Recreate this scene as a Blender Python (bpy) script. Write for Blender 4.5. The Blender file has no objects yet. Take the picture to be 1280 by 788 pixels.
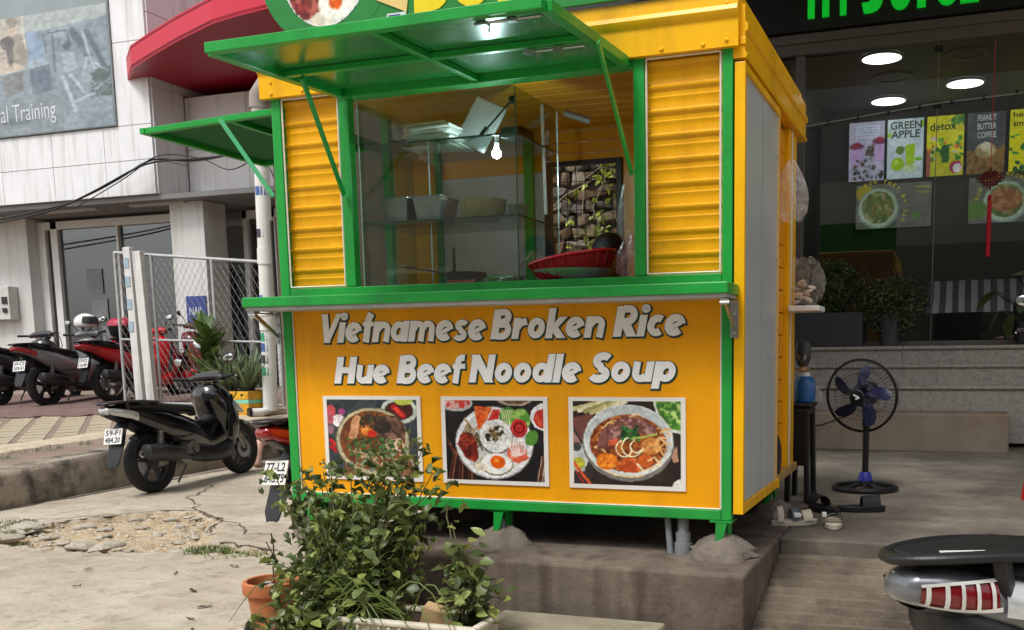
import bpy, math, random
import numpy as np
from mathutils import Vector, Matrix, Euler
sc = bpy.context.scene
col = sc.collection
R = math.radians
PI = math.pi
rnd = random.Random(11)
nrng = np.random.default_rng(5)

# ---------------------------------------------------------------- camera, sky, sun, exposure
cd = bpy.data.cameras.new('camera')
cam = bpy.data.objects.new('camera', cd)
col.objects.link(cam)
cd.sensor_fit = 'HORIZONTAL'
cd.sensor_width = 36.0
cd.lens = 1203.64 / 1280 * 36.0
cd.shift_x = -(782.42 - 640) / 1280
cd.shift_y = (597.08 - 394) / 1280
cd.clip_start = 0.05
cd.clip_end = 1000
yaw, pitch, roll = -0.3262, -0.1286, -0.0105
fw = Vector((math.sin(yaw) * math.cos(pitch), math.cos(yaw) * math.cos(pitch), math.sin(pitch)))
rt0 = Vector((math.cos(yaw), -math.sin(yaw), 0))
up0 = rt0.cross(fw)
rt = rt0 * math.cos(roll) + up0 * math.sin(roll)
up = up0 * math.cos(roll) - rt0 * math.sin(roll)
mw = Matrix((rt, up, -fw)).transposed().to_4x4()
mw.translation = Vector((0.9039, -4.1148, 1.2406))
cam.matrix_world = mw
sc.camera = cam

SUN_EL, SUN_AZ = R(58), R(-18)          # azimuth measured from -y (behind the viewer) towards -x
sdir = Vector((math.sin(SUN_AZ) * math.cos(SUN_EL), -math.cos(SUN_AZ) * math.cos(SUN_EL), math.sin(SUN_EL)))
world = bpy.data.worlds.new('World')
sc.world = world
world.use_nodes = True
wn = world.node_tree.nodes
wl = world.node_tree.links
wn.clear()
sky = wn.new('ShaderNodeTexSky')
sky.sky_type = 'NISHITA'
sky.sun_disc = False
sky.sun_elevation = SUN_EL
sky.sun_rotation = math.atan2(sdir.x, sdir.y)
sky.air_density = 1.0
sky.dust_density = 2.5
sky.ozone_density = 1.0
hsv = wn.new('ShaderNodeHueSaturation')
hsv.inputs['Saturation'].default_value = 0.2
bgn = wn.new('ShaderNodeBackground')
bgn.inputs['Strength'].default_value = 0.15
wo = wn.new('ShaderNodeOutputWorld')
wl.new(sky.outputs[0], hsv.inputs['Color'])
wl.new(hsv.outputs[0], bgn.inputs['Color'])
wl.new(bgn.outputs[0], wo.inputs['Surface'])
sl = bpy.data.lights.new('sun', 'SUN')
sl.energy = 1.5
sl.angle = R(16)
sl.color = (1.0, 0.985, 0.96)
sun = bpy.data.objects.new('sun', sl)
col.objects.link(sun)
sun.rotation_euler = sdir.to_track_quat('Z', 'Y').to_euler()
sun.location = (0, -10, 20)
vs = sc.view_settings
vs.view_transform = 'Standard'
vs.look = 'None'
vs.gamma = 1.0
vs.use_curve_mapping = False
vs.exposure = 0.58
sc.cycles.max_bounces = 8
sc.cycles.transparent_max_bounces = 12
sc.cycles.caustics_reflective = False
sc.cycles.caustics_refractive = False

# ---------------------------------------------------------------- materials
def lin(c):
    out = []
    for x in c:
        x = x / 255.0
        out.append(x / 12.92 if x <= 0.04045 else ((x + 0.055) / 1.055) ** 2.4)
    return tuple(out)

MATS = {}
def mat(name, rgb, rough=0.5, metal=0.0, var=0.12, scale=6.0, bump=0.0, bscale=80.0, coat=0.0, spec=0.5,
        stretch=(1, 1, 1), rgb2=None, thr=None, streak=None, stamt=0.0, emit=0.0, detail=6):
    """colour varied by noise; optional second colour in blotches (thr=(lo,hi)); optional vertical streaks"""
    if name in MATS:
        return MATS[name]
    m = bpy.data.materials.new(name)
    m.use_nodes = True
    N = m.node_tree.nodes
    L = m.node_tree.links
    b = N['Principled BSDF']
    c = lin(rgb)
    tc = N.new('ShaderNodeTexCoord')
    mp = N.new('ShaderNodeMapping')
    mp.inputs['Scale'].default_value = stretch
    L.new(tc.outputs['Object'], mp.inputs['Vector'])
    nz = N.new('ShaderNodeTexNoise')
    nz.inputs['Scale'].default_value = scale
    nz.inputs['Detail'].default_value = detail
    nz.inputs['Roughness'].default_value = 0.62
    L.new(mp.outputs[0], nz.inputs['Vector'])
    mx = N.new('ShaderNodeMix')
    mx.data_type = 'RGBA'
    rp = N.new('ShaderNodeMapRange')
    rp.inputs['From Min'].default_value = 0.3
    rp.inputs['From Max'].default_value = 0.7
    L.new(nz.outputs['Fac'], rp.inputs['Value'])
    L.new(rp.outputs[0], mx.inputs['Factor'])
    mx.inputs[6].default_value = tuple(max(0, x * (1 - var)) for x in c) + (1,)
    mx.inputs[7].default_value = tuple(min(1, x * (1 + var)) for x in c) + (1,)
    outc = mx.outputs[2]
    if rgb2 is not None:
        n2 = N.new('ShaderNodeTexNoise')
        n2.inputs['Scale'].default_value = scale * 0.37
        n2.inputs['Detail'].default_value = 9
        n2.inputs['Roughness'].default_value = 0.7
        L.new(mp.outputs[0], n2.inputs['Vector'])
        r2 = N.new('ShaderNodeMapRange')
        lo, hi = thr or (0.5, 0.62)
        r2.inputs['From Min'].default_value = lo
        r2.inputs['From Max'].default_value = hi
        L.new(n2.outputs['Fac'], r2.inputs['Value'])
        m2 = N.new('ShaderNodeMix')
        m2.data_type = 'RGBA'
        L.new(r2.outputs[0], m2.inputs['Factor'])
        L.new(outc, m2.inputs[6])
        m2.inputs[7].default_value = lin(rgb2) + (1,)
        outc = m2.outputs[2]
    if streak is not None:
        mp3 = N.new('ShaderNodeMapping')
        mp3.inputs['Scale'].default_value = (5, 5, 0.35)
        L.new(tc.outputs['Object'], mp3.inputs['Vector'])
        n3 = N.new('ShaderNodeTexNoise')
        n3.inputs['Scale'].default_value = 1.6
        n3.inputs['Detail'].default_value = 7
        L.new(mp3.outputs[0], n3.inputs['Vector'])
        r3 = N.new('ShaderNodeMapRange')
        r3.inputs['From Min'].default_value = 0.5
        r3.inputs['From Max'].default_value = 0.75
        r3.inputs['To Max'].default_value = stamt
        L.new(n3.outputs['Fac'], r3.inputs['Value'])
        m3 = N.new('ShaderNodeMix')
        m3.data_type = 'RGBA'
        L.new(r3.outputs[0], m3.inputs['Factor'])
        L.new(outc, m3.inputs[6])
        m3.inputs[7].default_value = lin(streak) + (1,)
        outc = m3.outputs[2]
    L.new(outc, b.inputs['Base Color'])
    rr = N.new('ShaderNodeMapRange')
    rr.inputs['To Min'].default_value = max(0, rough - 0.08)
    rr.inputs['To Max'].default_value = min(1, rough + 0.08)
    L.new(nz.outputs['Fac'], rr.inputs['Value'])
    L.new(rr.outputs[0], b.inputs['Roughness'])
    b.inputs['Metallic'].default_value = metal
    b.inputs['Specular IOR Level'].default_value = spec
    b.inputs['Coat Weight'].default_value = coat
    b.inputs['Coat Roughness'].default_value = 0.12
    if bump > 0:
        n4 = N.new('ShaderNodeTexNoise')
        n4.inputs['Scale'].default_value = bscale
        n4.inputs['Detail'].default_value = 8
        n4.inputs['Roughness'].default_value = 0.65
        L.new(mp.outputs[0], n4.inputs['Vector'])
        bp = N.new('ShaderNodeBump')
        bp.inputs['Strength'].default_value = bump
        bp.inputs['Distance'].default_value = 0.02
        L.new(n4.outputs['Fac'], bp.inputs['Height'])
        L.new(bp.outputs[0], b.inputs['Normal'])
    if emit > 0:
        L.new(outc, b.inputs['Emission Color'])
        b.inputs['Emission Strength'].default_value = emit
    MATS[name] = m
    return m

def glass(name, tint=(235, 240, 238), rough=0.0, mixt=0.85, ior=1.45):
    """thin sheet glass: clear transmission with Fresnel mirror reflection"""
    m = bpy.data.materials.new(name)
    m.use_nodes = True
    N = m.node_tree.nodes
    L = m.node_tree.links
    N.clear()
    o = N.new('ShaderNodeOutputMaterial')
    t = N.new('ShaderNodeBsdfTransparent')
    t.inputs[0].default_value = tuple(x * mixt for x in lin(tint)) + (1,)
    g = N.new('ShaderNodeBsdfGlossy')
    g.inputs['Roughness'].default_value = rough
    tc = N.new('ShaderNodeTexCoord')
    nz = N.new('ShaderNodeTexNoise')
    nz.inputs['Scale'].default_value = 1.3
    L.new(tc.outputs['Object'], nz.inputs['Vector'])
    bp = N.new('ShaderNodeBump')
    bp.inputs['Strength'].default_value = 0.02
    bp.inputs['Distance'].default_value = 0.02
    L.new(nz.outputs['Fac'], bp.inputs['Height'])
    L.new(bp.outputs[0], g.inputs['Normal'])
    f = N.new('ShaderNodeFresnel')
    ge = N.new('ShaderNodeNewGeometry')
    io = N.new('ShaderNodeMix')
    io.data_type = 'FLOAT'
    io.inputs[2].default_value = ior
    io.inputs[3].default_value = 1.0 / ior
    L.new(ge.outputs['Backfacing'], io.inputs[0])
    L.new(io.outputs[0], f.inputs['IOR'])
    x = N.new('ShaderNodeMixShader')
    L.new(f.outputs[0], x.inputs[0])
    L.new(t.outputs[0], x.inputs[1])
    L.new(g.outputs[0], x.inputs[2])
    L.new(x.outputs[0], o.inputs[0])
    MATS[name] = m
    return m

def film(name, rgb, alpha, rough=0.25):
    """thin plastic film: partly see-through, glossy and creased"""
    m = bpy.data.materials.new(name)
    m.use_nodes = True
    N = m.node_tree.nodes
    L = m.node_tree.links
    b = N['Principled BSDF']
    b.inputs['Base Color'].default_value = lin(rgb) + (1,)
    b.inputs['Roughness'].default_value = rough
    b.inputs['Specular IOR Level'].default_value = 1.0
    tc = N.new('ShaderNodeTexCoord')
    nz = N.new('ShaderNodeTexNoise')
    nz.inputs['Scale'].default_value = 9
    nz.inputs['Detail'].default_value = 2
    nz.inputs['Distortion'].default_value = 2.4
    L.new(tc.outputs['Object'], nz.inputs['Vector'])
    r = N.new('ShaderNodeMapRange')
    r.inputs['From Min'].default_value = 0.35
    r.inputs['From Max'].default_value = 0.7
    r.inputs['To Min'].default_value = alpha * 0.4
    r.inputs['To Max'].default_value = min(1, alpha * 1.6)
    L.new(nz.outputs['Fac'], r.inputs['Value'])
    L.new(r.outputs[0], b.inputs['Alpha'])
    bp = N.new('ShaderNodeBump')
    bp.inputs['Strength'].default_value = 0.35
    bp.inputs['Distance'].default_value = 0.03
    L.new(nz.outputs['Fac'], bp.inputs['Height'])
    L.new(bp.outputs[0], b.inputs['Normal'])
    MATS[name] = m
    return m

def print_mat(name, rough=0.35, emit=0.0, spec=0.4):
    m = bpy.data.materials.new(name)
    m.use_nodes = True
    N = m.node_tree.nodes
    L = m.node_tree.links
    b = N['Principled BSDF']
    a = N.new('ShaderNodeAttribute')
    a.attribute_name = 'ink'
    L.new(a.outputs['Color'], b.inputs['Base Color'])
    b.inputs['Roughness'].default_value = rough
    b.inputs['Specular IOR Level'].default_value = spec
    if emit > 0:
        L.new(a.outputs['Color'], b.inputs['Emission Color'])
        b.inputs['Emission Strength'].default_value = emit
    MATS[name] = m
    return m

# ---------------------------------------------------------------- mesh helpers
class MB:
    def __init__(s):
        s.v = []; s.f = []; s.m = []; s.c = 0
    def add(s, vs_, fs):
        o = len(s.v)
        s.v += [tuple(v) for v in vs_]
        s.f += [tuple(i + o for i in f) for f in fs]
        s.m += [s.c] * len(fs)
        return s
    def box(s, x0, x1, y0, y1, z0, z1):
        return s.add([(x0, y0, z0), (x1, y0, z0), (x1, y1, z0), (x0, y1, z0), (x0, y0, z1), (x1, y0, z1), (x1, y1, z1), (x0, y1, z1)],
                     [(0, 3, 2, 1), (4, 5, 6, 7), (0, 1, 5, 4), (1, 2, 6, 5), (2, 3, 7, 6), (3, 0, 4, 7)])
    def obox(s, c, h, rot=(0, 0, 0)):
        m = Euler(rot).to_matrix()
        c = Vector(c)
        vs_ = [c + m @ Vector((a * h[0], b * h[1], d * h[2])) for d in (-1, 1) for (a, b) in ((-1, -1), (1, -1), (1, 1), (-1, 1))]
        return s.add(vs_, [(0, 3, 2, 1), (4, 5, 6, 7), (0, 1, 5, 4), (1, 2, 6, 5), (2, 3, 7, 6), (3, 0, 4, 7)])
    def beam(s, p0, p1, w, h, upv=(0, 0, 1)):
        p0 = Vector(p0); p1 = Vector(p1)
        d = (p1 - p0).normalized()
        u = Vector(upv)
        sd = d.cross(u)
        if sd.length < 1e-4:
            sd = d.cross(Vector((1, 0, 0)))
        sd.normalize()
        u = sd.cross(d)
        vs_ = [p + sd * (a * w / 2) + u * (b * h / 2) for p in (p0, p1) for (a, b) in ((-1, -1), (1, -1), (1, 1), (-1, 1))]
        return s.add(vs_, [(0, 3, 2, 1), (4, 5, 6, 7), (0, 1, 5, 4), (1, 2, 6, 5), (2, 3, 7, 6), (3, 0, 4, 7)])
    def tube(s, pts, r, n=8, cap=True):
        pts = [Vector(p) for p in pts]
        k = len(pts)
        rs = r if isinstance(r, (list, tuple)) else [r] * k
        vs_ = []
        prev = None
        for i, p in enumerate(pts):
            d = (pts[min(i + 1, k - 1)] - pts[max(i - 1, 0)]).normalized()
            if prev is None:
                a = d.cross(Vector((0, 0, 1)))
                if a.length < 1e-3:
                    a = d.cross(Vector((1, 0, 0)))
            else:
                a = prev - d * prev.dot(d)
            a.normalize()
            prev = a
            b = d.cross(a)
            for j in range(n):
                t = 2 * PI * j / n
                vs_.append(p + (a * math.cos(t) + b * math.sin(t)) * rs[i])
        fs = [(i * n + j, i * n + (j + 1) % n, (i + 1) * n + (j + 1) % n, (i + 1) * n + j) for i in range(k - 1) for j in range(n)]
        if cap:
            fs += [tuple(range(n - 1, -1, -1)), tuple((k - 1) * n + j for j in range(n))]
        return s.add(vs_, fs)
    def lathe(s, prof, c=(0, 0, 0), axis=(0, 0, 1), n=24, a0=0.0, a1=2 * PI):
        ax = Vector(axis).normalized()
        u = ax.cross(Vector((0, 1, 0)))
        if u.length < 1e-3:
            u = ax.cross(Vector((1, 0, 0)))
        u.normalize()
        w = ax.cross(u)
        c = Vector(c)
        full = abs(a1 - a0 - 2 * PI) < 1e-6
        nn = n if full else n + 1
        vs_ = []
        for (r, h) in prof:
            for j in range(nn):
                t = a0 + (a1 - a0) * j / n
                vs_.append(c + ax * h + (u * math.cos(t) + w * math.sin(t)) * r)
        fs = []
        for i in range(len(prof) - 1):
            for j in range(n):
                q = (j + 1) % nn
                fs.append((i * nn + j, i * nn + q, (i + 1) * nn + q, (i + 1) * nn + j))
        return s.add(vs_, fs)
    def ell(s, c, r, n=14, m=9, rot=(0, 0, 0)):
        if not isinstance(r, (list, tuple)):
            r = (r, r, r)
        mt = Euler(rot).to_matrix()
        c = Vector(c)
        vs_ = []
        for i in range(m + 1):
            a = PI * i / m
            for j in range(n):
                t = 2 * PI * j / n
                vs_.append(c + mt @ Vector((r[0] * math.sin(a) * math.cos(t), r[1] * math.sin(a) * math.sin(t), r[2] * math.cos(a))))
        fs = [(i * n + j, (i + 1) * n + j, (i + 1) * n + (j + 1) % n, i * n + (j + 1) % n) for i in range(m) for j in range(n)]
        return s.add(vs_, fs)
    def prism(s, poly, plane, a, b):
        f = {'xz': lambda p, t: (p[0], t, p[1]), 'xy': lambda p, t: (p[0], p[1], t), 'yz': lambda p, t: (t, p[0], p[1])}[plane]
        n = len(poly)
        vs_ = [f(p, a) for p in poly] + [f(p, b) for p in poly]
        fs = [tuple(range(n - 1, -1, -1)), tuple(range(n, 2 * n))] + [(i, (i + 1) % n, n + (i + 1) % n, n + i) for i in range(n)]
        return s.add(vs_, fs)
    def loft(s, secs, cap=True):
        n = len(secs[0])
        vs_ = [p for q in secs for p in q]
        fs = [(i * n + j, i * n + (j + 1) % n, (i + 1) * n + (j + 1) % n, (i + 1) * n + j) for i in range(len(secs) - 1) for j in range(n)]
        if cap:
            fs += [tuple(range(n - 1, -1, -1)), tuple((len(secs) - 1) * n + j for j in range(n))]
        return s.add(vs_, fs)
    def sheet(s, rows):
        """grid of points rows[i][j] -> open sheet"""
        n = len(rows[0])
        return s.add([p for q in rows for p in q], [(i * n + j, i * n + j + 1, (i + 1) * n + j + 1, (i + 1) * n + j) for i in range(len(rows) - 1) for j in range(n - 1)])
    def build(s, name, m, par=None, smooth=None, bev=0.0, local=False):
        off = Vector((0, 0, 0))
        if par is not None and not local:
            q = par
            while q is not None:
                off += q.location
                q = q.parent
        me = bpy.data.meshes.new(name)
        me.from_pydata([(v[0] - off.x, v[1] - off.y, v[2] - off.z) for v in s.v], [], s.f)
        for k in (m if isinstance(m, (list, tuple)) else [m]):
            me.materials.append(k)
        if isinstance(m, (list, tuple)):
            me.polygons.foreach_set('material_index', s.m)
        fix_normals(me)
        if smooth is not None:
            me.polygons.foreach_set('use_smooth', [True] * len(me.polygons))
            me.set_sharp_from_angle(angle=R(smooth))
        me.update()
        o = bpy.data.objects.new(name, me)
        col.objects.link(o)
        if par is not None:
            o.parent = par
        if bev > 0:
            b = o.modifiers.new('bevel', 'BEVEL')
            b.width = bev
            b.segments = 2
            b.limit_method = 'ANGLE'
            b.angle_limit = R(40)
        return o

import bmesh
def fix_normals(me):
    bm = bmesh.new()
    bm.from_mesh(me)
    bmesh.ops.recalc_face_normals(bm, faces=bm.faces)
    bm.to_mesh(me)
    bm.free()

def thing(name, label, cat, loc, rotz=0.0, group=None):
    o = bpy.data.objects.new(name, None)
    col.objects.link(o)
    o.location = loc
    o.rotation_euler = (0, 0, rotz)
    o.empty_display_size = 0.1
    return tag(o, label, cat, group)
def tag(o, label, cat, group=None):
    o['label'] = label
    o['category'] = cat
    if group:
        o['group'] = group
    return o
def struct(o, kind='structure'):
    o['kind'] = kind
    return o
def place(me, name, par, loc, rot=(0, 0, 0), scl=(1, 1, 1)):
    o = bpy.data.objects.new(name, me)
    col.objects.link(o)
    o.parent = par
    o.location = loc
    o.rotation_euler = rot
    o.scale = scl
    return o

def text_mesh(body, size=1.0, shear=0.0, offset=0.0, extrude=0.0, spacing=1.0):
    """lettering as a mesh in the XY plane, plus its bounds"""
    cu = bpy.data.curves.new('lettering', 'FONT')
    cu.body = body
    cu.size = size
    cu.shear = shear
    cu.offset = offset
    cu.extrude = extrude
    cu.space_character = spacing
    cu.resolution_u = 5
    o = bpy.data.objects.new('lettering_source', cu)
    col.objects.link(o)
    dg = bpy.context.evaluated_depsgraph_get()
    dg.update()
    me = bpy.data.meshes.new_from_object(o.evaluated_get(dg))
    bpy.data.objects.remove(o)
    bpy.data.curves.remove(cu)
    co = np.empty(len(me.vertices) * 3)
    me.vertices.foreach_get('co', co)
    return me, co.reshape(-1, 3)

def lettering(name, body, m, par, p0, U, V, N, w, h=None, shear=0.0, offset=0.0, depth=0.002, spacing=1.0, align='l', local=False):
    """fit text into a box w wide and h high whose lower left corner is p0; U right, V up, N outwards (world axes)"""
    me, co = text_mesh(body, 1.0, shear, offset, 0.01, spacing)
    lo = co.min(0); hi = co.max(0)
    sx = w / (hi[0] - lo[0])
    sy = (h / (hi[1] - lo[1])) if h else sx
    if align == 'c':
        p0 = Vector(p0) - Vector(U) * w / 2
    off = Vector((0, 0, 0)); q = None if local else par
    while q is not None:
        off += q.location; q = q.parent
    U = Vector(U); V = Vector(V); N = Vector(N)
    base = Vector(p0) - off
    out = [base + U * ((c[0] - lo[0]) * sx) + V * ((c[1] - lo[1]) * sy) + N * ((c[2] - lo[2]) / max(1e-6, hi[2] - lo[2]) * depth) for c in co]
    me.vertices.foreach_set('co', [x for v in out for x in v])
    me.materials.clear()
    me.materials.append(m)
    me.update()
    o = bpy.data.objects.new(name, me)
    me.name = name
    col.objects.link(o)
    o.parent = par
    return o

# ---------------------------------------------------------------- painting flat prints (ink stored per vertex)
def vnoise(h, w, s, seed=0):
    g = np.random.default_rng(seed)
    gh = int(h / s) + 3; gw = int(w / s) + 3
    a = g.random((gh, gw))
    y = np.arange(h) / s; x = np.arange(w) / s
    yi = y.astype(int); xi = x.astype(int)
    fy = (y - yi)[:, None]; fx = (x - xi)[None, :]
    fy = fy * fy * (3 - 2 * fy); fx = fx * fx * (3 - 2 * fx)
    return (a[yi][:, xi] * (1 - fy) * (1 - fx) + a[yi + 1][:, xi] * fy * (1 - fx) + a[yi][:, xi + 1] * (1 - fy) * fx + a[yi + 1][:, xi + 1] * fy * fx)

class Cv:
    """small canvas; x,y in 0..1 with y downwards, colours 0..255"""
    def __init__(s, w, h, asp, bg, ss=1):
        w *= ss; h *= ss
        s.ss = ss
        s.w, s.h, s.asp = w, h, asp
        s.a = np.empty((h, w, 3)); s.a[:] = bg
        s.X, s.Y = np.meshgrid((np.arange(w) + .5) / w, (np.arange(h) + .5) / h)
        s.seed = 3
    def put(s, m, c):
        m = np.clip(m, 0, 1)[..., None]
        s.a = s.a * (1 - m) + np.array(c, float) * m
        return m[..., 0]
    def ell(s, x, y, rx, ry, c, rot=0, soft=1.5):
        dx = (s.X - x); dy = (s.Y - y) / s.asp
        ry = ry / s.asp
        t = math.radians(rot)
        u = dx * math.cos(t) + dy * math.sin(t); v = -dx * math.sin(t) + dy * math.cos(t)
        d = np.sqrt((u / rx) ** 2 + (v / ry) ** 2)
        return s.put((1 - d) * min(rx, ry) * s.w / soft + 0.5, c)
    def poly(s, pts, c):
        m = np.ones_like(s.X, bool); n = len(pts)
        ins = np.zeros_like(s.X, bool)
        for i in range(n):
            x0, y0 = pts[i]; x1, y1 = pts[(i + 1) % n]
            cnd = ((y0 > s.Y) != (y1 > s.Y))
            with np.errstate(divide='ignore', invalid='ignore'):
                xx = (x1 - x0) * (s.Y - y0) / (y1 - y0 + 1e-12) + x0
            ins ^= cnd & (s.X < xx)
        return s.put(ins.astype(float), c)
    def line(s, x0, y0, x1, y1, wd, c):
        ax, ay = x0, y0 / s.asp; bx, by = x1, y1 / s.asp
        px, py = s.X - ax, s.Y / s.asp - ay
        dx, dy = bx - ax, by - ay
        t = np.clip((px * dx + py * dy) / (dx * dx + dy * dy + 1e-9), 0, 1)
        d = np.hypot(px - t * dx, py - t * dy)
        return s.put((wd - d) * s.w / 1.3 + .5, c)
    def curve(s, pts, wd, c):
        for i in range(len(pts) - 1):
            s.line(*pts[i], *pts[i + 1], wd, c)
    def ring(s, x, y, r, wd, c, a0=0, a1=360):
        n = 14
        s.curve([(x + r * math.cos(R(a0 + (a1 - a0) * i / n)), y + r * s.asp * math.sin(R(a0 + (a1 - a0) * i / n))) for i in range(n + 1)], wd, c)
    def mottle(s, mask, c, size, amt, lo=.45):
        s.seed += 1
        size *= s.ss
        n = vnoise(s.h, s.w, size, s.seed) * .65 + vnoise(s.h, s.w, size * .45, s.seed + 50) * .35
        s.put(mask * np.clip((n - lo) * 6, 0, 1) * amt, c)
    def blobs(s, n, x0, x1, y0, y1, r, cs, inside=None, seed=0):
        g = random.Random(seed + n)
        for i in range(n):
            x = g.uniform(x0, x1); y = g.uniform(y0, y1)
            if inside is not None and inside[min(s.h - 1, int(y * s.h)), min(s.w - 1, int(x * s.w))] < .5:
                continue
            q = r * g.uniform(.5, 1.3)
            s.ell(x, y, q, q * s.asp * g.uniform(.4, 1), g.choice(cs), g.uniform(0, 180))
    def grade(s, gain=1.0, amt=0.05):
        k = s.ss
        dx = (vnoise(s.h, s.w, 4 * k, 91) - .5) * 1.5 * k
        dy = (vnoise(s.h, s.w, 4 * k, 93) - .5) * 1.5 * k
        yy, xx = np.meshgrid(np.arange(s.h), np.arange(s.w), indexing='ij')
        s.a = s.a[np.clip((yy + dy).round().astype(int), 0, s.h - 1), np.clip((xx + dx).round().astype(int), 0, s.w - 1)]
        for _ in range(k):
            p_ = np.pad(s.a, ((1, 1), (1, 1), (0, 0)), mode='edge')
            s.a = (4 * s.a + p_[:-2, 1:-1] + p_[2:, 1:-1] + p_[1:-1, :-2] + p_[1:-1, 2:]) / 8
        s.a *= 1 + (vnoise(s.h, s.w, 2.2 * k, 77)[..., None] - .5) * 2.4 * amt + (vnoise(s.h, s.w, 5 * k, 78)[..., None] - .5) * 4 * amt
        s.a = np.clip(s.a * gain, 0, 255)
        return s

def print_grid(name, cv, m, par, p0, U, V):
    """p0 = lower left corner, U and V = full width and height vectors (world)"""
    h, w = cv.h, cv.w
    off = Vector((0, 0, 0)); q = par
    while q is not None:
        off += q.location; q = q.parent
    p0 = np.array(Vector(p0) - off); U = np.array(U, float); V = np.array(V, float)
    i, j = np.meshgrid(np.arange(h), np.arange(w), indexing='ij')
    pts = p0 + (j[..., None] / (w - 1)) * U + (1 - i[..., None] / (h - 1)) * V
    pts = pts.reshape(-1, 3)
    idx = np.arange(h * w).reshape(h, w)
    f = np.stack([idx[1:, :-1], idx[1:, 1:], idx[:-1, 1:], idx[:-1, :-1]], -1).reshape(-1, 4)
    me = bpy.data.meshes.new(name)
    me.vertices.add(len(pts)); me.vertices.foreach_set('co', pts.ravel())
    me.loops.add(f.size); me.loops.foreach_set('vertex_index', f.ravel())
    me.polygons.add(len(f))
    me.polygons.foreach_set('loop_start', np.arange(len(f)) * 4)
    me.update(calc_edges=True)
    a = cv.a / 255.0
    a = np.where(a <= .04045, a / 12.92, ((a + .055) / 1.055) ** 2.4)
    at = me.attributes.new('ink', 'FLOAT_COLOR', 'POINT')
    at.data.foreach_set('color', np.concatenate([a.reshape(-1, 3), np.ones((h * w, 1))], 1).ravel())
    me.materials.append(m)
    o = bpy.data.objects.new(name, me)
    col.objects.link(o)
    if par is not None:
        o.parent = par
    return o

def jitter(o, amp, seed=0):
    g = np.random.default_rng(seed)
    me = o.data
    co = np.empty(len(me.vertices) * 3); me.vertices.foreach_get('co', co)
    me.vertices.foreach_set('co', co + g.normal(0, amp, co.shape))
    me.update()

def rock_mesh(name, r, seed, m, flat=0.6, n=9, k=6):
    g = random.Random(seed)
    b = MB()
    ph = [g.uniform(0, 6.28) for _ in range(6)]
    b.ell((0, 0, 0), (r, r * g.uniform(.6, .95), r * flat), n, k)
    b.v = [tuple(c * (1 + .22 * math.sin(7 * v[0] / r + ph[0]) * math.sin(6 * v[1] / r + ph[1]) + .16 * math.sin(9 * v[2] / r + ph[2] + 4 * v[0] / r)) for c in v) for v in b.v]
    o = b.build(name, m, smooth=25)
    me = o.data
    bpy.data.objects.remove(o)
    return me
# ---------------------------------------------------------------- shared materials
ORANGE = mat('orange_panel', (243, 166, 0), 0.5, var=.06, scale=3, coat=.06, spec=.25, rgb2=(224, 146, 2), thr=(.5, .8), streak=(176, 112, 12), stamt=.28, bump=.03, bscale=3)
YELLOW = mat('yellow_sheet', (241, 180, 0), 0.42, var=.07, scale=4, coat=.12, spec=.3, rgb2=(208, 148, 6), thr=(.54, .76), streak=(150, 100, 16), stamt=.35, bump=.03, bscale=5)
GREEN = mat('green_enamel', (28, 156, 60), 0.4, var=.1, scale=5, coat=.2, spec=.4, rgb2=(24, 126, 52), thr=(.52, .72), streak=(34, 92, 48), stamt=.4)
GREEN_UNDER = mat('green_sheet', (42, 132, 66), 0.26, var=.14, scale=3, coat=.3, bump=.02, bscale=6)
WHITE_TRIM = mat('white_trim', (226, 220, 205), 0.5, var=.1, scale=20)
WHITE = mat('white_paint', (222, 222, 218), 0.5, var=.06, scale=9)
BLACK = mat('black_plastic', (20, 20, 22), 0.42, var=.25, scale=14)
BLACK_GLOSS = mat('black_gloss', (12, 12, 14), 0.14, var=.2, scale=8, coat=.8)
RUBBER = mat('rubber', (24, 24, 25), 0.75, var=.3, scale=30, bump=.2, bscale=60)
CHROME = mat('chrome', (205, 205, 208), 0.16, metal=1.0, var=.1, scale=10)
STEEL = mat('brushed_steel', (176, 178, 180), 0.32, metal=1.0, var=.12, scale=16)
ALU = mat('dull_aluminium', (150, 148, 142), 0.45, metal=.9, var=.2, scale=18)
GALV = mat('galvanised', (178, 180, 180), 0.5, metal=.35, var=.15, scale=14)
DARKGREY = mat('dark_grey', (52, 53, 55), 0.5, var=.15, scale=8)
PVC = mat('grey_pvc', (128, 132, 134), 0.45, var=.1, scale=12)
CONC_PLAT = mat('brown_concrete', (112, 100, 88), 0.88, var=.38, scale=4, bump=.35, bscale=45, rgb2=(72, 60, 51), thr=(.44, .64), streak=(58, 40, 33), stamt=.85)
CONC_FLOOR = mat('grey_floor_concrete', (118, 111, 99), 0.8, var=.34, scale=2.6, bump=.2, bscale=50, rgb2=(80, 74, 65), thr=(.44, .62))
CONC_KERB = mat('kerb_concrete', (150, 138, 122), 0.9, var=.2, scale=4, bump=.5, bscale=40, rgb2=(52, 48, 42), thr=(.45, .58))
SOIL = mat('soil', (52, 38, 28), 0.95, var=.3, scale=30, bump=.6, bscale=90)
GLASS = glass('clear_glass', (240, 246, 244), mixt=.97, ior=1.6)
SHOPGLASS = glass('shop_window_glass', (224, 230, 226), mixt=.9, ior=1.9)
DARKGLASS = glass('tinted_glass', (214, 218, 218), mixt=.92, ior=2.0)
PRINT = print_mat('printed_vinyl')

def zg(y):
    return 0.0 if y < .5 else .02 * (min(y, 12) - .5)
def zp(y):
    return .32 + .058 * (min(max(y, -6), 9) - 1.8)

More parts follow.
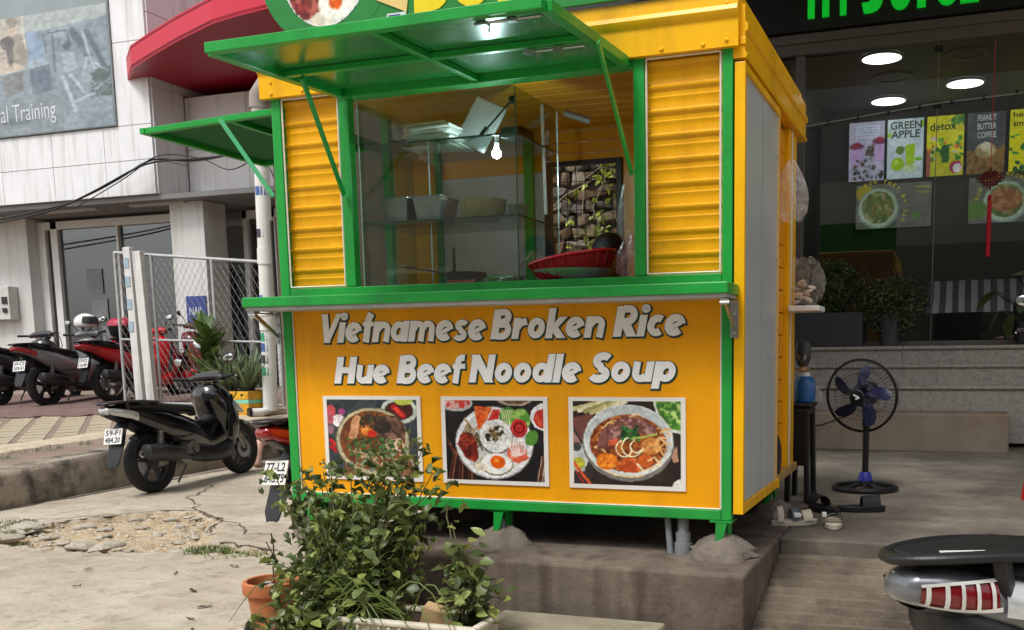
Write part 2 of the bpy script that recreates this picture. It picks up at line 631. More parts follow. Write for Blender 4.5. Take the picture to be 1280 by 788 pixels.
# ---------------------------------------------------------------- ground with the broken patch
def ground_mat():
    m = bpy.data.materials.new('worn_concrete_ground')
    m.use_nodes = True
    N = m.node_tree.nodes; L = m.node_tree.links
    b = N['Principled BSDF']
    tc = N.new('ShaderNodeTexCoord')
    def noise(scale, det=8, rough=.65, st=(1, 1, 1)):
        mp = N.new('ShaderNodeMapping'); mp.inputs['Scale'].default_value = st
        L.new(tc.outputs['Object'], mp.inputs['Vector'])
        n = N.new('ShaderNodeTexNoise'); n.inputs['Scale'].default_value = scale
        n.inputs['Detail'].default_value = det; n.inputs['Roughness'].default_value = rough
        L.new(mp.outputs[0], n.inputs['Vector'])
        return n.outputs['Fac']
    def rng(s, a, b_, c=0., d=1.):
        r = N.new('ShaderNodeMapRange')
        for k, v in zip(('From Min', 'From Max', 'To Min', 'To Max'), (a, b_, c, d)):
            r.inputs[k].default_value = v
        L.new(s, r.inputs['Value'])
        return r.outputs[0]
    def mix(f, a, b_):
        x = N.new('ShaderNodeMix'); x.data_type = 'RGBA'
        L.new(f, x.inputs['Factor'])
        for i, q in ((6, a), (7, b_)):
            if isinstance(q, tuple):
                x.inputs[i].default_value = lin(q) + (1,)
            else:
                L.new(q, x.inputs[i])
        return x.outputs[2]
    base = mix(rng(noise(1.1), .35, .65), (164, 152, 134), (204, 193, 173))
    base = mix(rng(noise(7, 10, .75), .5, .72), base, (138, 127, 111))
    base = mix(rng(noise(26, 6, .7), .56, .74, 0, .75), base, (96, 89, 80))
    base = mix(rng(noise(.55, 9, .75), .52, .64, 0, .6), base, (128, 116, 98))
    base = mix(rng(noise(3.0, 8, .7, (.35, 1.6, 1)), .52, .7, 0, .55), base, (204, 197, 182))
    at = N.new('ShaderNodeAttribute'); at.attribute_name = 'hole'
    dirt = mix(rng(noise(9, 9, .8), .38, .62), (160, 138, 108), (196, 180, 152))
    dirt = mix(rng(noise(42, 4, .7), .55, .68), dirt, (112, 92, 70))
    fac = rng(at.outputs['Fac'], .3, .7)
    cc = mix(fac, base, dirt)
    L.new(cc, b.inputs['Base Color'])
    b.inputs['Roughness'].default_value = .9
    b.inputs['Specular IOR Level'].default_value = .25
    bp = N.new('ShaderNodeBump'); bp.inputs['Strength'].default_value = .55; bp.inputs['Distance'].default_value = .02
    L.new(noise(38, 9, .7), bp.inputs['Height'])
    L.new(bp.outputs[0], b.inputs['Normal'])
    return m
GROUND = ground_mat()
hole = [(-5.6, .76), (-5.5, 1.03), (-5.45, 1.35), (-5.21, 1.64), (-5.03, 1.86), (-4.74, 1.93), (-4.25, 1.64), (-4.04, 1.3), (-3.72, 1.0),
        (-3.15, .88), (-3.1, .74), (-3.65, .72), (-4.15, .6), (-4.56, .55), (-5.0, .6), (-5.3, .52)]
def inpoly(x, y, P):
    c = False
    for i in range(len(P)):
        x0, y0 = P[i]; x1, y1 = P[(i + 1) % len(P)]
        if (y0 > y) != (y1 > y) and x < (x1 - x0) * (y - y0) / (y1 - y0) + x0:
            c = not c
    return c
def edge_d(x, y, P):
    d = 9.
    for i in range(len(P)):
        a = Vector(P[i]); b = Vector(P[(i + 1) % len(P)])
        t = max(0, min(1, (Vector((x, y)) - a).dot(b - a) / (b - a).length_squared))
        d = min(d, (a + (b - a) * t - Vector((x, y))).length)
    return d
def make_ground():
    xs = [-200, -60, -20, -12, -8] + [-7 + .5 * i for i in range(3)] + [-5.7 + .034 * i for i in range(80)] + [-2.9 + .4 * i for i in range(3)] + [-1.5, -.5, 2, 6, 20, 60, 200]
    ys = [-200, -60, -20, -8, -4, -2, -1, -.3, .2] + [.4 + .034 * i for i in range(50)] + [2.2 + .4 * i for i in range(6)] + [5, 7, 9, 12, 20, 60, 200]
    nx, ny = len(xs), len(ys)
    g = np.random.default_rng(2)
    v = []; h = []
    for y in ys:
        for x in xs:
            z = zg(y); q = 0.
            if -5.75 < x < -2.9 and .38 < y < 2.15:
                ex = .03 * math.sin(x * 31) + .025 * math.sin(y * 47 + x * 9)
                s = inpoly(x + ex, y + ex * .7, hole)
                d = edge_d(x + ex, y + ex * .7, hole)
                if s:
                    q = 1.
                    z -= .05 * min(1, d / .035) + g.normal(0, .006) - .02 * min(1, d / .3)
                elif d < .03:
                    z += .006
            v.append((x, y, z)); h.append(q)
    f = [(j * nx + i, j * nx + i + 1, (j + 1) * nx + i + 1, (j + 1) * nx + i) for j in range(ny - 1) for i in range(nx - 1)]
    me = bpy.data.meshes.new('ground')
    me.from_pydata(v, [], f)
    at = me.attributes.new('hole', 'FLOAT', 'POINT')
    at.data.foreach_set('value', h)
    me.materials.append(GROUND)
    o = bpy.data.objects.new('ground', me)
    col.objects.link(o)
    return struct(o)
ground = make_ground()

CRACK_SHADE = mat('crack_dirt_and_shade', (92, 80, 66), .95, var=.3, scale=40)
def ribbon(name, pts, w, par, m, z=.005):
    b = MB(); k = 0; rows = []
    P = []
    for i in range(len(pts) - 1):
        for t in range(6):
            q = t / 6
            P.append((pts[i][0] + (pts[i + 1][0] - pts[i][0]) * q + rnd.uniform(-.025, .025), pts[i][1] + (pts[i + 1][1] - pts[i][1]) * q + rnd.uniform(-.025, .025)))
    P.append(pts[-1])
    for i, p in enumerate(P):
        a = P[max(0, i - 1)]; c = P[min(len(P) - 1, i + 1)]
        d = Vector((c[0] - a[0], c[1] - a[1])).normalized()
        ww = w * rnd.uniform(.35, 1.2)
        rows.append([(p[0] - d.y * ww, p[1] + d.x * ww, zg(p[1]) + z), (p[0] + d.y * ww, p[1] - d.x * ww, zg(p[1]) + z)])
    b.sheet(rows)
    return b.build(name, m, par)
ribbon('crack_and_shade', [(-5.62, 3.1), (-5.36, 2.65), (-5.33, 2.48), (-4.95, 2.17), (-4.78, 1.95)], .009, ground, CRACK_SHADE)
ribbon('crack_and_shade', [(-5.7, 1.0), (-5.82, 1.32), (-5.57, 1.42), (-5.3, 1.68)], .009, ground, CRACK_SHADE)
ribbon('crack_and_shade', [(-5.52, 1.0), (-5.45, 1.37), (-5.22, 1.66), (-5.03, 1.88), (-4.74, 1.95), (-4.26, 1.66), (-4.06, 1.32)], .018, ground, CRACK_SHADE)  # dark strip painting the shadow line along the pothole's far edge
ribbon('crack_and_shade', [(-3.7, 1.02), (-3.15, .90)], .018, ground, CRACK_SHADE)  # painted shadow line again, on the rim's short right-hand stretch
ribbon('crack_and_shade', [(-4.2, 1.66), (-3.9, 1.5), (-3.75, 1.3), (-3.55, 1.32)], .006, ground, CRACK_SHADE)
ribbon('crack_and_shade', [(-6.35, 1.2), (-6.38, 2.0), (-6.3, 3.1), (-6.28, 4.6)], .02, ground, CRACK_SHADE)

# loose stones round the broken patch
STONE = mat('broken_concrete', (188, 180, 164), .9, var=.2, scale=18, bump=.5, bscale=70, rgb2=(140, 128, 110), thr=(.5, .65))
rocks = [rock_mesh('concrete_chunk', 1.0, 40 + i, STONE, flat=.32) for i in range(5)]
spots = [(-5.25, .66, .16), (-5.42, 1.02, .13), (-4.62, .63, .09), (-4.45, .62, .12), (-4.3, .66, .11), (-4.73, 1.04, .08), (-4.72, 1.37, .06), (-4.77, 1.7, .06), (-4.05, 1.02, .05),
         (-4.08, 1.2, .05), (-5.1, .9, .08), (-4.95, 1.25, .07), (-5.2, 1.3, .09), (-4.5, 1.5, .05), (-4.4, 1.2, .06), (-4.85, .8, .06), (-3.8, .78, .09), (-3.6, .9, .05), (-4.2, .72, .05),
         (-5.35, .8, .07), (-4.6, 1.8, .05), (-4.3, 1.5, .04), (-5.05, 1.62, .05), (-3.4, .8, .05)]
for i, (x, y, r) in enumerate(spots):
    o = place(rocks[i % 5], 'concrete_chunk', None, (x, y, zg(y) - .02 + .04 * (r > .1)), (rnd.uniform(-.1, .1), rnd.uniform(-.1, .1), rnd.uniform(0, 6)), (r, r, r * .75))
    tag(o, 'pale broken concrete chunk lying in the sandy pothole', 'stone', 'concrete chunks in the pothole')
b = MB()
tmpl = [(1, 0, 0), (-1, 0, 0), (0, .8, 0), (0, -.8, 0), (0, 0, .7), (0, 0, -.7)]
tf = [(0, 2, 4), (2, 1, 4), (1, 3, 4), (3, 0, 4), (2, 0, 5), (1, 2, 5), (3, 1, 5), (0, 3, 5)]
n = 0
while n < 1100:
    x = rnd.uniform(-5.8, -3.0); y = rnd.uniform(.35, 2.05)
    inside = inpoly(x, y, hole)
    if not inside and (edge_d(x, y, hole) > .2 * rnd.random() ** 2 or n % 3):
        n += .02
        continue
    n += 1
    r = rnd.uniform(.005, .012) if rnd.random() < .75 else rnd.uniform(.012, .03); a = rnd.uniform(0, 3); dz = 0 if inside else .03
    b.add([(x + r * (v[0] * math.cos(a) - v[1] * math.sin(a)), y + r * (v[0] * math.sin(a) + v[1] * math.cos(a)), zg(y) - .032 + dz + r * v[2] * .8) for v in tmpl], tf)
o = struct(b.build('gravel', STONE), 'stuff')
o['label'] = 'small gravel scattered over the sandy pothole'; o['category'] = 'gravel'
DRY = mat('dry_leaf', (70, 52, 38), .85, var=.3, scale=30)
for i, (x, y) in enumerate(((-2.9, -.1), (-2.6, -.35), (-2.75, .25), (-2.5, -.55), (-3.3, .2), (-3.6, -.2), (-2.4, -.2), (-3.1, .45), (-2.35, -.7), (-3.9, .15))):
    b = MB(); r = rnd.uniform(.015, .035); a = rnd.uniform(0, 6)
    b.sheet([[(x + r * (u * math.cos(a) - v * math.sin(a) * .5), y + r * (u * math.sin(a) + v * math.cos(a) * .5), .006 + .008 * (abs(u) + abs(v)) * rnd.random()) for v in (-.6, 0, .6)] for u in (-1, -.3, .4, 1)])
    tag(b.build('dry_leaf', DRY), 'small dark dry leaf scrap lying on the bare concrete', 'leaf', 'dry leaf scraps on the concrete')
# grass tufts at the edges of the patch
GRASS = mat('grass_blades', (92, 112, 44), .7, var=.35, scale=20)
def tuft(b, x, y, z, n, h, spread):
    for i in range(n):
        a = rnd.uniform(0, 6.28); r = spread * math.sqrt(rnd.random()); hh = h * rnd.uniform(.5, 1.2)
        px, py = x + r * math.cos(a), y + r * math.sin(a)
        l = rnd.uniform(0, 6.28); w = .004
        q = (px + hh * .6 * math.cos(l), py + hh * .6 * math.sin(l), z + hh)
        b.add([(px - w * math.sin(l), py + w * math.cos(l), z), (px + w * math.sin(l), py - w * math.cos(l), z), q], [(0, 1, 2)])
b = MB()
for (x, y, n_, h, s) in ((-5.55, .9, 340, .03, .22), (-5.75, 1.15, 260, .035, .18), (-3.62, .8, 320, .035, .16), (-3.4, .72, 180, .03, .14), (-5.0, .58, 60, .03, .12), (-3.2, .78, 60, .04, .08)):
    tuft(b, x, y, zg(y) - .01, n_, h, s)
for i in range(12):
    y = rnd.uniform(1.5, 3.2)
    tuft(b, -7.0 - rnd.uniform(0, .4), y, zp(y) + .005, 14, .05, .08)
o = struct(b.build('grass', GRASS), 'stuff')
o['label'] = 'short grass at the edges of the broken concrete'; o['category'] = 'grass'

# ---------------------------------------------------------------- kerb and raised pavement on the left
b = MB()
rows = []
for i in range(60):
    y = -6 + i * .3
    g_ = rnd.uniform(-.012, .012); g2 = rnd.uniform(-.01, .008)
    rows.append([(-6.42 + g_, y, zg(y) - .02), (-6.44 + g_ * .6, y, zp(y) - .03 + g2), (-6.47, y, zp(y) + .006 + g2), (-6.78, y, zp(y) + .008), (-6.8, y, zp(y) - .05)])
b.sheet(rows)
kerb = struct(b.build('kerb', CONC_KERB, smooth=50))
PAVE = mat('pavement_concrete', (136, 120, 106), .9, var=.2, scale=3, bump=.4, bscale=40, rgb2=(128, 106, 96), thr=(.45, .68))
b = MB()
b.sheet([[(-60, y, zp(y)), (-30, y, zp(y)), (-11, y, zp(y)), (-6.79, y, zp(y))] for y in (-30, -6, 1.8, 5, 9, 30)])
pavement = struct(b.build('pavement', PAVE))
TILE = mat('beige_paving_tile', (168, 157, 134), .85, var=.14, scale=5, bump=.25, bscale=50, rgb2=(146, 130, 104), thr=(.5, .7))
b = MB()
s_ = .165
b.prism([(-s_, 0), (0, -s_), (s_, 0), (0, s_)], 'xy', 0, .016)
tile = b.build('paving_tile', TILE, pavement, bev=.006)
tm = tile.data
first = True
for i in range(-2, 24):
    for j in range(-4, 24):
        x = -8.1 - i * .212 + (j % 2) * .0 ; y = 1.2 + j * .212
        if (i + j) % 2:
            continue
        # a strip of tiles between kerb and brick band
        lo = -8.05 + .12 * math.sin(y * 1.3) + (y - 2) * .28
        if not (-10.2 < x < min(lo, -7.15)) or y > 5.6:
            continue
        p = (x, y, zp(y) - .011 + rnd.uniform(.0, .004))
        if first:
            tile.location = p; first = False; q = tile
        else:
            q = place(tm, 'paving_tile', pavement, p)
            bm_ = q.modifiers.new('bevel', 'BEVEL'); bm_.width = .006; bm_.segments = 2
        q.rotation_euler = (math.atan(.058) + rnd.uniform(-.008, .008), rnd.uniform(-.01, .01), rnd.uniform(-.02, .02))
# broken edge of the tile bed
b = MB()
rows = []
for i in range(40):
    y = .8 + i * .14
    lo = -8.05 + .12 * math.sin(y * 1.3) + (y - 2) * .28 + .2 + rnd.uniform(-.05, .05)
    rows.append([(min(lo, -6.95) + .1 + rnd.uniform(0, .06), y, zp(y) + .002), (min(lo, -7.0), y, zp(y) + .03), (min(lo, -7.0) - .16, y, zp(y) + .034), (min(lo, -7.0) - .3, y, zp(y) + .001)])
b.sheet(rows)
struct(b.build('path', mat('mortar_edge', (188, 174, 150), .92, var=.2, scale=9, bump=.5, bscale=50)))
# red brick band in front of the building
BRICK = mat('red_paver', (118, 94, 88), .85, var=.22, scale=7, bump=.25, bscale=60, rgb2=(96, 76, 72), thr=(.5, .7))
b = MB()
b.box(-.195, .195, -.095, .095, 0, .02)
br = b.build('brick', BRICK, pavement, bev=.006)
k = 0
for j in range(13):
    y = 5.0 + j * .205
    for i in range(18):
        x = -8.6 - i * .405 + (j % 2) * .2
        if x > -8.7 - (5.9 - y) * 1.3:
            continue
        p = (x, y, zp(y) + rnd.uniform(.002, .005))
        q = br if k == 0 else place(br.data, 'brick', pavement, p)
        q.location = p
        q.rotation_euler = (math.atan(.058), 0, 0)
        k += 1

# ---------------------------------------------------------------- kiosk platform, shop forecourt and ribbed ramp
b = MB()
b.box(-2.03, .12, -.3, 1.75, -.05, .33)
platform = tag(b.build('concrete_platform', CONC_PLAT, bev=.015), 'stained brown concrete platform carrying the food kiosk', 'platform')
b = MB()
b.prism([(.123, .56), (9, .56), (9, 6.4), (-2.03, 6.4), (-2.03, 1.753), (.123, 1.753)], 'xy', -.05, .326)
struct(b.build('forecourt_floor', CONC_FLOOR, bev=.01))
b = MB()
prof = [(.562, .25), (.52, .25)]
y, z = .52, .25
while y > -.55:
    prof += [(y - .04, z - .004), (y - .047, z - .034), (y - .066, z - .036)]
    y -= .075; z -= .019
prof += [(y, z)]
rows = []
for x in np.linspace(.122, 3.6, 26):
    rows.append([(x, p[0] + .006 * math.sin(x * 5 + p[0] * 30), p[1] + .003 * math.sin(x * 17 + p[0] * 60)) for p in prof])
b.sheet(rows)
struct(b.build('ramp', mat('ramp_concrete', (122, 110, 94), .9, var=.2, scale=6, bump=.45, bscale=40, rgb2=(82, 72, 62), thr=(.44, .66)), smooth=60))

# ---------------------------------------------------------------- gym building on the left
PANEL = mat('white_cladding', (222, 223, 224), .45, var=.05, scale=2, streak=(120, 112, 98), stamt=.5)
gym = thing('gym_building', 'white clad commercial building with gym poster and red curved canopy', 'building', (-12, 8.5, .6))
G = lambda name, b, m, **k: b.build(name, m, gym, **k)
b = MB()
b.box(-24, -10.76, 8.03, 16, 3.74, 12)
b.box(-10.80, -6.2, 9.9, 16, 3.74, 12)
b.box(-24, -16.2, 8.6, 16, .3, 3.735)
G('wall', b, mat('gym_wall', (170, 170, 168), .7, var=.08, scale=2))
# cladding panels: lower fascia
def panel(x0, x1, z0, z1, y, t=.03, m=None):
    b = MB(); b.box(x0 + .004, x1 - .004, y - t, y, z0 + .004, z1 - .004)
    return G('cladding_panel', b, m or PANEL, bev=.004)
xs = [-18.8, -17.0, -15.2, -13.87, -12.77, -11.7, -10.75]
for i in range(len(xs) - 1):
    panel(xs[i], xs[i + 1], 3.74, 4.26, 8.03)
    panel(xs[i], xs[i + 1], 4.26, 4.78, 8.03)
for z0, z1 in ((4.78, 6.0), (6.0, 7.2), (7.2, 8.4)):
    panel(-11.4, -10.75, z0, z1, 8.03)
# return face of the fascia and set-back fascia
def panel_x(y0, y1, z0, z1, x, t=.03):
    b = MB(); b.box(x, x + t, y0 + .004, y1 - .004, z0 + .004, z1 - .004)
    return G('cladding_panel', b, PANEL, bev=.004)
panel_x(8.03, 8.68, 3.74, 4.26, -10.757); panel_x(8.03, 8.68, 4.26, 5.34, -10.757)
for z0, z1 in ((5.34, 6.4), (6.4, 7.6)):
    panel_x(8.03, 9.9, z0, z1, -10.757)
b = MB(); b.box(-10.72, -6.2, 8.71, 9.85, 3.74, 5.3)
G('canopy_base', b, mat('gym_wall2', (186, 186, 184), .7, var=.08, scale=2))
xs = [-10.72, -9.55, -8.4, -7.3, -6.2]
for i in range(4):
    panel(xs[i], xs[i + 1], 3.72, 4.5, 8.71); panel(xs[i], xs[i + 1], 4.5, 5.3, 8.71)
# soffit and back of the recess
b = MB(); b.box(-24, -6.2, 8.06, 9.6, 3.66, 3.735)
G('soffit', b, mat('soffit', (132, 132, 130), .8, var=.1, scale=2))
for x in (-15.5, -13.4, -11.6):
    b = MB(); b.box(x, x + 1.1, 8.3, 8.42, 3.63, 3.658)
    G('soffit_vent', b, mat('vent_white', (196, 196, 194), .6))
b = MB(); b.box(-24, -6.2, 10.9, 11.0, .3, 3.65)
G('back_wall', b, mat('gym_inner', (178, 180, 178), .8, var=.12, scale=1.4))
b = MB(); b.box(-24, -6.2, 9.2, 12.5, .66, .74)
G('inner_floor', b, mat('gym_floor', (96, 92, 88), .5, var=.12, scale=2))
# pillars and window
for (x0, x1, y0, y1) in ((-10.85, -10.2, 8.35, 8.85), (-24, -14.35, 8.75, 9.15), (-7.6, -7.0, 8.5, 9.0)):
    b = MB(); b.box(x0, x1, y0, y1, .4, 3.658)
    G('pillar', b, mat('pillar_white', (206, 206, 202), .55, var=.06, scale=2, streak=(140, 132, 118), stamt=.4), bev=.01)
win = G('window', MB().box(-14.3, -10.9, 9.02, 9.03, .75, 3.46), DARKGLASS)
def frame_bar(x0, x1, z0, z1, y0=8.96, y1=9.08, m=WHITE):
    b = MB(); b.box(x0, x1, y0, y1, z0, z1); b.build('window_frame', m, win, bev=.006)
frame_bar(-14.35, -14.18, .7, 3.6); frame_bar(-14.05, -13.9, .7, 3.6); frame_bar(-14.18, -10.88, 3.47, 3.6); frame_bar(-12.6, -12.55, .75, 3.47)
win2 = G('window', MB().box(-10.15, -7.6, 9.22, 9.23, .75, 3.46), DARKGLASS)
for x in (-10.15, -9.6, -8.6):
    b = MB(); b.box(x, x + .09, 9.16, 9.28, .75, 3.6); b.build('window_frame', WHITE, win2, bev=.006)
b = MB(); b.box(-10.15, -7.6, 9.16, 9.28, 3.47, 3.6); b.build('window_frame', WHITE, win2, bev=.006)
# dark things in the gym room: notices on the glass, machines, wall clutter
NOTE = mat('faded_notice', (120, 122, 124), .7, var=.25, scale=12)
for (x, z, w, h) in ((-13.35, 2.35, .34, .42), (-13.3, 1.9, .36, .36), (-13.1, 1.5, .3, .3), (-13.75, 1.7, .2, .26)):
    b = MB(); b.box(x, x + w, 9.005, 9.012, z, z + h); b.build('notice', NOTE, win)
b = MB(); b.box(-13.2, -12.5, 10.4, 10.8, 2.8, 3.3); G('air_unit', b, DARKGREY, bev=.03)
b = MB()
for x in (-12.2, -11.8, -11.3):
    b.tube([(x, 10.2, .75), (x, 10.2, 2.6), (x + .5, 10.2, 2.8), (x + .5, 10.6, .75)], .04, 6)
G('machine_frame', b, DARKGREY)
LBLUE = mat('pale_blue_notice', (150, 172, 184), .6, var=.2, scale=25)
for (x, z, w, h) in ((-11.55, 1.22, .45, .75), (-8.55, 1.0, .4, .8)):
    b = MB(); b.box(x, x + w, 9.19, 9.197, z, z + h); b.build('notice', LBLUE, win2)
# blue number plate on the pillar
b = MB(); b.box(-10.62, -10.24, 8.325, 8.345, 1.75, 2.2)
bp_ = G('pillar_plate', b, mat('blue_plate', (44, 62, 130), .5, var=.2, scale=20))
lettering('plate_lettering', 'NAIL', WHITE, bp_, (-10.56, 8.322, 1.9), (1, 0, 0), (0, 0, 1), (0, -1, 0), .26, .13)
# meter box with switches
eb = tag(MB().box(-15.3, -14.66, 8.56, 8.74, 1.93, 2.5).build('meter_box', mat('meter_box_grey', (196, 196, 190), .5, var=.1, scale=6), bev=.01), 'pale electric meter box with switches on the gym wall', 'meter box')
for i in range(3):
    MB().box(-15.2 + i * .19, -15.08 + i * .19, 8.545, 8.559, 2.2, 2.32).build('switch_frame', BLACK, eb)
    MB().box(-15.19 + i * .19, -15.09 + i * .19, 8.538, 8.544, 2.05, 2.13).build('switch', mat('switch_red', (150, 40, 36), .5) if i % 2 else BLACK, eb)
# red curved canopy
RED = mat('red_canopy', (158, 12, 40), .45, var=.08, scale=3)
arc = [(-11.14, 8.0), (-10.6, 7.55), (-9.95, 7.22), (-9.04, 6.79), (-8.12, 6.4), (-7.6, 6.28), (-7.12, 6.2), (-6.3, 6.2)]
b = MB()
low, hi = 5.45, 5.76
b.prism(arc + [(-6.3, 9.9), (-10.70, 9.9), (-10.70, 8.0)], 'xy', low, low + .04)
can = G('canopy', b, RED)
b = MB()
for i in range(len(arc) - 1):
    (x0, y0), (x1, y1) = arc[i], arc[i + 1]
    d = Vector((x1 - x0, y1 - y0)).normalized(); nrm = Vector((d.y, -d.x)) * .03
    b.add([(x0, y0, low - .01), (x1, y1, low - .01), (x1, y1, hi), (x0, y0, hi), (x0 - nrm.x, y0 - nrm.y, low - .01), (x1 - nrm.x, y1 - nrm.y, low - .01), (x1 - nrm.x, y1 - nrm.y, hi), (x0 - nrm.x, y0 - nrm.y, hi)],
          [(0, 1, 2, 3), (5, 4, 7, 6), (3, 2, 6, 7), (1, 0, 4, 5)])
b.build('canopy_fascia', mat('red_fascia', (196, 14, 50), .4, var=.06, scale=3), can)
b = MB()
b.prism(arc + [(-6.3, 9.9), (-10.70, 9.9), (-10.70, 8.0)], 'xy', hi - .05, hi - .02)
b.build('canopy_top', RED, can)
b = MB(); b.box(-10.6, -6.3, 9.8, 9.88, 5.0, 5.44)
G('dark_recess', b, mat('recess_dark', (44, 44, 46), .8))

# gym poster
def paint_poster():
    c = Cv(150, 190, 150 / 190 * 1.0, (122, 136, 146))
    one = np.ones_like(c.X)
    c.mottle(one, (98, 112, 122), 30, .7); c.mottle(one, (150, 164, 172), 18, .4, .55)
    c.poly([(0, 0), (1, 0), (1, .1), (.34, .16), (0, .2)], (168, 176, 170))
    # lit photograph at the left: two figures in a pale gym
    c.poly([(0, 0), (.33, 0), (.345, .44), (0, .49)], (214, 204, 178))
    m = c.poly([(.02, 0), (.31, 0), (.33, .43), (.02, .47)], (198, 186, 160))
    c.mottle(m, (172, 160, 138), 9, .6)
    c.poly([(.14, .25), (.2, .14), (.3, .14), (.34, .3), (.34, .43), (.12, .45)], (150, 132, 112))
    c.ell(.235, .085, .045, .07, (206, 178, 148)); c.ell(.235, .035, .05, .035, (130, 112, 92))
    c.ell(.222, .08, .008, .006, (90, 72, 60)); c.ell(.252, .08, .008, .006, (90, 72, 60)); c.line(.225, .115, .247, .115, .004, (150, 104, 88))
    c.poly([(.0, .47), (.04, .4), (.12, .37), (.24, .38), (.32, .43)], (214, 186, 154))
    c.ell(.165, .29, .055, .085, (212, 182, 150)); c.ell(.18, .21, .062, .055, (66, 54, 50)); c.ell(.2, .3, .03, .1, (74, 60, 54))
    c.ell(.15, .28, .008, .006, (80, 62, 54)); c.ell(.145, .33, .018, .008, (160, 90, 80))
    c.line(0, .2, .06, .18, .016, (90, 84, 78))
    c.poly([(.12, .49), (.3, .46), (.28, .64), (.12, .66)], (104, 102, 98))
    # cold blue gym with machines
    c.poly([(.345, .14), (.42, .13), (.5, .3), (.47, .42), (.36, .44)], (126, 150, 180))
    c.ell(.42, .43, .1, .05, (150, 168, 182))
    for (x0, y0, x1, y1, w) in ((.49, .18, .67, .17, .008), (.49, .18, .5, .34, .006), (.67, .17, .7, .3, .008), (.72, .18, .86, .46, .03), (.83, .2, .95, .5, .022), (.56, .2, .56, .5, .008)):
        c.line(x0, y0, x1, y1, w, (62, 74, 88))
    for (x0, y0, x1, y1, w) in ((.62, .55, .7, .84, .016), (.68, .54, .78, .7, .012), (.82, .42, .78, .56, .01), (.84, .42, .92, .62, .012), (.86, .42, .98, .6, .008), (.7, .77, .84, .72, .012), (.8, .2, .84, .4, .01)):
        c.line(x0, y0, x1, y1, w, (172, 190, 198))
    c.ell(.67, .3, .035, .04, (52, 64, 80)); c.poly([(.62, .36), (.72, .35), (.74, .5), (.64, .52)], (150, 164, 172))
    c.poly([(.35, .45), (.52, .43), (.52, .65), (.36, .67)], (70, 82, 98))
    c.poly([(0, .7), (.6, .65), (.6, 1), (0, 1)], (112, 122, 128))
    c.ell(.92, .58, .07, .05, (54, 64, 62)); c.ell(.97, .7, .08, .05, (58, 68, 62)); c.ell(.2, .88, .12, .03, (76, 86, 84))
    for i in range(60):
        x = rnd.uniform(.84, 1.); y = rnd.uniform(.52, .75)
        c.ell(x, y, .012, .01, (48, 58, 56))
    c.mottle(one, (150, 160, 166), 12, .25, .55)
    c.a = c.a * .62 + np.array((156, 166, 170.)) * .38
    return c.grade(1.0, .04)
post = MB().box(-15.4, -11.4, 7.965, 7.995, 4.79, 8.6).build('poster_board', mat('poster_back', (140, 150, 153), .5, var=.15, scale=1.5), gym)
print_grid('poster_print', paint_poster(), PRINT, post, (-13.92, 7.96, 4.8), (2.5, 0, 0), (0, 0, 1.78))
lettering('poster_lettering', 'Personal Training', mat('poster_white', (196, 204, 206), .5), post, (-14.5, 7.957, 4.93), (1, 0, 0), (0, 0, 1), (0, -1, 0), 1.93, .34)

# cables slung along the fascia
CAB = BLACK
for k, pts in enumerate([[(-16.5, 7.8, 3.2), (-13.9, 7.8, 3.42), (-12.6, 7.8, 3.55), (-11.6, 7.8, 3.85), (-10.7, 7.8, 4.18), (-9.9, 7.8, 4.15), (-8.8, 7.6, 4.1), (-7.0, 7, 4.15)],
                         [(-16.5, 7.82, 3.3), (-13.4, 7.82, 3.52), (-12.2, 7.82, 3.66), (-11.2, 7.82, 3.98), (-10.6, 7.82, 4.25), (-9.9, 7.82, 4.1), (-8.8, 7.6, 4.13), (-7.0, 7, 4.2)],
                         [(-12.1, 7.8, 3.6), (-11.0, 7.8, 4.0), (-10.5, 7.8, 4.3), (-9.6, 7.8, 4.15), (-9.2, 7.8, 3.9), (-8.8, 7.9, 4.1)],
                         [(-9.1, 8.6, 4.1), (-8.95, 8.62, 3.7), (-8.8, 8.6, 3.3)]]):
    P = []
    for i in range(len(pts) - 1):
        for t in range(5):
            q = t / 5
            P.append(tuple(pts[i][j] * (1 - q) + pts[i + 1][j] * q for j in range(3)))
    P.append(pts[-1])
    for _ in range(5):
        P = [P[0]] + [tuple((P[i - 1][j] + 2 * P[i][j] + P[i + 1][j]) / 4 for j in range(3)) for i in range(1, len(P) - 1)] + [P[-1]]
    o = MB().tube(P, .014 if k < 2 else .008, 6).build('cable', CAB, smooth=60)
    tag(o, ['black cable sagging along the white cladding below another cable', 'black cable running just above its twin along the cladding', 'thin looped cable tangled at the corner of the cladding', 'thin black wire dangling in front of the set-back fascia'][k], 'cable')

# ---------------------------------------------------------------- shop on the right
shop = thing('juice_shop', 'dark fronted shop with glass window, granite steps and black sign with green letters', 'building', (1, 6.4, .33))
S = lambda name, b, m, **k: b.build(name, m, shop, **k)
GRAN = mat('grey_granite', (172, 165, 156), .55, var=.25, scale=60, bump=.06, bscale=120, rgb2=(136, 129, 121), thr=(.45, .7), detail=2)
DWALL = mat('dark_wall', (74, 74, 74), .6, var=.12, scale=2)
xs = [-3.2, -1.9, -.55, .42, 1.75, 3.2, 4.8]
steps = [(5.5, 5.8, .668, .905), (5.8, 6.1, .905, 1.103), (6.1, 6.42, 1.103, 1.281)]
for k, (y0, y1, z0, z1) in enumerate(steps):
    for i in range(len(xs) - 1):
        x0 = xs[i] + (.35 if k == 1 else 0); x1 = xs[i + 1] + (.35 if k == 1 else 0)
        b = MB(); b.box(x0 + .002, x1 - .002, y0, y1 + .02, z0 - .3, z1 - .034)
        S('step_riser', b, GRAN)
        b = MB(); b.box(x0 + .002, x1 - .002, y0 - .035, y1, z1 - .034, z1)
        S('step_tread', b, GRAN, bev=.006)
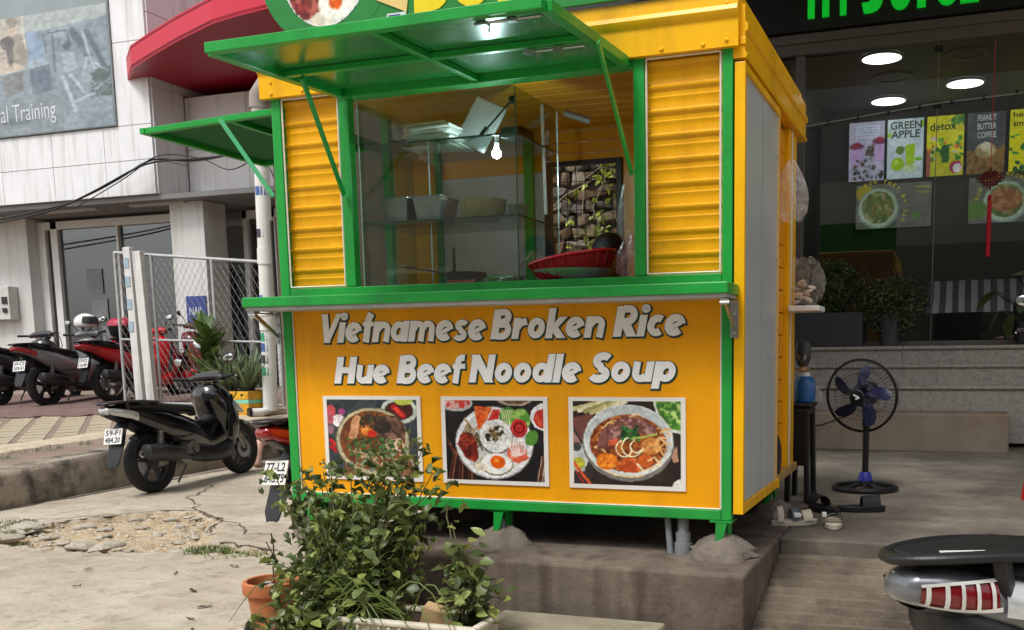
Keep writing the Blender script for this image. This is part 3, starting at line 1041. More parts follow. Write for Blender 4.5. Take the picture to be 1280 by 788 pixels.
blk = S('concrete_step', MB().box(-3.2, 1.4, 5.06, 5.498, .3, .668), mat('worn_step', (146, 132, 116), .85, var=.2, scale=3, bump=.3, bscale=40, rgb2=(150, 104, 76), thr=(.56, .66)), bev=.02)
# inner shell
S('inner_floor', MB().box(-5, 9, 6.45, 9.2, 1.0, 1.27), DWALL)
S('inner_wall', MB().box(-5, 9, 9.05, 9.3, 1.2, 4.3), mat('shop_back_wall', (64, 64, 65), .55, var=.15, scale=1.5))
S('inner_wall', MB().box(-.95, -.8, 6.5, 9.04, 1.27, 4.28), DWALL)
S('ceiling', MB().box(-5, 9, 6.5, 9.3, 4.28, 4.4), mat('shop_ceiling', (92, 92, 92), .6, var=.06, scale=2))
S('upper_wall', MB().box(-5, 9, 6.42, 9.3, 4.42, 12), DWALL)
S('side_wall', MB().box(-5, -4.8, 6.5, 9.3, .3, 4.4), DWALL)
S('base_wall', MB().box(-5, 9, 6.43, 6.6, .3, 1.26), DWALL)
S('added_overhang', MB().box(-2.5, 12, 1.3, 6.4, 5.2, 5.5), mat('added_overhang_soffit', (140, 138, 132), .8, var=.1, scale=1))  # unseen slab added above the view to darken the forecourt
MET = mat('brown_grey_metal', (104, 98, 92), .5, metal=.3, var=.12, scale=5)
S('window_head', MB().box(-5, 9, 6.28, 6.44, 4.25, 4.43), MET, bev=.012)
S('window_head', MB().box(-5, 9, 6.25, 6.28, 4.36, 4.45), MET, bev=.006)
for (x0, x1) in ((-.72, -.63), (-3.0, -2.9), (3.4, 3.5)):
    S('mullion', MB().box(x0, x1, 6.3, 6.4, 1.285, 4.25), MET, bev=.006)
S('sill', MB().box(-5, 9, 6.3, 6.42, 1.282, 1.33), MET, bev=.008)
for (x0, x1) in ((-2.9, -.72), (-.63, .676), (.684, 2.0), (2.008, 3.4)):
    S('window_pane', MB().box(x0, x1, 6.345, 6.353, 1.33, 4.25), SHOPGLASS)
S('patch_fitting', MB().box(.64, .72, 6.335, 6.343, 3.62, 3.69), BLACK)
S('patch_fitting', MB().box(.64, .72, 6.335, 6.343, 4.16, 4.22), BLACK)
# horizontal wire with clips across the glass
o = S('tension_wire', MB().tube([(-.65, 6.33, 3.55), (.68, 6.33, 3.67), (2.6, 6.33, 3.74)], .009, 6), GALV)
for x in (.68, 2.004):
    S('pane_edge', MB().box(x - .0035, x + .0035, 6.338, 6.36, 1.335, 4.248), mat('pane_edge', (120, 126, 122), .3))
for k in range(9):
    S('wire_clip', MB().box(-.4 + k * .3, -.375 + k * .3, 6.322, 6.34, 3.56 + k * .022, 3.60 + k * .022), BLACK)
# sign band
sign = S('sign_band', MB().box(-5, 9, 6.2, 6.41, 4.46, 6.6), mat('sign_black', (22, 22, 25), .45, var=.2, scale=8))
SG = mat('sign_green', (10, 196, 48), .4, emit=.35)
for ch, x0, w, z in (('H', -.589, .21, 4.565), ('Y', -.36, .24, 4.561), ('J', -.06, .2, 4.55), ('U', .205, .21, 4.548), ('I', .468, .08, 4.547), ('C', .625, .2, 4.538), ('E', .865, .17, 4.54)):
    lettering('sign_letter', ch, SG, sign, (x0, 6.197, z), (1, 0, 0), (0, 0, 1), (0, -1, 0), w, .48, offset=.06, depth=.04)

# ---- ceiling lamps (lit)
LAMP = mat('lit_lamp', (255, 255, 252), .5, var=0, emit=4.5)
for i, (x, y, l) in enumerate(((.105, 6.72, 'round lit ceiling lamp closest to the shop window'), (.94, 8.05, 'round lit ceiling lamp crossed by the thin wire'), (.06, 8.55, 'round lit ceiling lamp above the milkshake menu screen'))):
    t = thing('ceiling_lamp', l, 'ceiling lamp', (x, y, 4.28), group='round lit lamps in the shop ceiling')
    MB().lathe([(.225, 4.279), (.225, 4.262), (.2, 4.255)], (x, y, 0)).build('lamp_rim', WHITE, t)
    MB().lathe([(.205, 4.258), (.15, 4.248), (0.001, 4.245)], (x, y, 0)).build('diffuser', LAMP, t, smooth=60)
for i, (x, y, l) in enumerate(((.95, 6.9, 'unlit round ceiling diffuser beside the window fitting'), (.16, 7.55, 'unlit round ceiling diffuser between two lit lamps'))):
    b = MB(); b.lathe([(.23, 4.279), (.23, 4.265), (.16, 4.26), (.15, 4.272), (.08, 4.268), (.001, 4.262)], (x, y, 0))
    tag(b.build('ceiling_diffuser', mat('diffuser_grey', (84, 84, 84), .5), smooth=40), l, 'ceiling fitting')
# ---------------------------------------------------------------- the food kiosk
kiosk = thing('food_kiosk', 'orange and green food kiosk with raised green serving hatch', 'food kiosk', (-1.15, .8, .5))
K = lambda name, b, m, **k: b.build(name, m, kiosk, **k)
ZB, ZT = .5, 2.5
# frame posts and rails
for (x0, x1) in ((-.045, 0), (-.437, -.387), (-1.924, -1.87), (-2.31, -2.258)):
    z0 = ZB if x0 in (-.045, -2.31) else 1.577
    K('post', MB().box(x0, x1, 0, .05, z0, ZT), GREEN, bev=.004)
K('bottom_rail', MB().box(-2.257, -.046, 0, .05, ZB, .546), GREEN, bev=.004)
K('counter_rail', MB().box(-2.257, -.046, .002, .05, 1.5, 1.576), GREEN, bev=.003)
K('top_rail', MB().box(-1.869, -.438, .004, .05, 2.455, 2.5), GREEN, bev=.003)
# lower orange panel with white bead
K('front_panel', MB().box(-2.257, -.046, .012, .03, .547, 1.499), ORANGE)
b = MB()
b.tube([(-2.254, .008, .55), (-.049, .008, .55)], .004, 6)
b.tube([(-2.254, .008, .55), (-2.254, .008, 1.495)], .004, 6)
b.tube([(-.049, .008, .55), (-.049, .008, 1.495)], .004, 6)
K('bead', b, WHITE_TRIM)
# corrugated upper panels
def corrugated(x0, x1, z0, z1, y):
    prof = []
    n = 9
    p = (z1 - z0) / n
    for i in range(n):
        z = z0 + i * p
        prof += [(z, 0), (z + .18 * p, -.0005), (z + .36 * p, .0005), (z + .41 * p, -.0025), (z + .46 * p, -.0025), (z + .50 * p, .0005), (z + .68 * p, .0), (z + .78 * p, -.008), (z + .83 * p, -.011), (z + .9 * p, -.011), (z + .96 * p, -.001)]
    prof.append((z1, 0))
    rows = []
    for t in np.linspace(0, 1, 9):
        x = x0 + (x1 - x0) * t
        rows.append([(x, y + d + .0012 * math.sin(5 * t + z * 3), z) for (z, d) in prof])
    return MB().sheet(rows)
for (x0, x1) in ((-.383, -.049), (-2.254, -1.928)):
    pn = K('corrugated_panel', corrugated(x0, x1, 1.58, 2.487, .034), mat('yellow_corrugated', (232, 168, 0), .4, var=.08, scale=5, coat=.12, spec=.3, rgb2=(204, 142, 4), thr=(.52, .76), streak=(150, 100, 10), stamt=.35), smooth=35)
    b = MB()
    q = [(x0 + .004, .006, 1.583), (x1 - .004, .006, 1.583), (x1 - .004, .006, 2.486), (x0 + .004, .006, 2.486), (x0 + .004, .006, 1.583)]
    for i in range(4):
        b.tube([q[i], q[i + 1]], .0045, 6)
    b.build('bead', WHITE_TRIM, pn)
    for i in range(9):
        b = MB(); b.ell((x0 + .016, .012, 1.68 + i * .1), .005, 8, 5); b.build('rivet', mat('rusty_rivet', (120, 84, 40), .6), pn)
# header fascia with a rolled top edge
b = MB()
prof = [(.0, 2.49), (-.03, 2.49), (-.032, 2.60), (-.045, 2.612), (-.052, 2.63), (-.046, 2.648), (-.032, 2.655), (-.03, 2.70), (.0, 2.72)]
b.loft([[(x, p[0], p[1]) for p in prof] for x in (-2.35, .028)])
hd = K('header_fascia', b, YELLOW, smooth=35)
for x, z in ((-.02, 2.66), (-.02, 2.515), (-.12, 2.507), (-.3, 2.507), (-.5, 2.507), (-1.93, 2.507), (-2.1, 2.507), (-2.28, 2.507), (-2.28, 2.56)):
    b = MB(); b.ell((x, -.032, z), (.009, .006, .009), 10, 6); b.build('rivet', YELLOW, hd, smooth=60)
# roof slab
K('roof', MB().box(-2.36, .03, .002, 1.72, 2.66, 2.715), YELLOW, bev=.01)
# right eave: moulded strip running back
b = MB()
prof = [(.0, 2.45), (.055, 2.45), (.06, 2.465), (.05, 2.478), (.05, 2.55), (.062, 2.56), (.062, 2.585), (.05, 2.595), (.05, 2.66), (.0, 2.66)]
b.loft([[(p[0], y, p[1]) for p in prof] for y in (.004, 1.75)])
K('eave', b, YELLOW, smooth=35)
K('corner_cap', MB().box(.029, .055, -.004, .03, 2.5, 2.53), YELLOW, bev=.003)
# shelf counter with brackets
sh = K('shelf_counter', MB().box(-2.37, .03, -.22, -.002, 1.478, 1.525), GREEN, bev=.005)
MB().box(-2.36, .02, -.205, -.012, 1.463, 1.4775).build('shelf_underside', GALV, sh)
for x in (.012, -2.335):
    b = MB()
    b.beam((x, -.006, 1.46), (x, -.006, 1.30), .035, .006, (0, 1, 0))
    b.beam((x, -.012, 1.452), (x, -.2, 1.452), .035, .006)
    b.beam((x, -.012, 1.34), (x, -.18, 1.447), .012, .02)
    b.tube([(x - .02, -.19, 1.442), (x + .02, -.19, 1.442)], .01, 8)
    for z in (1.32, 1.36, 1.40):
        b.ell((x, -.012, z), (.007, .004, .007), 8, 5)
    b.build('shelf_bracket', STEEL, sh, bev=.001)
b = MB()
b.tube([(-2.33, -.05, 1.45), (-2.47, -.03, 1.445), (-2.48, -.03, 1.44)], .011, 8)
b.build('shelf_tube', WHITE, sh)
# right side: outside door leaf with grey sheet
dl = K('door_stile', MB().box(.008, .053, .0, .03, .53, 2.434), YELLOW, bev=.003)
K('door_stile', MB().box(.01, .05, .855, .885, .53, 2.434), mat('pale_stile', (222, 178, 104), .5, var=.1, scale=10), bev=.003)
K('door_rail', MB().box(.012, .053, .031, .854, .53, .575), YELLOW, bev=.003)
K('door_rail', MB().box(.012, .053, .031, .854, 2.40, 2.434), YELLOW, bev=.003)
K('door_sheet', MB().box(.02, .042, .031, .854, .576, 2.399), mat('grey_side_sheet', (184, 187, 184), .34, var=.06, scale=2, coat=.1, streak=(166, 166, 160), stamt=.15), bev=.001)
for z in (.7, 1.2, 1.7, 2.2):
    for y in (.05, .835):
        K('rivet', MB().ell((.043, y, z), (.004, .007, .007), 8, 5), ALU)
K('sheet_seam', MB().box(.0425, .044, .44, .452, .577, 2.398), GALV)
K('floor_latch', MB().box(.03, .06, .87, .9, .53, .58), YELLOW, bev=.003)
# plank wall behind the leaf and rear corner post
for i in range(15):
    z = .6 + i * .122
    K('plank', MB().box(-.02, .0, .888, 1.33, z, z + .116), mat('plank_yellow', (228, 150, 8), .4, var=.12, scale=7, coat=.2), bev=.004)
K('corner_post', MB().box(-.03, .025, 1.335, 1.58, .58, 2.445), YELLOW, bev=.004)
K('corner_trim', MB().box(.0255, .03, 1.40, 1.43, .58, 2.445), WHITE_TRIM)
K('side_rail', MB().box(-.03, .045, .90, 1.6, .545, .59), mat('worn_rail', (176, 140, 80), .6, var=.25, scale=14), bev=.003)
# left side wall, back wall with window, floor, ceiling
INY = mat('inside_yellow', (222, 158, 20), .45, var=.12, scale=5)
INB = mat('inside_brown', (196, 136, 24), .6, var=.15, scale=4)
K('left_wall', MB().box(-2.3, -2.285, .052, 1.6, .55, 1.55), YELLOW)
K('left_wall', MB().box(-2.3, -2.285, 1.02, 1.6, 1.551, 2.45), YELLOW)
for (y0, y1) in ((.052, .1), (.97, 1.02)):
    K('side_post', MB().box(-2.306, -2.26, y0, y1, 1.552, 2.66), GREEN, bev=.003)
K('post', MB().box(-2.305, -2.25, 1.55, 1.6, .5, 2.66), GREEN, bev=.003)
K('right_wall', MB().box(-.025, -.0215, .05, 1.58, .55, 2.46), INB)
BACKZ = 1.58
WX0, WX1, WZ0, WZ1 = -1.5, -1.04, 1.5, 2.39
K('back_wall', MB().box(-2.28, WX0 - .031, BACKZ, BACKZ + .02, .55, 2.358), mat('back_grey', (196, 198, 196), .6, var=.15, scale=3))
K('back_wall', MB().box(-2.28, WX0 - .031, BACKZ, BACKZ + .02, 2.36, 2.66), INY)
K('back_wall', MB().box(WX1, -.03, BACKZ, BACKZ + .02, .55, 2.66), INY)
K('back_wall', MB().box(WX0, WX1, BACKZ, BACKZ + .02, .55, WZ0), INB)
for i in range(4):
    z = WZ1 + i * .068
    K('back_slat', MB().box(WX0, WX1, BACKZ, BACKZ + .02, z + .001, z + .064), INY, bev=.003)
for (x0, x1, z0, z1) in ((WX0 - .03, WX0 + .02, WZ0, WZ1 + .02), (WX1 - .015, WX1 + .02, WZ0, WZ1 + .02), (WX0 + .02, WX1 - .015, WZ1 - .01, WZ1 + .02)):
    K('window_frame', MB().box(x0, x1, BACKZ - .03, BACKZ - .002, z0, z1), BLACK, bev=.003)
for i in range(7):
    x = WX0 + .05 + i * .06
    K('window_bar', MB().tube([(x, BACKZ + .01, WZ0), (x, BACKZ + .01, WZ1)], .0025, 5), BLACK)
for i in range(4):
    K('window_bar', MB().tube([(WX0, BACKZ + .012, 1.78 + i * .17), (WX1, BACKZ + .012, 1.78 + i * .17)], .0025, 5), BLACK)
for i in range(12):
    y = .06 + i * .125
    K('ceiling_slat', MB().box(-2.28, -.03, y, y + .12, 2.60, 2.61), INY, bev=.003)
K('floor', MB().box(-2.28, -.03, .05, 1.58, .548, .57), DARKGREY)
K('worktop', MB().box(-2.25, -.45, .06, .75, 1.5, 1.565), STEEL)
K('wall_post', MB().box(-1.66, -1.6, 1.54, 1.575, .6, 2.6), GREEN)
# fold-up serving hatch
FL, FR, FY, FZ0, FZ1 = -1.885, -.462, -.9, 2.472, 2.432
ht = K('hatch', MB().add([(FL + .02, -.01, FZ0 + .016), (FR - .02, -.01, FZ0 + .016), (FR - .02, FY + .02, FZ1 + .016), (FL + .02, FY + .02, FZ1 + .016),
                          (FL + .02, -.01, FZ0 + .021), (FR - .02, -.01, FZ0 + .021), (FR - .02, FY + .02, FZ1 + .021), (FL + .02, FY + .02, FZ1 + .021)],
                         [(0, 1, 2, 3), (7, 6, 5, 4), (0, 4, 5, 1), (1, 5, 6, 2), (2, 6, 7, 3), (3, 7, 4, 0)]), GREEN_UNDER)
zf = lambda y: FZ0 + (FZ1 - FZ0) * (y / FY)
for (p, q, w) in (((FL, FY, zf(FY)), (FR, FY, zf(FY)), .042), ((FL, -.02, zf(0)), (FR, -.02, zf(0)), .04), ((FL, -.04, zf(0)), (FL, FY + .02, zf(FY)), .042), ((FR, -.04, zf(0)), (FR, FY + .02, zf(FY)), .042),
                  ((FL + .02, -.45, zf(-.45)), (FR - .02, -.45, zf(-.45)), .03), ((-1.17, -.04, zf(0) + .001), (-1.17, FY + .02, zf(FY) + .001), .03)):
    b = MB(); b.beam(p, q, w, .04 if w > .035 else .026); b.build('hatch_frame', GREEN, ht, bev=.003)
for y in (-.86, -.44):
    b = MB()
    b.tube([(-.75, y, zf(y) - .026), (-.49, y, zf(y) - .026)], .006, 8)
    b.obox((-.72, y, zf(y) - .026), (.02, .012, .008)); b.obox((-.6, y, zf(y) - .026), (.018, .012, .008))
    b.tube([(-.69, y, zf(y) - .026), (-.69, y - .005, zf(y) - .06)], .004, 6)
    b.build('bolt', STEEL, ht)
for (xa, xb) in ((-.43, -.44), (-1.79, -1.9)):
    b = MB(); b.beam((xa, -.45, zf(-.45) - .02), (xb, -.02, 2.01), .026, .012, (1, 0, 0))
    b.ell((xb, -.022, 2.02), (.008, .008, .008), 8, 5)
    b.build('hatch_strut', GREEN, ht, bev=.002)
# side hatch on the left
SX0, SX1 = -2.315, -3.12
sz = lambda x: 2.465 + (x - SX0) * .055
sh2 = K('side_hatch', MB().add([(SX0, .06, sz(SX0)), (SX1, .02, sz(SX1)), (SX1, .96, sz(SX1)), (SX0, .96, sz(SX0)), (SX0, .06, sz(SX0) + .006), (SX1, .02, sz(SX1) + .006), (SX1, .96, sz(SX1) + .006), (SX0, .96, sz(SX0) + .006)],
                               [(0, 1, 2, 3), (7, 6, 5, 4), (0, 4, 5, 1), (1, 5, 6, 2), (2, 6, 7, 3), (3, 7, 4, 0)]), mat('green_side_sheet', (20, 96, 46), .6, var=.14, scale=4, spec=.15))
for (p, q) in (((SX0, .06, 2.45), (SX1, .02, sz(SX1) - .012)), ((SX1, .0, sz(SX1) - .012), (SX1, .98, sz(SX1) - .012)), ((SX0, .95, 2.45), (SX1, .95, sz(SX1) - .012)), ((SX0 - .3, .08, sz(SX0 - .3) - .01), (SX0 - .3, .94, sz(SX0 - .3) - .01))):
    b = MB(); b.beam(p, q, .03, .03); b.build('hatch_frame', GREEN, sh2, bev=.003)
b = MB(); b.beam((-2.62, .0, 2.425), (-2.322, .0, 2.03), .022, .01, (0, 1, 0)); b.build('hatch_strut', mat('pale_green', (70, 168, 110), .4), sh2, bev=.002)
# casters, each set in a heap of cement
CEM = mat('cement_heap', (118, 108, 97), .92, var=.2, scale=14, bump=.7, bscale=50)
for (x, y, s) in ((-1.14, .06, 1.), (-.045, .04, 1.15), (-2.2, .06, 1.), (-.05, 1.25, 1.), (-1.14, 1.3, 1.)):
    b = MB()
    b.box(x - .05, x + .05, y - .05, y + .05, .492, .4995)
    b.prism([(y - .035, .49), (y + .05, .49), (y + .035, .40), (y + .0, .385)], 'yz', x - .03, x - .024)
    b.prism([(y - .035, .49), (y + .05, .49), (y + .035, .40), (y + .0, .385)], 'yz', x + .024, x + .03)
    b.prism([(x - .02, .49), (x + .03, .49), (x + .008, .41), (x - .024, .385)], 'xz', y - .06, y - .05)
    cs = K('caster', b, GREEN)
    MB().lathe([(.012, -.02), (.055, -.018), (.06, 0), (.055, .018), (.012, .02)], (x, y + .02, .40), (1, 0, 0), 18).build('caster_wheel', mat('caster_grey', (120, 124, 118), .5), cs, smooth=40)
    b = MB()
    rows = []
    g3 = random.Random(int(x * 1000 + y * 77))
    for i in range(12):
        q = i / 11.
        r = s * .125 * math.sqrt(max(0, 1 - q ** 1.7)) * (1.12 - .2 * q); z = .322 + s * .1 * q
        rows.append([(x + r * (1 + .14 * math.sin(3 * t + x * 9) + .07 * math.sin(7 * t + i) + g3.uniform(-.05, .05)) * math.cos(t), y + r * .9 * (1 + .12 * math.cos(5 * t + x * 5)) * math.sin(t), z + g3.uniform(-.005, .005)) for t in [2 * PI * k / 24 for k in range(24)]])
        rows[-1].append(rows[-1][0])
    b.sheet(rows)
    o = b.build('cement_heap', CEM, smooth=45)
    tag(o, {-1.14: 'grey cement heap holding the middle ' + ('front' if y < 1 else 'rear') + ' caster of the kiosk', -.045: 'rough cement heap at the front right corner caster', -2.2: 'cement heap behind the leafy shrub under the kiosk', -.05: 'cement heap under the rear right side of the kiosk'}[x], 'cement')
# drain pipes below the kiosk
b = MB(); b.tube([(-.235, .06, .499), (-.235, .06, .32)], .026, 14); b.tube([(-.235, .06, .43), (-.235, .06, .32)], .034, 14); b.tube([(-.235, .06, .38), (-.235, .06, .32)], .041, 14)
K('drain_pipe', b, PVC, smooth=40)
b = MB(); b.tube([(-.31, .06, .499), (-.292, .05, .32)], .015, 12)
K('drain_pipe', b, PVC, smooth=40)

# ---------------------------------------------------------------- lettering and prints on the front
INK = mat('dark_green_ink', (16, 58, 44), .45, var=.1)
LETW = mat('white_letter', (250, 250, 251), .4, var=.05, scale=20)
# chunky slanted letters, drawn stroke by stroke
def arc_(cx, cy, rx, ry, a0, a1, n=14):
    return [(cx + rx * math.cos(R(a0 + (a1 - a0) * i / n)), cy + ry * math.sin(R(a0 + (a1 - a0) * i / n))) for i in range(n + 1)]
GW, GT_ = .205, .15
def glyphs():
    G_ = {}
    st = lambda x, y0=0., y1=.7, w=GW: ([(x, y0), (x, y1)], w)
    G_['V'] = (.66, [([(.02 + .1, 1.), (.27 + .05, 0)], GW), ([(.62, 1.), (.30, 0)], .16)])
    G_['i'] = (.26, [st(.12), (arc_(.15, .9, .062, .062, 0, 360), .125)])
    G_['e'] = (.56, [(arc_(.27, .35, .185, .24, 8, 318), GW * .92), ([(.14, .26), (.42, .42)], .11)])
    G_['t'] = (.36, [([(.17, 0), (.17, .78), (.24, .98)], GW), ([(0, .62), (.36, .62)], .13)])
    G_['n'] = (.60, [st(.12), ([(.16, .42)] + arc_(.34, .42, .15, .17, 150, 0, 10) + [(.48, 0)], GW * .9)])
    G_['m'] = (.88, [st(.12), ([(.16, .42)] + arc_(.30, .42, .13, .17, 150, 0, 10) + [(.43, 0)], GW * .85), ([(.46, .42)] + arc_(.60, .42, .14, .17, 150, 0, 10) + [(.75, 0)], GW * .85)])
    G_['a'] = (.60, [(arc_(.26, .35, .165, .235, 0, 360, 20), GW * .88), st(.48)])
    G_['s'] = (.46, [(arc_(.24, .50, .13, .105, 20, 250, 10) + arc_(.21, .20, .14, .11, 70, -160, 10), GW * .8)])
    G_['r'] = (.46, [st(.12), ([(.16, .40), (.24, .54), (.42, .58)], .20)])
    G_['o'] = (.58, [(arc_(.28, .35, .165, .235, 0, 360, 20), GW * .92)])
    G_['k'] = (.60, [([(.12, 0), (.12, 1.0)], GW), ([(.20, .30), (.48, .70)], .16), ([(.20, .40), (.50, 0)], .22)])
    G_['c'] = (.48, [(arc_(.27, .35, .17, .235, 52, 308), GW * .92)])
    G_['u'] = (.60, [([(.12, .7), (.12, .28)] + arc_(.27, .28, .15, .17, 180, 340, 10), GW * .9), st(.48)])
    G_['f'] = (.44, [([(.16, 0), (.16, .72)] + arc_(.30, .76, .14, .14, 180, 70, 8), GW * .9), ([(0, .6), (.40, .6)], .14)])
    G_['d'] = (.62, [(arc_(.26, .35, .165, .235, 0, 360, 20), GW * .88), ([(.50, 0), (.50, 1.0)], GW)])
    G_['l'] = (.26, [([(.12, 0), (.12, 1.0)], GW)])
    G_['p'] = (.62, [([(.12, -.24), (.12, .7)], GW), (arc_(.34, .35, .165, .235, 0, 360, 20), GW * .88)])
    G_['H'] = (.72, [([(.13, 0), (.13, 1)], GW * 1.1), ([(.58, 0), (.58, 1)], GW * 1.1), ([(.2, .5), (.5, .5)], .18)])
    G_['N'] = (.76, [([(.12, 0), (.12, 1)], GW), ([(.62, 0), (.62, 1)], GW), ([(.10, 1.0), (.64, 0)], .24)])
    G_['B'] = (.66, [([(.13, 0), (.13, 1)], GW * 1.1), ([(.2, .905), (.34, .905)] + arc_(.34, .735, .14, .17, 90, -90, 10) + [(.2, .565)], .19), ([(.2, .49), (.37, .49)] + arc_(.37, .295, .16, .20, 90, -90, 10) + [(.2, .095)], .19)])
    G_['R'] = (.66, [([(.13, 0), (.13, 1)], GW * 1.1), ([(.2, .905), (.36, .905)] + arc_(.36, .70, .15, .205, 90, -90, 10) + [(.2, .495)], .19), ([(.28, .50), (.54, 0)], .25)])
    G_['S'] = (.58, [(arc_(.32, .73, .18, .17, 30, 250, 12) + arc_(.26, .27, .20, .17, 75, -160, 12), GW)])
    return G_
GLY = glyphs()
def chunky(name, word, m, par, x0, x1, z0, z1, y, depth, border=0.0, shear=.2, dx=0., dz=0.):
    """word between x0..x1 with baseline z0 and cap height z1; outlines grown by border (metres)"""
    tot = sum(GLY[c][0] for c in word) - .04
    sy = z1 - z0; sx = (x1 - x0 - shear * sy * .6) / tot
    b = MB(); cur = 0.; k = 0
    for c in word:
        adv, strokes = GLY[c]
        for (pl, w) in strokes:
            k += 1
            P = [Vector((x0 + (cur + p[0]) * sx + shear * p[1] * sy, z0 + p[1] * sy)) for p in pl]
            ww = w * sx * .5 + border
            closed = (P[0] - P[-1]).length < 1e-5
            if closed:
                P = P[:-1]
            elif border:
                P[0] = P[0] - (P[1] - P[0]).normalized() * border
                P[-1] = P[-1] + (P[-1] - P[-2]).normalized() * border
            n = len(P); L_ = []; Rr_ = []
            for i in range(n):
                a = P[(i - 1) % n] if (closed or i > 0) else P[i]
                c2 = P[(i + 1) % n] if (closed or i < n - 1) else P[i]
                d = (c2 - a).normalized(); nn = Vector((-d.y, d.x))
                if not closed and n == 2:
                    # cut the ends level, like the painted letters
                    nn = Vector((-1 if d.y > 0 else 1, 0)) if abs(d.y) > abs(d.x) * .6 else nn
                    q = ww / max(.35, abs(nn.dot(Vector((-d.y, d.x)))))
                else:
                    q = ww
                L_.append(P[i] + nn * q); Rr_.append(P[i] - nn * q)
            yf = y - depth - .00012 * (k % 9)
            vs_ = [(p.x + dx, yf, p.y + dz) for p in L_] + [(p.x + dx, yf, p.y + dz) for p in Rr_] + [(p.x + dx, y, p.y + dz) for p in L_] + [(p.x + dx, y, p.y + dz) for p in Rr_]
            fs = []
            for i in range(n if closed else n - 1):
                j = (i + 1) % n
                fs += [(i, j, n + j, n + i), (2 * n + i, 2 * n + j, j, i), (n + i, n + j, 3 * n + j, 3 * n + i)]
            if not closed:
                fs += [(0, n, 3 * n, 2 * n), (n - 1, 3 * n - 1, 4 * n - 1, 2 * n - 1)]
            b.add(vs_, fs)
        cur += adv
    return b.build(name, m, par)
def slogan(body, x0, x1, z0, z1):
    chunky('lettering_shadow', body, INK, kiosk, x0, x1, z0, z1, .0118, .001, border=.006, dx=.003, dz=-.004)
    chunky('lettering', body, LETW, kiosk, x0, x1, z0, z1, .0100, .002)
slogan('Vietnamese', -2.112, -1.175, 1.306, 1.448)
slogan('Broken', -1.158, -.582, 1.311, 1.448)
slogan('Rice', -.55, -.207, 1.313, 1.448)
slogan('Hue', -2.03, -1.705, 1.104, 1.236)
slogan('Beef', -1.672, -1.292, 1.105, 1.24)
slogan('Noodle', -1.278, -.70, 1.109, 1.24)
slogan('Soup', -.668, -.25, 1.112, 1.241)

WH = (236, 232, 224)
def paint_hue():      # noodle soup with ham, herbs; board and chillies
    c = Cv(150, 118, 150 / 118., (58, 66, 70), 2)
    one = np.ones_like(c.X)
    c.mottle(one, (40, 46, 50), 22, .6); c.mottle(one, (82, 90, 92), 9, .35, .6)
    m = c.poly([(.18, .82), (.95, .72), (1, 1), (.16, 1)], (138, 100, 66)); c.mottle(m, (96, 64, 42), 6, .8)
    c.line(.9, .72, .99, .96, .006, (180, 180, 176))
    c.ell(.05, .15, .05, .08, (196, 78, 84)); c.ell(.17, .16, .04, .045, (164, 66, 120)); c.ell(.13, .28, .075, .085, (226, 216, 216)); c.ell(.03, .25, .04, .08, (178, 86, 96)); c.line(.13, .2, .14, .34, .004, (180, 160, 170)); c.ell(.03, .4, .04, .06, (140, 100, 110))
    c.line(.03, .54, .1, .62, .022, (206, 30, 34)); c.line(.03, .62, .08, .68, .018, (190, 26, 30))
    c.ell(.81, .14, .2, .17, (196, 206, 190)); c.ell(.81, .14, .155, .12, (70, 28, 24)); c.ell(.86, .02, .1, .05, (186, 196, 76)); c.line(.75, .1, .85, .2, .03, (200, 30, 28)); c.line(.76, .11, .84, .19, .007, (240, 90, 70))
    c.ell(.5, .55, .42, .45, (92, 84, 60)); c.ell(.5, .54, .405, .43, (184, 174, 138)); c.ell(.5, .53, .365, .385, (110, 66, 34))
    m = c.ell(.5, .53, .355, .375, (132, 74, 36)); c.mottle(m, (88, 44, 22), 10, .7)
    c.poly([(.24, .5), (.28, .27), (.34, .2), (.38, .22), (.36, .36), (.32, .54)], (204, 148, 106)); c.mottle(c.poly([(.25, .49), (.29, .28), (.34, .22), (.365, .24), (.345, .36), (.31, .52)], (208, 152, 110)), (184, 122, 84), 5, .6)
    meat = c.ell(.7, .4, .17, .2, (96, 66, 52)); c.mottle(meat, (146, 108, 90), 7, .9); c.mottle(meat, (48, 32, 26), 6, .8)
    c.ell(.62, .35, .1, .09, (46, 36, 32)); c.ell(.74, .56, .1, .05, (214, 174, 146), -20); c.ell(.7, .62, .09, .06, (196, 160, 128))
    c.ell(.44, .4, .06, .07, (224, 120, 40)); c.ell(.5, .44, .05, .045, (206, 40, 22)); c.ell(.43, .385, .03, .03, (240, 160, 80))
    c.blobs(60, .38, .62, .2, .36, .018, [(38, 42, 30), (60, 66, 44), (30, 30, 26), (72, 50, 34)], seed=1)
    c.blobs(150, .22, .75, .5, .75, .016, [(30, 78, 34), (52, 104, 48), (22, 52, 28), (72, 118, 62)], m, 2)
    for i in range(22):
        g4 = random.Random(i + 300); x = g4.uniform(.22, .72); y = g4.uniform(.62, .8); c.curve([(x, y), (x + g4.uniform(-.03, .06), y + .05), (x + g4.uniform(0, .12), y + g4.uniform(.04, .1))], .0045, g4.choice([(200, 180, 144), (176, 154, 118), (150, 126, 90)]))
    c.ring(.8, .6, .045, .009, (226, 206, 180)); c.ring(.83, .64, .06, .008, (214, 190, 164), -60, 120)
    c.blobs(70, .3, .75, .7, .9, .014, [(60, 100, 52), (90, 120, 70), (190, 170, 130)], m, 4)
    return c.grade(1.0, .06)
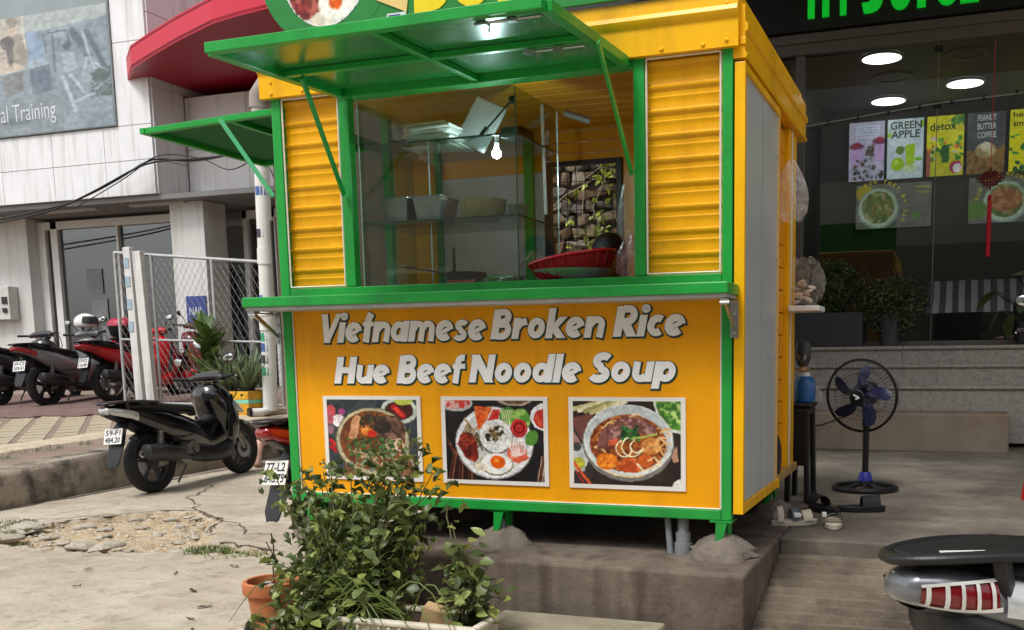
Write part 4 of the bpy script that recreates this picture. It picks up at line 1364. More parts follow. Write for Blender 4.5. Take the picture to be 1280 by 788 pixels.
def paint_rice():     # broken rice plate with egg, pork chop, vegetables
    c = Cv(160, 124, 160 / 124., (22, 20, 22), 2)
    one = np.ones_like(c.X)
    c.mottle(one, (44, 38, 36), 16, .4, .55)
    c.ell(.12, .04, .17, .1, (188, 186, 186)); m = c.ell(.12, .03, .145, .08, (206, 60, 50)); c.mottle(m, (226, 210, 206), 7, .8)
    c.ell(.72, -.02, .18, .09, (176, 160, 140)); c.mottle(c.ell(.72, -.03, .15, .075, (120, 92, 64)), (70, 50, 36), 5, .8)
    c.ell(1.02, .2, .15, .17, (232, 232, 232)); m = c.ell(1.02, .22, .115, .12, (214, 84, 60)); c.mottle(m, (180, 30, 30), 5, .9)
    for i in range(9):
        c.curve([(.02 + .02 * i, .5 + .04 * i), (.08 + .025 * i, .68), (.02 + .035 * i, 1.)], .009, [(92, 44, 30), (132, 78, 54), (60, 28, 22)][i % 3])
    c.ell(.5, .53, .4, .455, (150, 148, 148)); c.ell(.5, .525, .39, .44, (234, 234, 232)); c.ell(.5, .52, .345, .385, (196, 196, 194)); c.ell(.5, .515, .325, .365, (206, 206, 204))
    for i in range(26):
        g = random.Random(i); x = .16 + g.random() * .18; y = .2 + g.random() * .3
        c.curve([(x, y), (x + .03, y + .06), (x + g.uniform(-.04, .06), y + .14)], .008, [(120, 90, 56), (170, 140, 98), (80, 56, 36)][i % 3])
    m = c.poly([(.12, .55), (.16, .42), (.26, .4), (.32, .52), (.34, .72), (.3, .78), (.2, .72)], (136, 36, 26)); c.mottle(m, (184, 70, 44), 6, .8); c.mottle(m, (70, 20, 16), 5, .8)
    m = c.poly([(.3, .07), (.49, .09), (.43, .24), (.34, .38)], (222, 84, 28)); c.mottle(m, (240, 128, 60), 8, .7); c.mottle(m, (180, 50, 20), 4, .6, .55)
    m = c.poly([(.49, .12), (.57, .11), (.54, .27), (.44, .27)], (196, 40, 30)); c.mottle(m, (226, 84, 64), 6, .6)
    m = c.ell(.645, .19, .085, .11, (58, 122, 46), 15)
    for i in range(7):
        c.line(.58 + .02 * i, .12, .6 + .022 * i, .29, .007, (206, 220, 150))
    m = c.ell(.77, .24, .1, .14, (88, 150, 52), 20); c.mottle(m, (176, 206, 110), 5, .8); c.ell(.88, .46, .06, .1, (84, 140, 52), 30)
    m = c.ell(.755, .34, .085, .115, (176, 22, 26)); c.ring(.755, .34, .05, .007, (118, 10, 14)); c.ring(.755, .34, .025, .006, (206, 60, 56)); c.ring(.755, .33, .07, .005, (214, 70, 66))
    c.ell(.52, .455, .172, .215, (120, 116, 108)); m = c.ell(.52, .44, .165, .205, (246, 244, 240)); c.mottle(m, (204, 202, 198), 3, .7)
    c.blobs(34, .43, .61, .32, .5, .022, [(70, 62, 34), (44, 40, 26), (150, 118, 74), (96, 82, 44), (176, 140, 96)], seed=8)
    m = c.ell(.73, .64, .1, .1, (226, 108, 80)); c.mottle(m, (242, 180, 160), 6, .9)
    for i in range(6):
        c.curve([(.68 + .02 * i, .46 + .02 * (i % 2)), (.66 + .03 * i, .58), (.7 + .02 * i, .68)], .008, (242, 228, 222))
    c.poly([(.66, .74), (.8, .66), (.86, .7), (.74, .78)], (222, 96, 66))
    c.poly([(.28, .83), (.36, .72), (.5, .66), (.66, .74), (.7, .82), (.6, .92), (.46, .93)], (196, 184, 150)); c.ell(.52, .795, .165, .14, (120, 110, 92)); c.ell(.52, .785, .158, .132, (250, 247, 240)); c.ell(.36, .84, .07, .05, (226, 216, 190))
    c.ell(.535, .765, .076, .082, (232, 96, 14)); c.ell(.52, .745, .026, .024, (250, 150, 60))
    for k in range(3):
        c.line(.93 + .022 * k, 1.0, .98 + .02 * k, .68, .006, [(190, 140, 110), (120, 60, 44), (214, 180, 150)][k])
    return c.grade(1.0, .05)
def paint_beef():     # bowl of beef noodle soup
    c = Cv(166, 130, 166 / 130., (38, 28, 26), 2)
    one = np.ones_like(c.X)
    c.mottle(one, (60, 44, 38), 20, .5, .5)
    c.poly([(0, .2), (.2, .14), (.12, .5), (0, .6)], (112, 66, 60)); c.poly([(0, .3), (.1, .5), (.2, .9), (.08, 1), (0, .98)], (52, 44, 44)); c.poly([(0, .34), (.08, .52), (.06, .6), (0, .6)], (170, 126, 116))
    for i in range(5):
        c.line(.0 + .06 * i, .1 + .012 * i, .3 + .05 * i, .0, .022, [(196, 188, 132), (226, 220, 180), (150, 150, 90)][i % 3])
    c.poly([(.75, 0), (1, 0), (1, .38), (.9, .36), (.78, .16)], (206, 212, 196)); m = c.poly([(.77, 0), (1, 0), (1, .34), (.9, .32), (.8, .14)], (92, 150, 52)); c.mottle(m, (196, 220, 130), 7, .9); c.mottle(m, (44, 92, 34), 6, .8)
    c.poly([(.0, .5), (.1, .52), (.15, .7), (.1, .85), (0, .86)], (186, 190, 190)); m = c.ell(.05, .75, .06, .07, (160, 170, 50)); c.mottle(m, (214, 190, 60), 5, .9); c.ell(.03, .55, .05, .05, (64, 66, 60))
    c.line(.0, .74, .16, 1., .014, (214, 82, 40)); c.line(.02, .84, .1, 1., .01, (140, 44, 26)); c.poly([(.9, .6), (.96, .52), (.98, .7), (.93, .72)], (190, 140, 116))
    c.ell(.515, .5, .425, .455, (120, 116, 108)); c.ell(.515, .47, .415, .43, (214, 218, 216)); c.ell(.515, .45, .39, .395, (190, 196, 196))
    m = c.ell(.515, .5, .355, .34, (150, 76, 30)); c.mottle(m, (196, 104, 40), 8, .8); c.mottle(m, (96, 40, 18), 6, .8)
    for i in range(30):
        g = random.Random(i + 60); a = g.uniform(150, 400); r = g.uniform(.26, .34)
        x = .515 + r * math.cos(R(a)); y = .5 + r * .95 * math.sin(R(a))
        c.curve([(x, y), (x + .04, y - .03), (x + .09, y + g.uniform(-.04, .05))], .007, [(222, 170, 104), (200, 130, 66), (236, 196, 140)][i % 3])
    m1 = c.poly([(.22, .58), (.27, .34), (.36, .26), (.4, .4), (.34, .56)], (134, 84, 76)); c.mottle(m1, (106, 60, 54), 6, .7)
    m1 = c.poly([(.33, .42), (.4, .24), (.5, .18), (.64, .2), (.78, .3), (.76, .4), (.6, .38), (.46, .44), (.36, .5)], (150, 98, 90)); c.mottle(m1, (196, 150, 140), 6, .8); c.mottle(m1, (96, 56, 50), 5, .8)
    c.poly([(.33, .47), (.42, .44), (.42, .52), (.33, .54)], (206, 90, 60))
    c.blobs(46, .46, .62, .3, .46, .02, [(34, 92, 40), (62, 124, 52), (24, 60, 30)], seed=21)
    m1 = c.ell(.32, .72, .1, .1, (230, 118, 22)); c.mottle(m1, (248, 160, 50), 5, .8); c.mottle(m1, (186, 76, 12), 4, .7, .55)
    m1 = c.ell(.54, .76, .13, .09, (186, 72, 26)); c.mottle(m1, (226, 120, 56), 6, .8)
    m1 = c.ell(.73, .53, .09, .1, (206, 130, 62)); c.mottle(m1, (238, 178, 104), 5, .9); c.ell(.68, .7, .07, .08, (206, 96, 36))
    for (x, y, r) in ((.48, .56, .075), (.6, .53, .06), (.55, .54, .09)):
        c.ring(x, y, r, .007, (246, 232, 190), 20, 250)
    c.curve([(.6, .74), (.66, .82), (.76, .78), (.82, .7)], .01, (240, 216, 176)); c.curve([(.7, .7), (.76, .66), (.82, .74)], .009, (232, 196, 150)); c.curve([(.3, .82), (.4, .88), (.55, .9), (.66, .87)], .009, (236, 206, 162))
    c.curve([(.56, .44), (.66, .42), (.78, .38)], .01, (176, 186, 96))
    c.ell(1.0, 1.0, .075, .09, WH)
    return c.grade(1.02, .05)
for (xc, fn) in ((-1.8184, paint_hue), (-1.1488, paint_rice), (-.4868, paint_beef)):
    w = .5572 / 2
    fr = K('photo_board', MB().box(xc - w, xc + w, .004, .0115, .6232, 1.0427), mat('photo_border', (232, 228, 220), .35, var=.04))
    print_grid('photo_print', fn(), PRINT, fr, (xc - w + .022, .0032, .6232 + .02), (2 * w - .044, 0, 0), (0, 0, .4195 - .038))

# ---------------------------------------------------------------- sign on the roof
def paint_plate():
    c = Cv(120, 120, 1.0, (235, 235, 232))
    c.mottle(np.ones_like(c.X), (214, 214, 210), 14, .5)
    m = c.ell(.5, .5, .26, .2, (226, 224, 216)); c.mottle(m, (190, 188, 180), 3, .8); c.blobs(40, .35, .65, .6, .74, .03, [(70, 62, 40), (140, 130, 110), (200, 196, 180)], seed=5)
    m = c.ell(.3, .72, .19, .2, (150, 52, 44), 25); c.mottle(m, (196, 110, 96), 6, .8); c.mottle(m, (92, 28, 26), 5, .8)
    m = c.ell(.82, .66, .13, .1, (206, 52, 40)); c.mottle(m, (236, 120, 90), 7, .7)
    c.ell(.46, .93, .14, .05, (226, 214, 196)); c.ell(.62, .82, .2, .125, (247, 243, 234)); c.ell(.61, .80, .075, .07, (232, 92, 14)); c.ell(.595, .78, .028, .025, (250, 150, 60))
    d = np.hypot(c.X - .5, c.Y - .5)
    c.put((d > .485) * 1., (246, 246, 244))
    return c.grade(1., .04)
sg = thing('roof_sign', 'green cut-out sign with round dish picture standing on the kiosk roof', 'sign', (-1.1, -.03, 2.72))
GS = mat('sign_board_green', (30, 128, 52), .4, var=.06, scale=4)
MB().box(-1.75, -.04, -.05, -.034, 2.722, 3.35).build('board', GS, sg)
CX, CZ, CR = -1.93, 3.06, .31
MB().lathe([(.001, -.05), (CR + .055, -.05), (CR + .055, -.034), (.001, -.034)], (CX, -.001, CZ), (0, 1, 0), 48).build('disc', GS, sg)
cvp = paint_plate()
o = print_grid('dish_print', cvp, PRINT, sg, (CX - CR * .8, -.0535, CZ - CR * .93), (2 * CR * .8, 0, 0), (0, 0, 2 * CR * .93))
# trim the print to a round outline
bmx = bmesh.new(); bmx.from_mesh(o.data)
ctr = Vector((CX, 0, CZ)) - sg.location
bmesh.ops.delete(bmx, geom=[v for v in bmx.verts if ((v.co.x - ctr.x) / (CR * .8)) ** 2 + ((v.co.z - ctr.z) / (CR * .93)) ** 2 > 1], context='VERTS')
bmx.to_mesh(o.data); bmx.free()
lettering('sign_lettering', 'B\u00daN', mat('sign_yellow', (250, 214, 10), .4), sg, (-1.46, -.0505, 2.775), (1, 0, 0), (0, 0, 1), (0, -1, 0), .66, .5, offset=.05, depth=.003)
MB().prism([(-1.66, 2.86), (-1.5, 2.79), (-1.47, 2.95), (-1.62, 3.0)], 'xz', -.056, -.0505).build('arrow', mat('sign_tan', (226, 190, 120), .5), sg)
MB().box(-1.60, -1.5, -.060, -.0565, 2.735, 2.79).build('badge', WHITE, sg)
MB().box(-1.59, -1.53, -.063, -.0602, 2.745, 2.782).build('badge_mark', mat('badge_blue', (50, 60, 140), .5), sg)
MB().lathe([(.001, -.06), (.09, -.06), (.1, -.051)], (-.56, 0, 2.87), (0, 1, 0), 24).build('lime_dot', mat('sign_lime', (120, 210, 30), .4), sg)
# ---------------------------------------------------------------- display case and food things inside the kiosk
case = thing('display_case', 'tall frameless glass display case with two glass shelves inside the hatch', 'display case', (-1.45, .29, 1.565))
X0, X1, Y0, Y1 = -1.862, -1.022, .06, .56
ZA, ZC = 1.567, 2.452
for (nm, a) in (('glass_pane', (X0, X1, Y0, Y0 + .005, ZA, ZC)), ('glass_pane', (X1 - .005, X1, Y0 + .006, Y1, ZA, ZC)), ('glass_pane', (X0, X0 + .005, Y0 + .006, Y1, ZA, ZC)),
                ('glass_shelf', (X0 + .006, X1 - .006, Y0 + .007, Y1 - .01, 1.877, 1.885)), ('glass_shelf', (X0 + .006, X1 - .006, Y0 + .007, Y1 - .01, 2.243, 2.251))):
    MB().box(*a).build(nm, GLASS, case)
EDGE = mat('glass_edge', (70, 96, 88), .2, var=.05)
EDGEL = mat('glass_edge_light', (214, 230, 224), .15, var=.05)
for z in (1.8765, 2.2425):
    MB().box(X0 + .004, X1 - .004, Y0 + .0052, Y0 + .0068, z, z + .009).build('shelf_edge', EDGE, case)
    MB().box(X1 - .0068, X1 - .0052, Y0 + .01, Y1 - .01, z, z + .009).build('shelf_edge', EDGE, case)
for (x, y, m) in ((X1 - .002, Y0 + .001, EDGE), (X1 - .002, Y1, EDGEL), (X0 + .002, Y0 + .001, EDGEL), (X0 + .11, Y1 - .02, EDGEL)):
    MB().box(x - .0025, x + .0025, y - .0025, y + .0025, ZA, ZC).build('glass_corner', m, case)
GRP = 'things in the glass display case'
# plates / folded paper stack
PAPER = mat('paper_white', (238, 236, 230), .7, var=.1, scale=10)
t = thing('napkin_stack', 'stack of folded white napkins on the top glass shelf', 'napkins', (-1.56, .3, 2.252))
z = 2.252
for i in range(9):
    h = rnd.uniform(.01, .018); dx = rnd.uniform(-.02, .02); dy = rnd.uniform(-.02, .02); w = .13 - .003 * i
    MB().obox((-1.56 + dx, .3 + dy, z + h / 2), (w, .1, h / 2 - .0008), (rnd.uniform(-.03, .03), rnd.uniform(-.05, .05), rnd.uniform(-.15, .15))).build('napkin', PAPER, t, bev=.003)
    z += h
o = MB().obox((-1.36, .38, 2.375), (.085, .012, .125), (-.25, .45, .1)).build('paper_bag', mat('bag_grey', (164, 164, 164), .6, var=.12, scale=8, bump=.2, bscale=14), bev=.008)
tag(o, 'pale grey paper bag leaning at a slant on the top glass shelf', 'bag')
b = MB()
for i in range(5):
    b.ell((-1.82 + .035 * i, .32 + .02 * (i % 2), 2.29), (.04, .05, .036), 10, 7)
o = b.build('dark_cloth', mat('dark_cloth', (34, 32, 36), .9, var=.2, scale=20), smooth=60)
tag(o, 'bundled dark cloth at the left end of the top glass shelf', 'cloth')
o = MB().lathe([(.001, 2.253), (.07, 2.253), (.085, 2.3), (.06, 2.36), (.02, 2.37)], (-1.69, .2, 0), n=14).build('plastic_bag', film('clear_film', (224, 224, 220), .13), smooth=40)
jitter(o, .006, 4)
tag(o, 'crumpled clear plastic bag beside the napkins on the top shelf', 'plastic bag')
o = MB().box(-1.15, -1.04, .16, .30, 2.252, 2.30).build('black_box', BLACK, bev=.004)
tag(o, 'small flat black box at the glass corner of the top shelf', 'box')
b = MB(); b.tube([(-1.21, .15, 2.30), (-1.10, .18, 2.42)], .0045, 7); b.ell((-1.095, .18, 2.425), (.018, .012, .02), 10, 7); b.obox((-1.225, .148, 2.285), (.022, .008, .01), (0, -.8, 0)); b.tube([(-1.24, .148, 2.275), (-1.27, .15, 2.262), (-1.31, .15, 2.256)], .004, 6)
tag(b.build('microphone', BLACK, smooth=50), 'thin black rod with a round head leaning on the top shelf', 'microphone')
# bulb
t = thing('led_bulb', 'lit round white bulb hanging under the top glass shelf', 'bulb', (-1.19, .2, 2.16))
MB().ell((-1.19, .2, 2.19), (.021, .021, .022), 14, 10).build('bulb_globe', mat('lit_bulb', (226, 250, 255), .4, var=0, emit=420), t, smooth=80)
MB().tube([(-1.19, .2, 2.21), (-1.19, .2, 2.242)], .012, 10).build('bulb_cap', WHITE, t)
# steel containers
for i, (x, l) in enumerate(((-1.74, 'brushed steel food container at the left end of the middle shelf'), (-1.555, 'brushed steel food container next to the wicker bowl on the middle shelf'))):
    b = MB()
    def rr(x, y, w, d, z):
        return [(x + w * sx * (1 if k == 0 else .94), y + d * sy * (.94 if k == 0 else 1), z) for (sx, sy) in ((-1, -1), (1, -1), (1, 1), (-1, 1)) for k in ((0, 1) if sx * sy > 0 else (1, 0))]
    prof = [(.062, .075, 1.886), (.078, .095, 2.005), (.088, .105, 2.006), (.088, .105, 2.011), (.076, .092, 2.011), (.06, .072, 1.89)]
    b.loft([rr(x, .25, w, d, z) for (w, d, z) in prof])
    tag(b.build('steel_container', STEEL, smooth=40), l, 'food container', GRP)
b = MB(); b.lathe([(.001, 1.888), (.075, 1.888), (.105, 1.93), (.115, 1.985), (.118, 1.988), (.108, 1.984), (.098, 1.93), (.07, 1.896), (.001, 1.896)], (-1.30, .26, 0), n=28)
tag(b.build('wicker_bowl', mat('cream_bowl', (206, 184, 142), .7, var=.2, scale=40), smooth=50), 'cream wicker bowl on the middle glass shelf', 'bowl')
for i in range(7):
    x = -1.16 + (i % 4) * .032; y = .24 + (i // 4) * .06
    b = MB(); b.lathe([(.001, 1.887), (.012, 1.887), (.015, 1.96), (.013, 1.96), (.010, 1.892), (.001, 1.892)], (x, y, 0), n=12)
    tag(b.build('drinking_glass', GLASS, smooth=50), 'small clear drinking glass beside the wicker bowl on the middle shelf', 'glass', GRP)
# bottom shelf: tomatoes, cucumber, tongs, bags
for i in range(9):
    b = MB(); b.ell((-1.42 + (i % 5) * .03 + rnd.uniform(-.006, .006), .12 + (i // 5) * .04, 1.585), (.018, .018, .016), 10, 7)
    tag(b.build('tomato', mat('tomato_red', (196, 62, 30), .35, var=.2, scale=20), smooth=80), 'small red tomato in the row at the bottom of the display case', 'tomato', GRP)
for i in range(3):
    b = MB(); b.ell((-1.20 + i * .05, .14, 1.592), (.05, .022, .022), 12, 8, (0, 0, .3 * i))
    tag(b.build('cucumber', mat('cucumber', (92, 120, 54), .4, var=.3, scale=25), smooth=80), 'green cucumber lying in the bottom of the display case', 'cucumber', GRP)
b = MB(); b.lathe([(.001, 1.568), (.09, 1.568), (.12, 1.61), (.118, 1.612), (.085, 1.574), (.001, 1.574)], (-1.17, .17, 0), n=24)
tag(b.build('glass_dish', GLASS, smooth=50), 'shallow clear dish holding cucumbers in the display case', 'dish')
b = MB(); b.tube([(-1.11, .12, 1.575), (-1.0, .16, 1.72)], .004, 6)
tag(b.build('steel_skewer', CHROME), 'bright steel rod slanting at the right glass of the case', 'rod')
b = MB(); b.lathe([(.05, 1.568), (.055, 1.63), (.04, 1.68), (.045, 1.70), (.01, 1.72)], (-1.76, .2, 0), n=12)
o = b.build('knotted_bag', MATS['clear_film'], smooth=40); jitter(o, .004, 9)
tag(o, 'knotted clear plastic bag at the bottom left of the display case', 'plastic bag')
b = MB(); b.tube([(-1.6, .5, 1.57), (-1.6, .5, 1.80)], .008, 7); b.tube([(-1.85, .4, 1.70), (-1.6, .42, 1.66), (-1.55, .42, 1.67)], .005, 6); b.lathe([(.001, 1.57), (.1, 1.57), (.11, 1.66), (.1, 1.66)], (-1.5, .44, 0), n=20)
tag(b.build('cooking_pot', DARKGREY, smooth=50), 'dark cooking pot with ladle at the back of the display case', 'pot')
# red colander on steel bowl
b = MB(); b.lathe([(.001, 1.567), (.10, 1.567), (.15, 1.59), (.19, 1.625), (.198, 1.627), (.19, 1.621), (.145, 1.596), (.001, 1.575)], (-.80, .2, 0), n=36)
tag(b.build('steel_bowl', mat('bright_steel', (210, 212, 212), .5, metal=.55, var=.1, scale=12), smooth=50), 'wide steel bowl under the red colander on the counter', 'bowl')
REDP = mat('red_plastic', (196, 20, 34), .35, var=.1, scale=14)
cl = thing('colander', 'red plastic colander tilted over a steel bowl on the counter', 'colander', (-.80, .2, 1.62))
cl.rotation_euler = (R(2), R(-9), 0)
b = MB(); b.lathe([(.198, .0), (.214, .006), (.212, .016), (.200, .014), (.19, .0)], (0, 0, .055), n=40)
b.build('rim', REDP, cl, smooth=60, local=True)
b = MB(); b.lathe([(.12, -.03), (.15, -.026), (.186, .03), (.199, .058)], (0, 0, 0), n=40)
b.lathe([(.195, .058), (.182, .03), (.146, -.022), (.001, -.025)], (0, 0, 0), n=40)
b.build('basket', mat('red_mesh_plastic', (176, 22, 34), .5, var=.35, scale=60, bump=.8, bscale=120), cl, smooth=60, local=True)
b = MB()
for i in range(22):
    a = 2 * PI * i / 22
    b.tube([(.152 * math.cos(a), .152 * math.sin(a), -.025), (.189 * math.cos(a), .189 * math.sin(a), .03), (.203 * math.cos(a), .203 * math.sin(a), .058)], .0035, 5)
b.build('rib', REDP, cl, local=True)
# hanging clear bags at the right of the hatch
def bag(name, label, x, y, z0, z1, w, m, seed, top=.3):
    b = MB()
    rows = []
    n = 9
    for i in range(n + 1):
        t = i / n
        r = w * (top + (1 - top) * math.sin(min(1, (1 - t) * 1.25) * PI * .62) ** .8) if t > .06 else w * .75
        z = z0 + (z1 - z0) * t
        rows.append([(x + r * (1 + .22 * math.sin(4 * a + seed + t * 3) + .1 * math.sin(9 * a + seed)) * math.cos(a), y + r * .7 * (1 + .2 * math.sin(5 * a + t * 4 + seed)) * math.sin(a), z + .01 * math.sin(6 * a + seed)) for a in [2 * PI * k / 22 for k in range(23)]])
    b.sheet(rows)
    o = b.build(name, m, smooth=60)
    return tag(o, label, 'plastic bag')
FILM = MATS['clear_film']
bag('plastic_bag', 'clear plastic bag hanging above the pink one beside the hatch post', -.52, .2, 1.76, 2.06, .055, FILM, 2)
bag('plastic_bag', 'pinkish plastic bag standing on the counter beside the hatch post', -.50, .18, 1.575, 1.78, .075, film('pink_film', (206, 160, 168), .3), 5)
bag('plastic_bag', 'white plastic bag hanging high on the plank side wall', .06, 1.16, 1.93, 2.24, .075, film('white_film', (230, 230, 228), .22), 7, .25)
bag('plastic_bag', 'bulging clear plastic bag of small packs on the plank side wall', .09, 1.44, 1.50, 1.76, .105, film('bag_film', (226, 216, 210), .1), 11, .5)
o = MB().box(.03, .2, 1.3, 1.56, 1.46, 1.49).build('wall_shelf', WHITE, bev=.004)
tag(o, 'narrow white shelf under the bulging bag on the side wall', 'shelf')
for i in range(10):
    b = MB(); b.ell((.09 + rnd.uniform(-.05, .05), 1.44 + rnd.uniform(-.05, .05), 1.515 + .012 * i), (.03, .022, .009), 10, 6, (rnd.uniform(-.6, .6), rnd.uniform(-.6, .6), rnd.random() * 3))
    tag(b.build('food_pack', mat('pack_pinkish', (206, 186, 172), .5, var=.3, scale=30), smooth=50), 'small flat pale food pack inside the bulging bag', 'food pack', 'food packs inside the bulging bag')

# person working inside the kiosk, bent low behind the colander
SKIN = mat('skin', (186, 132, 102), .55, var=.06, scale=8)
SHIRT = mat('dark_shirt', (34, 32, 34), .85, var=.15, scale=14)
HAIR = mat('black_hair', (14, 12, 12), .5, var=.3, scale=40, bump=.3, bscale=120)
pr = thing('person', 'person with black hair in a dark shirt bent low behind the counter', 'person', (-.80, .95, .57))
me = bpy.data.meshes.new('body')
J = [(0, 0, .46), (0, -.03, .72), (.01, -.06, .93), (.0, -.10, 1.03), (-.01, -.16, 1.10), (-.02, -.20, 1.19), (.14, -.05, .92), (.27, -.16, .74), (.22, -.36, .80), (.18, -.44, .84), (-.14, -.05, .92), (-.27, -.14, .74), (-.2, -.32, .80), (-.16, -.38, .83),
     (.10, -.02, .44), (.16, -.36, .46), (.15, -.34, .06), (.15, -.46, .03), (-.10, -.02, .44), (-.16, -.36, .46), (-.15, -.34, .06), (-.15, -.46, .03)]
E_ = [(0, 1), (1, 2), (2, 3), (3, 4), (4, 5), (2, 6), (6, 7), (7, 8), (8, 9), (2, 10), (10, 11), (11, 12), (12, 13), (0, 14), (14, 15), (15, 16), (16, 17), (0, 18), (18, 19), (19, 20), (20, 21)]
Rr = [.15, .14, .13, .055, .075, .085, .07, .05, .038, .03, .07, .05, .038, .03, .09, .07, .045, .04, .09, .07, .045, .04]
me.from_pydata(J, E_, [])
po = bpy.data.objects.new('body', me)
col.objects.link(po); po.parent = pr
sk = po.modifiers.new('skin', 'SKIN')
for i, r in enumerate(Rr):
    me.skin_vertices[0].data[i].radius = (r, r * .85)
me.skin_vertices[0].data[0].use_root = True
ss = po.modifiers.new('subd', 'SUBSURF'); ss.levels = 2; ss.render_levels = 2
me.materials.append(SHIRT)
b = MB(); b.ell((-.02, -.24, 1.14), (.074, .085, .095), 18, 12, (.5, 0, 0)); b.ell((-.02, -.325, 1.12), (.012, .016, .018), 8, 6)
b.ell((-.092, -.22, 1.13), (.014, .02, .026), 8, 6); b.ell((.052, -.22, 1.13), (.014, .02, .026), 8, 6)
b.build('face', SKIN, pr, smooth=60, local=True)
for s_ in (-1, 1):
    b = MB()
    b.ell((s_ * .165, -.46, .835), (.038, .05, .016), 10, 7)
    for k in range(5):
        hx = s_ * .165 + (k - 2) * .018; b.tube([(s_ * .165 + (k - 2) * .014, -.46, .835), (hx, -.505, .83 - .004 * abs(k - 2)), (hx, -.53, .80)], .009, 6)
    b.build('hand', SKIN, pr, smooth=60, local=True)
b = MB(); b.ell((-.02, -.205, 1.205), (.092, .1, .092), 20, 14, (.4, 0, 0)); b.ell((-.02, -.15, 1.15), (.085, .06, .10), 16, 10)
b.build('hair', HAIR, pr, smooth=80, local=True)
# boxes and bottles in the back of the kiosk, seen through the case
for i in range(5):
    x = -2.15 + i * .13; h = rnd.uniform(.25, .6)
    o = MB().box(x, x + .1, 1.35, 1.52, .575, .9 + h).build('storage_carton', mat('carton_grey%d' % (i % 3), [(96, 92, 86), (120, 116, 108), (72, 70, 68)][i % 3], .8, var=.2, scale=8), bev=.005)
    tag(o, 'tall dim carton against the back wall behind the display case', 'carton', 'cartons at the back of the kiosk')
# hanging strings / skewers
o = MB().tube([(-1.25, .9, 2.58), (-1.24, .9, 2.0)], .01, 6).build('hanging_strap', WHITE)
tag(o, 'pale strap hanging from the kiosk ceiling behind the case', 'strap')
o = MB().tube([(-.98, .55, 2.44), (-.86, .6, 2.40)], .017, 8).build('ceiling_tube', mat('dim_tube', (150, 150, 150), .5))
tag(o, 'short pale lamp tube under the kiosk ceiling', 'lamp tube')

# ---------------------------------------------------------------- rubble stone wall and vine behind the back window
sw = thing('stone_wall', 'rough rubble stone wall behind the kiosk back window', 'wall', (-2.2, 4.2, .3))
MB().box(-4.2, -.75, 4.15, 4.5, .2, 4.0).build('mortar', mat('wall_mortar', (86, 78, 68), .95, var=.3, scale=14, bump=.6, bscale=40), sw)
SM = [mat('rubble_%d' % i, c, .9, var=.3, scale=12, bump=.6, bscale=45, rgb2=r2, thr=(.48, .66)) for i, (c, r2) in enumerate((((132, 116, 94), (92, 78, 62)), ((112, 106, 98), (76, 70, 64)), ((150, 142, 128), (112, 98, 78)), ((122, 94, 68), (84, 68, 54))))]
for i in range(14):
    for j in range(12):
        x = -2.78 + i * .09 * 1.35 + (j % 2) * .06 + rnd.uniform(-.02, .02); z = 1.85 + j * .115 + rnd.uniform(-.02, .02)
        if x > -1.45:
            continue
        o = MB().obox((0, 0, 0), (.062, .06, .052), (0, 0, 0)).build('stone', SM[rnd.randrange(4)], sw, local=True)
        jitter(o, .018, i * 20 + j)
        o.location = (x - sw.location.x, 4.13 - sw.location.y, z - sw.location.z)
        o.rotation_euler = (rnd.uniform(-.15, .15), rnd.uniform(-.35, .35), rnd.uniform(-.2, .2))
        o.scale = (rnd.uniform(.6, 1.3), 1, rnd.uniform(.5, 1.0))
        bv = o.modifiers.new('bevel', 'BEVEL'); bv.width = .014; bv.segments = 2

for i in range(13):
    for j in range(16):
        x = -4.05 + i * .25 + (j % 2) * .12 + rnd.uniform(-.03, .03); z = .5 + j * .215 + rnd.uniform(-.02, .02)
        if -2.95 < x < -1.35 and 1.7 < z < 3.35:
            continue
        o = MB().obox((0, 0, 0), (.115, .06, .095), (0, 0, 0)).build('stone', SM[rnd.randrange(4)], sw, local=True)
        jitter(o, .02, 400 + i * 20 + j)
        o.location = (x - sw.location.x, 4.13 - sw.location.y, z - sw.location.z)
        o.rotation_euler = (rnd.uniform(-.1, .1), rnd.uniform(-.2, .2), rnd.uniform(-.15, .15))
        o.scale = (rnd.uniform(.8, 1.2), 1, rnd.uniform(.75, 1.1))
        bv = o.modifiers.new('bevel', 'BEVEL'); bv.width = .02; bv.segments = 2
def leaf_mesh(name, L_, W_, m, curl=.25, fold=.25, shape='ovate'):
    """a single leaf along +y, 5 stations wide, folded along the midrib"""
    prof = {'ovate': [(0, .12), (.18, .75), (.4, 1), (.65, .8), (.85, .42), (1, .0)], 'lance': [(0, .3), (.2, .8), (.45, 1), (.7, .75), (.88, .35), (1, 0)], 'blade': [(0, .9), (.25, 1), (.5, .85), (.75, .55), (.92, .25), (1, 0)]}[shape]
    v = []; f = []
    for (t, w) in prof:
        y = L_ * t; z = -curl * L_ * t * t
        hw = W_ * .5 * w
        v += [(-hw, y, z + fold * hw), (0, y, z), (hw, y, z + fold * hw)]
    for i in range(len(prof) - 1):
        a = i * 3
        f += [(a, a + 1, a + 4, a + 3), (a + 1, a + 2, a + 5, a + 4)]
    me = bpy.data.meshes.new(name)
    me.from_pydata(v, [], f)
    me.polygons.foreach_set('use_smooth', [True] * len(me.polygons))
    me.materials.append(m)
    return me
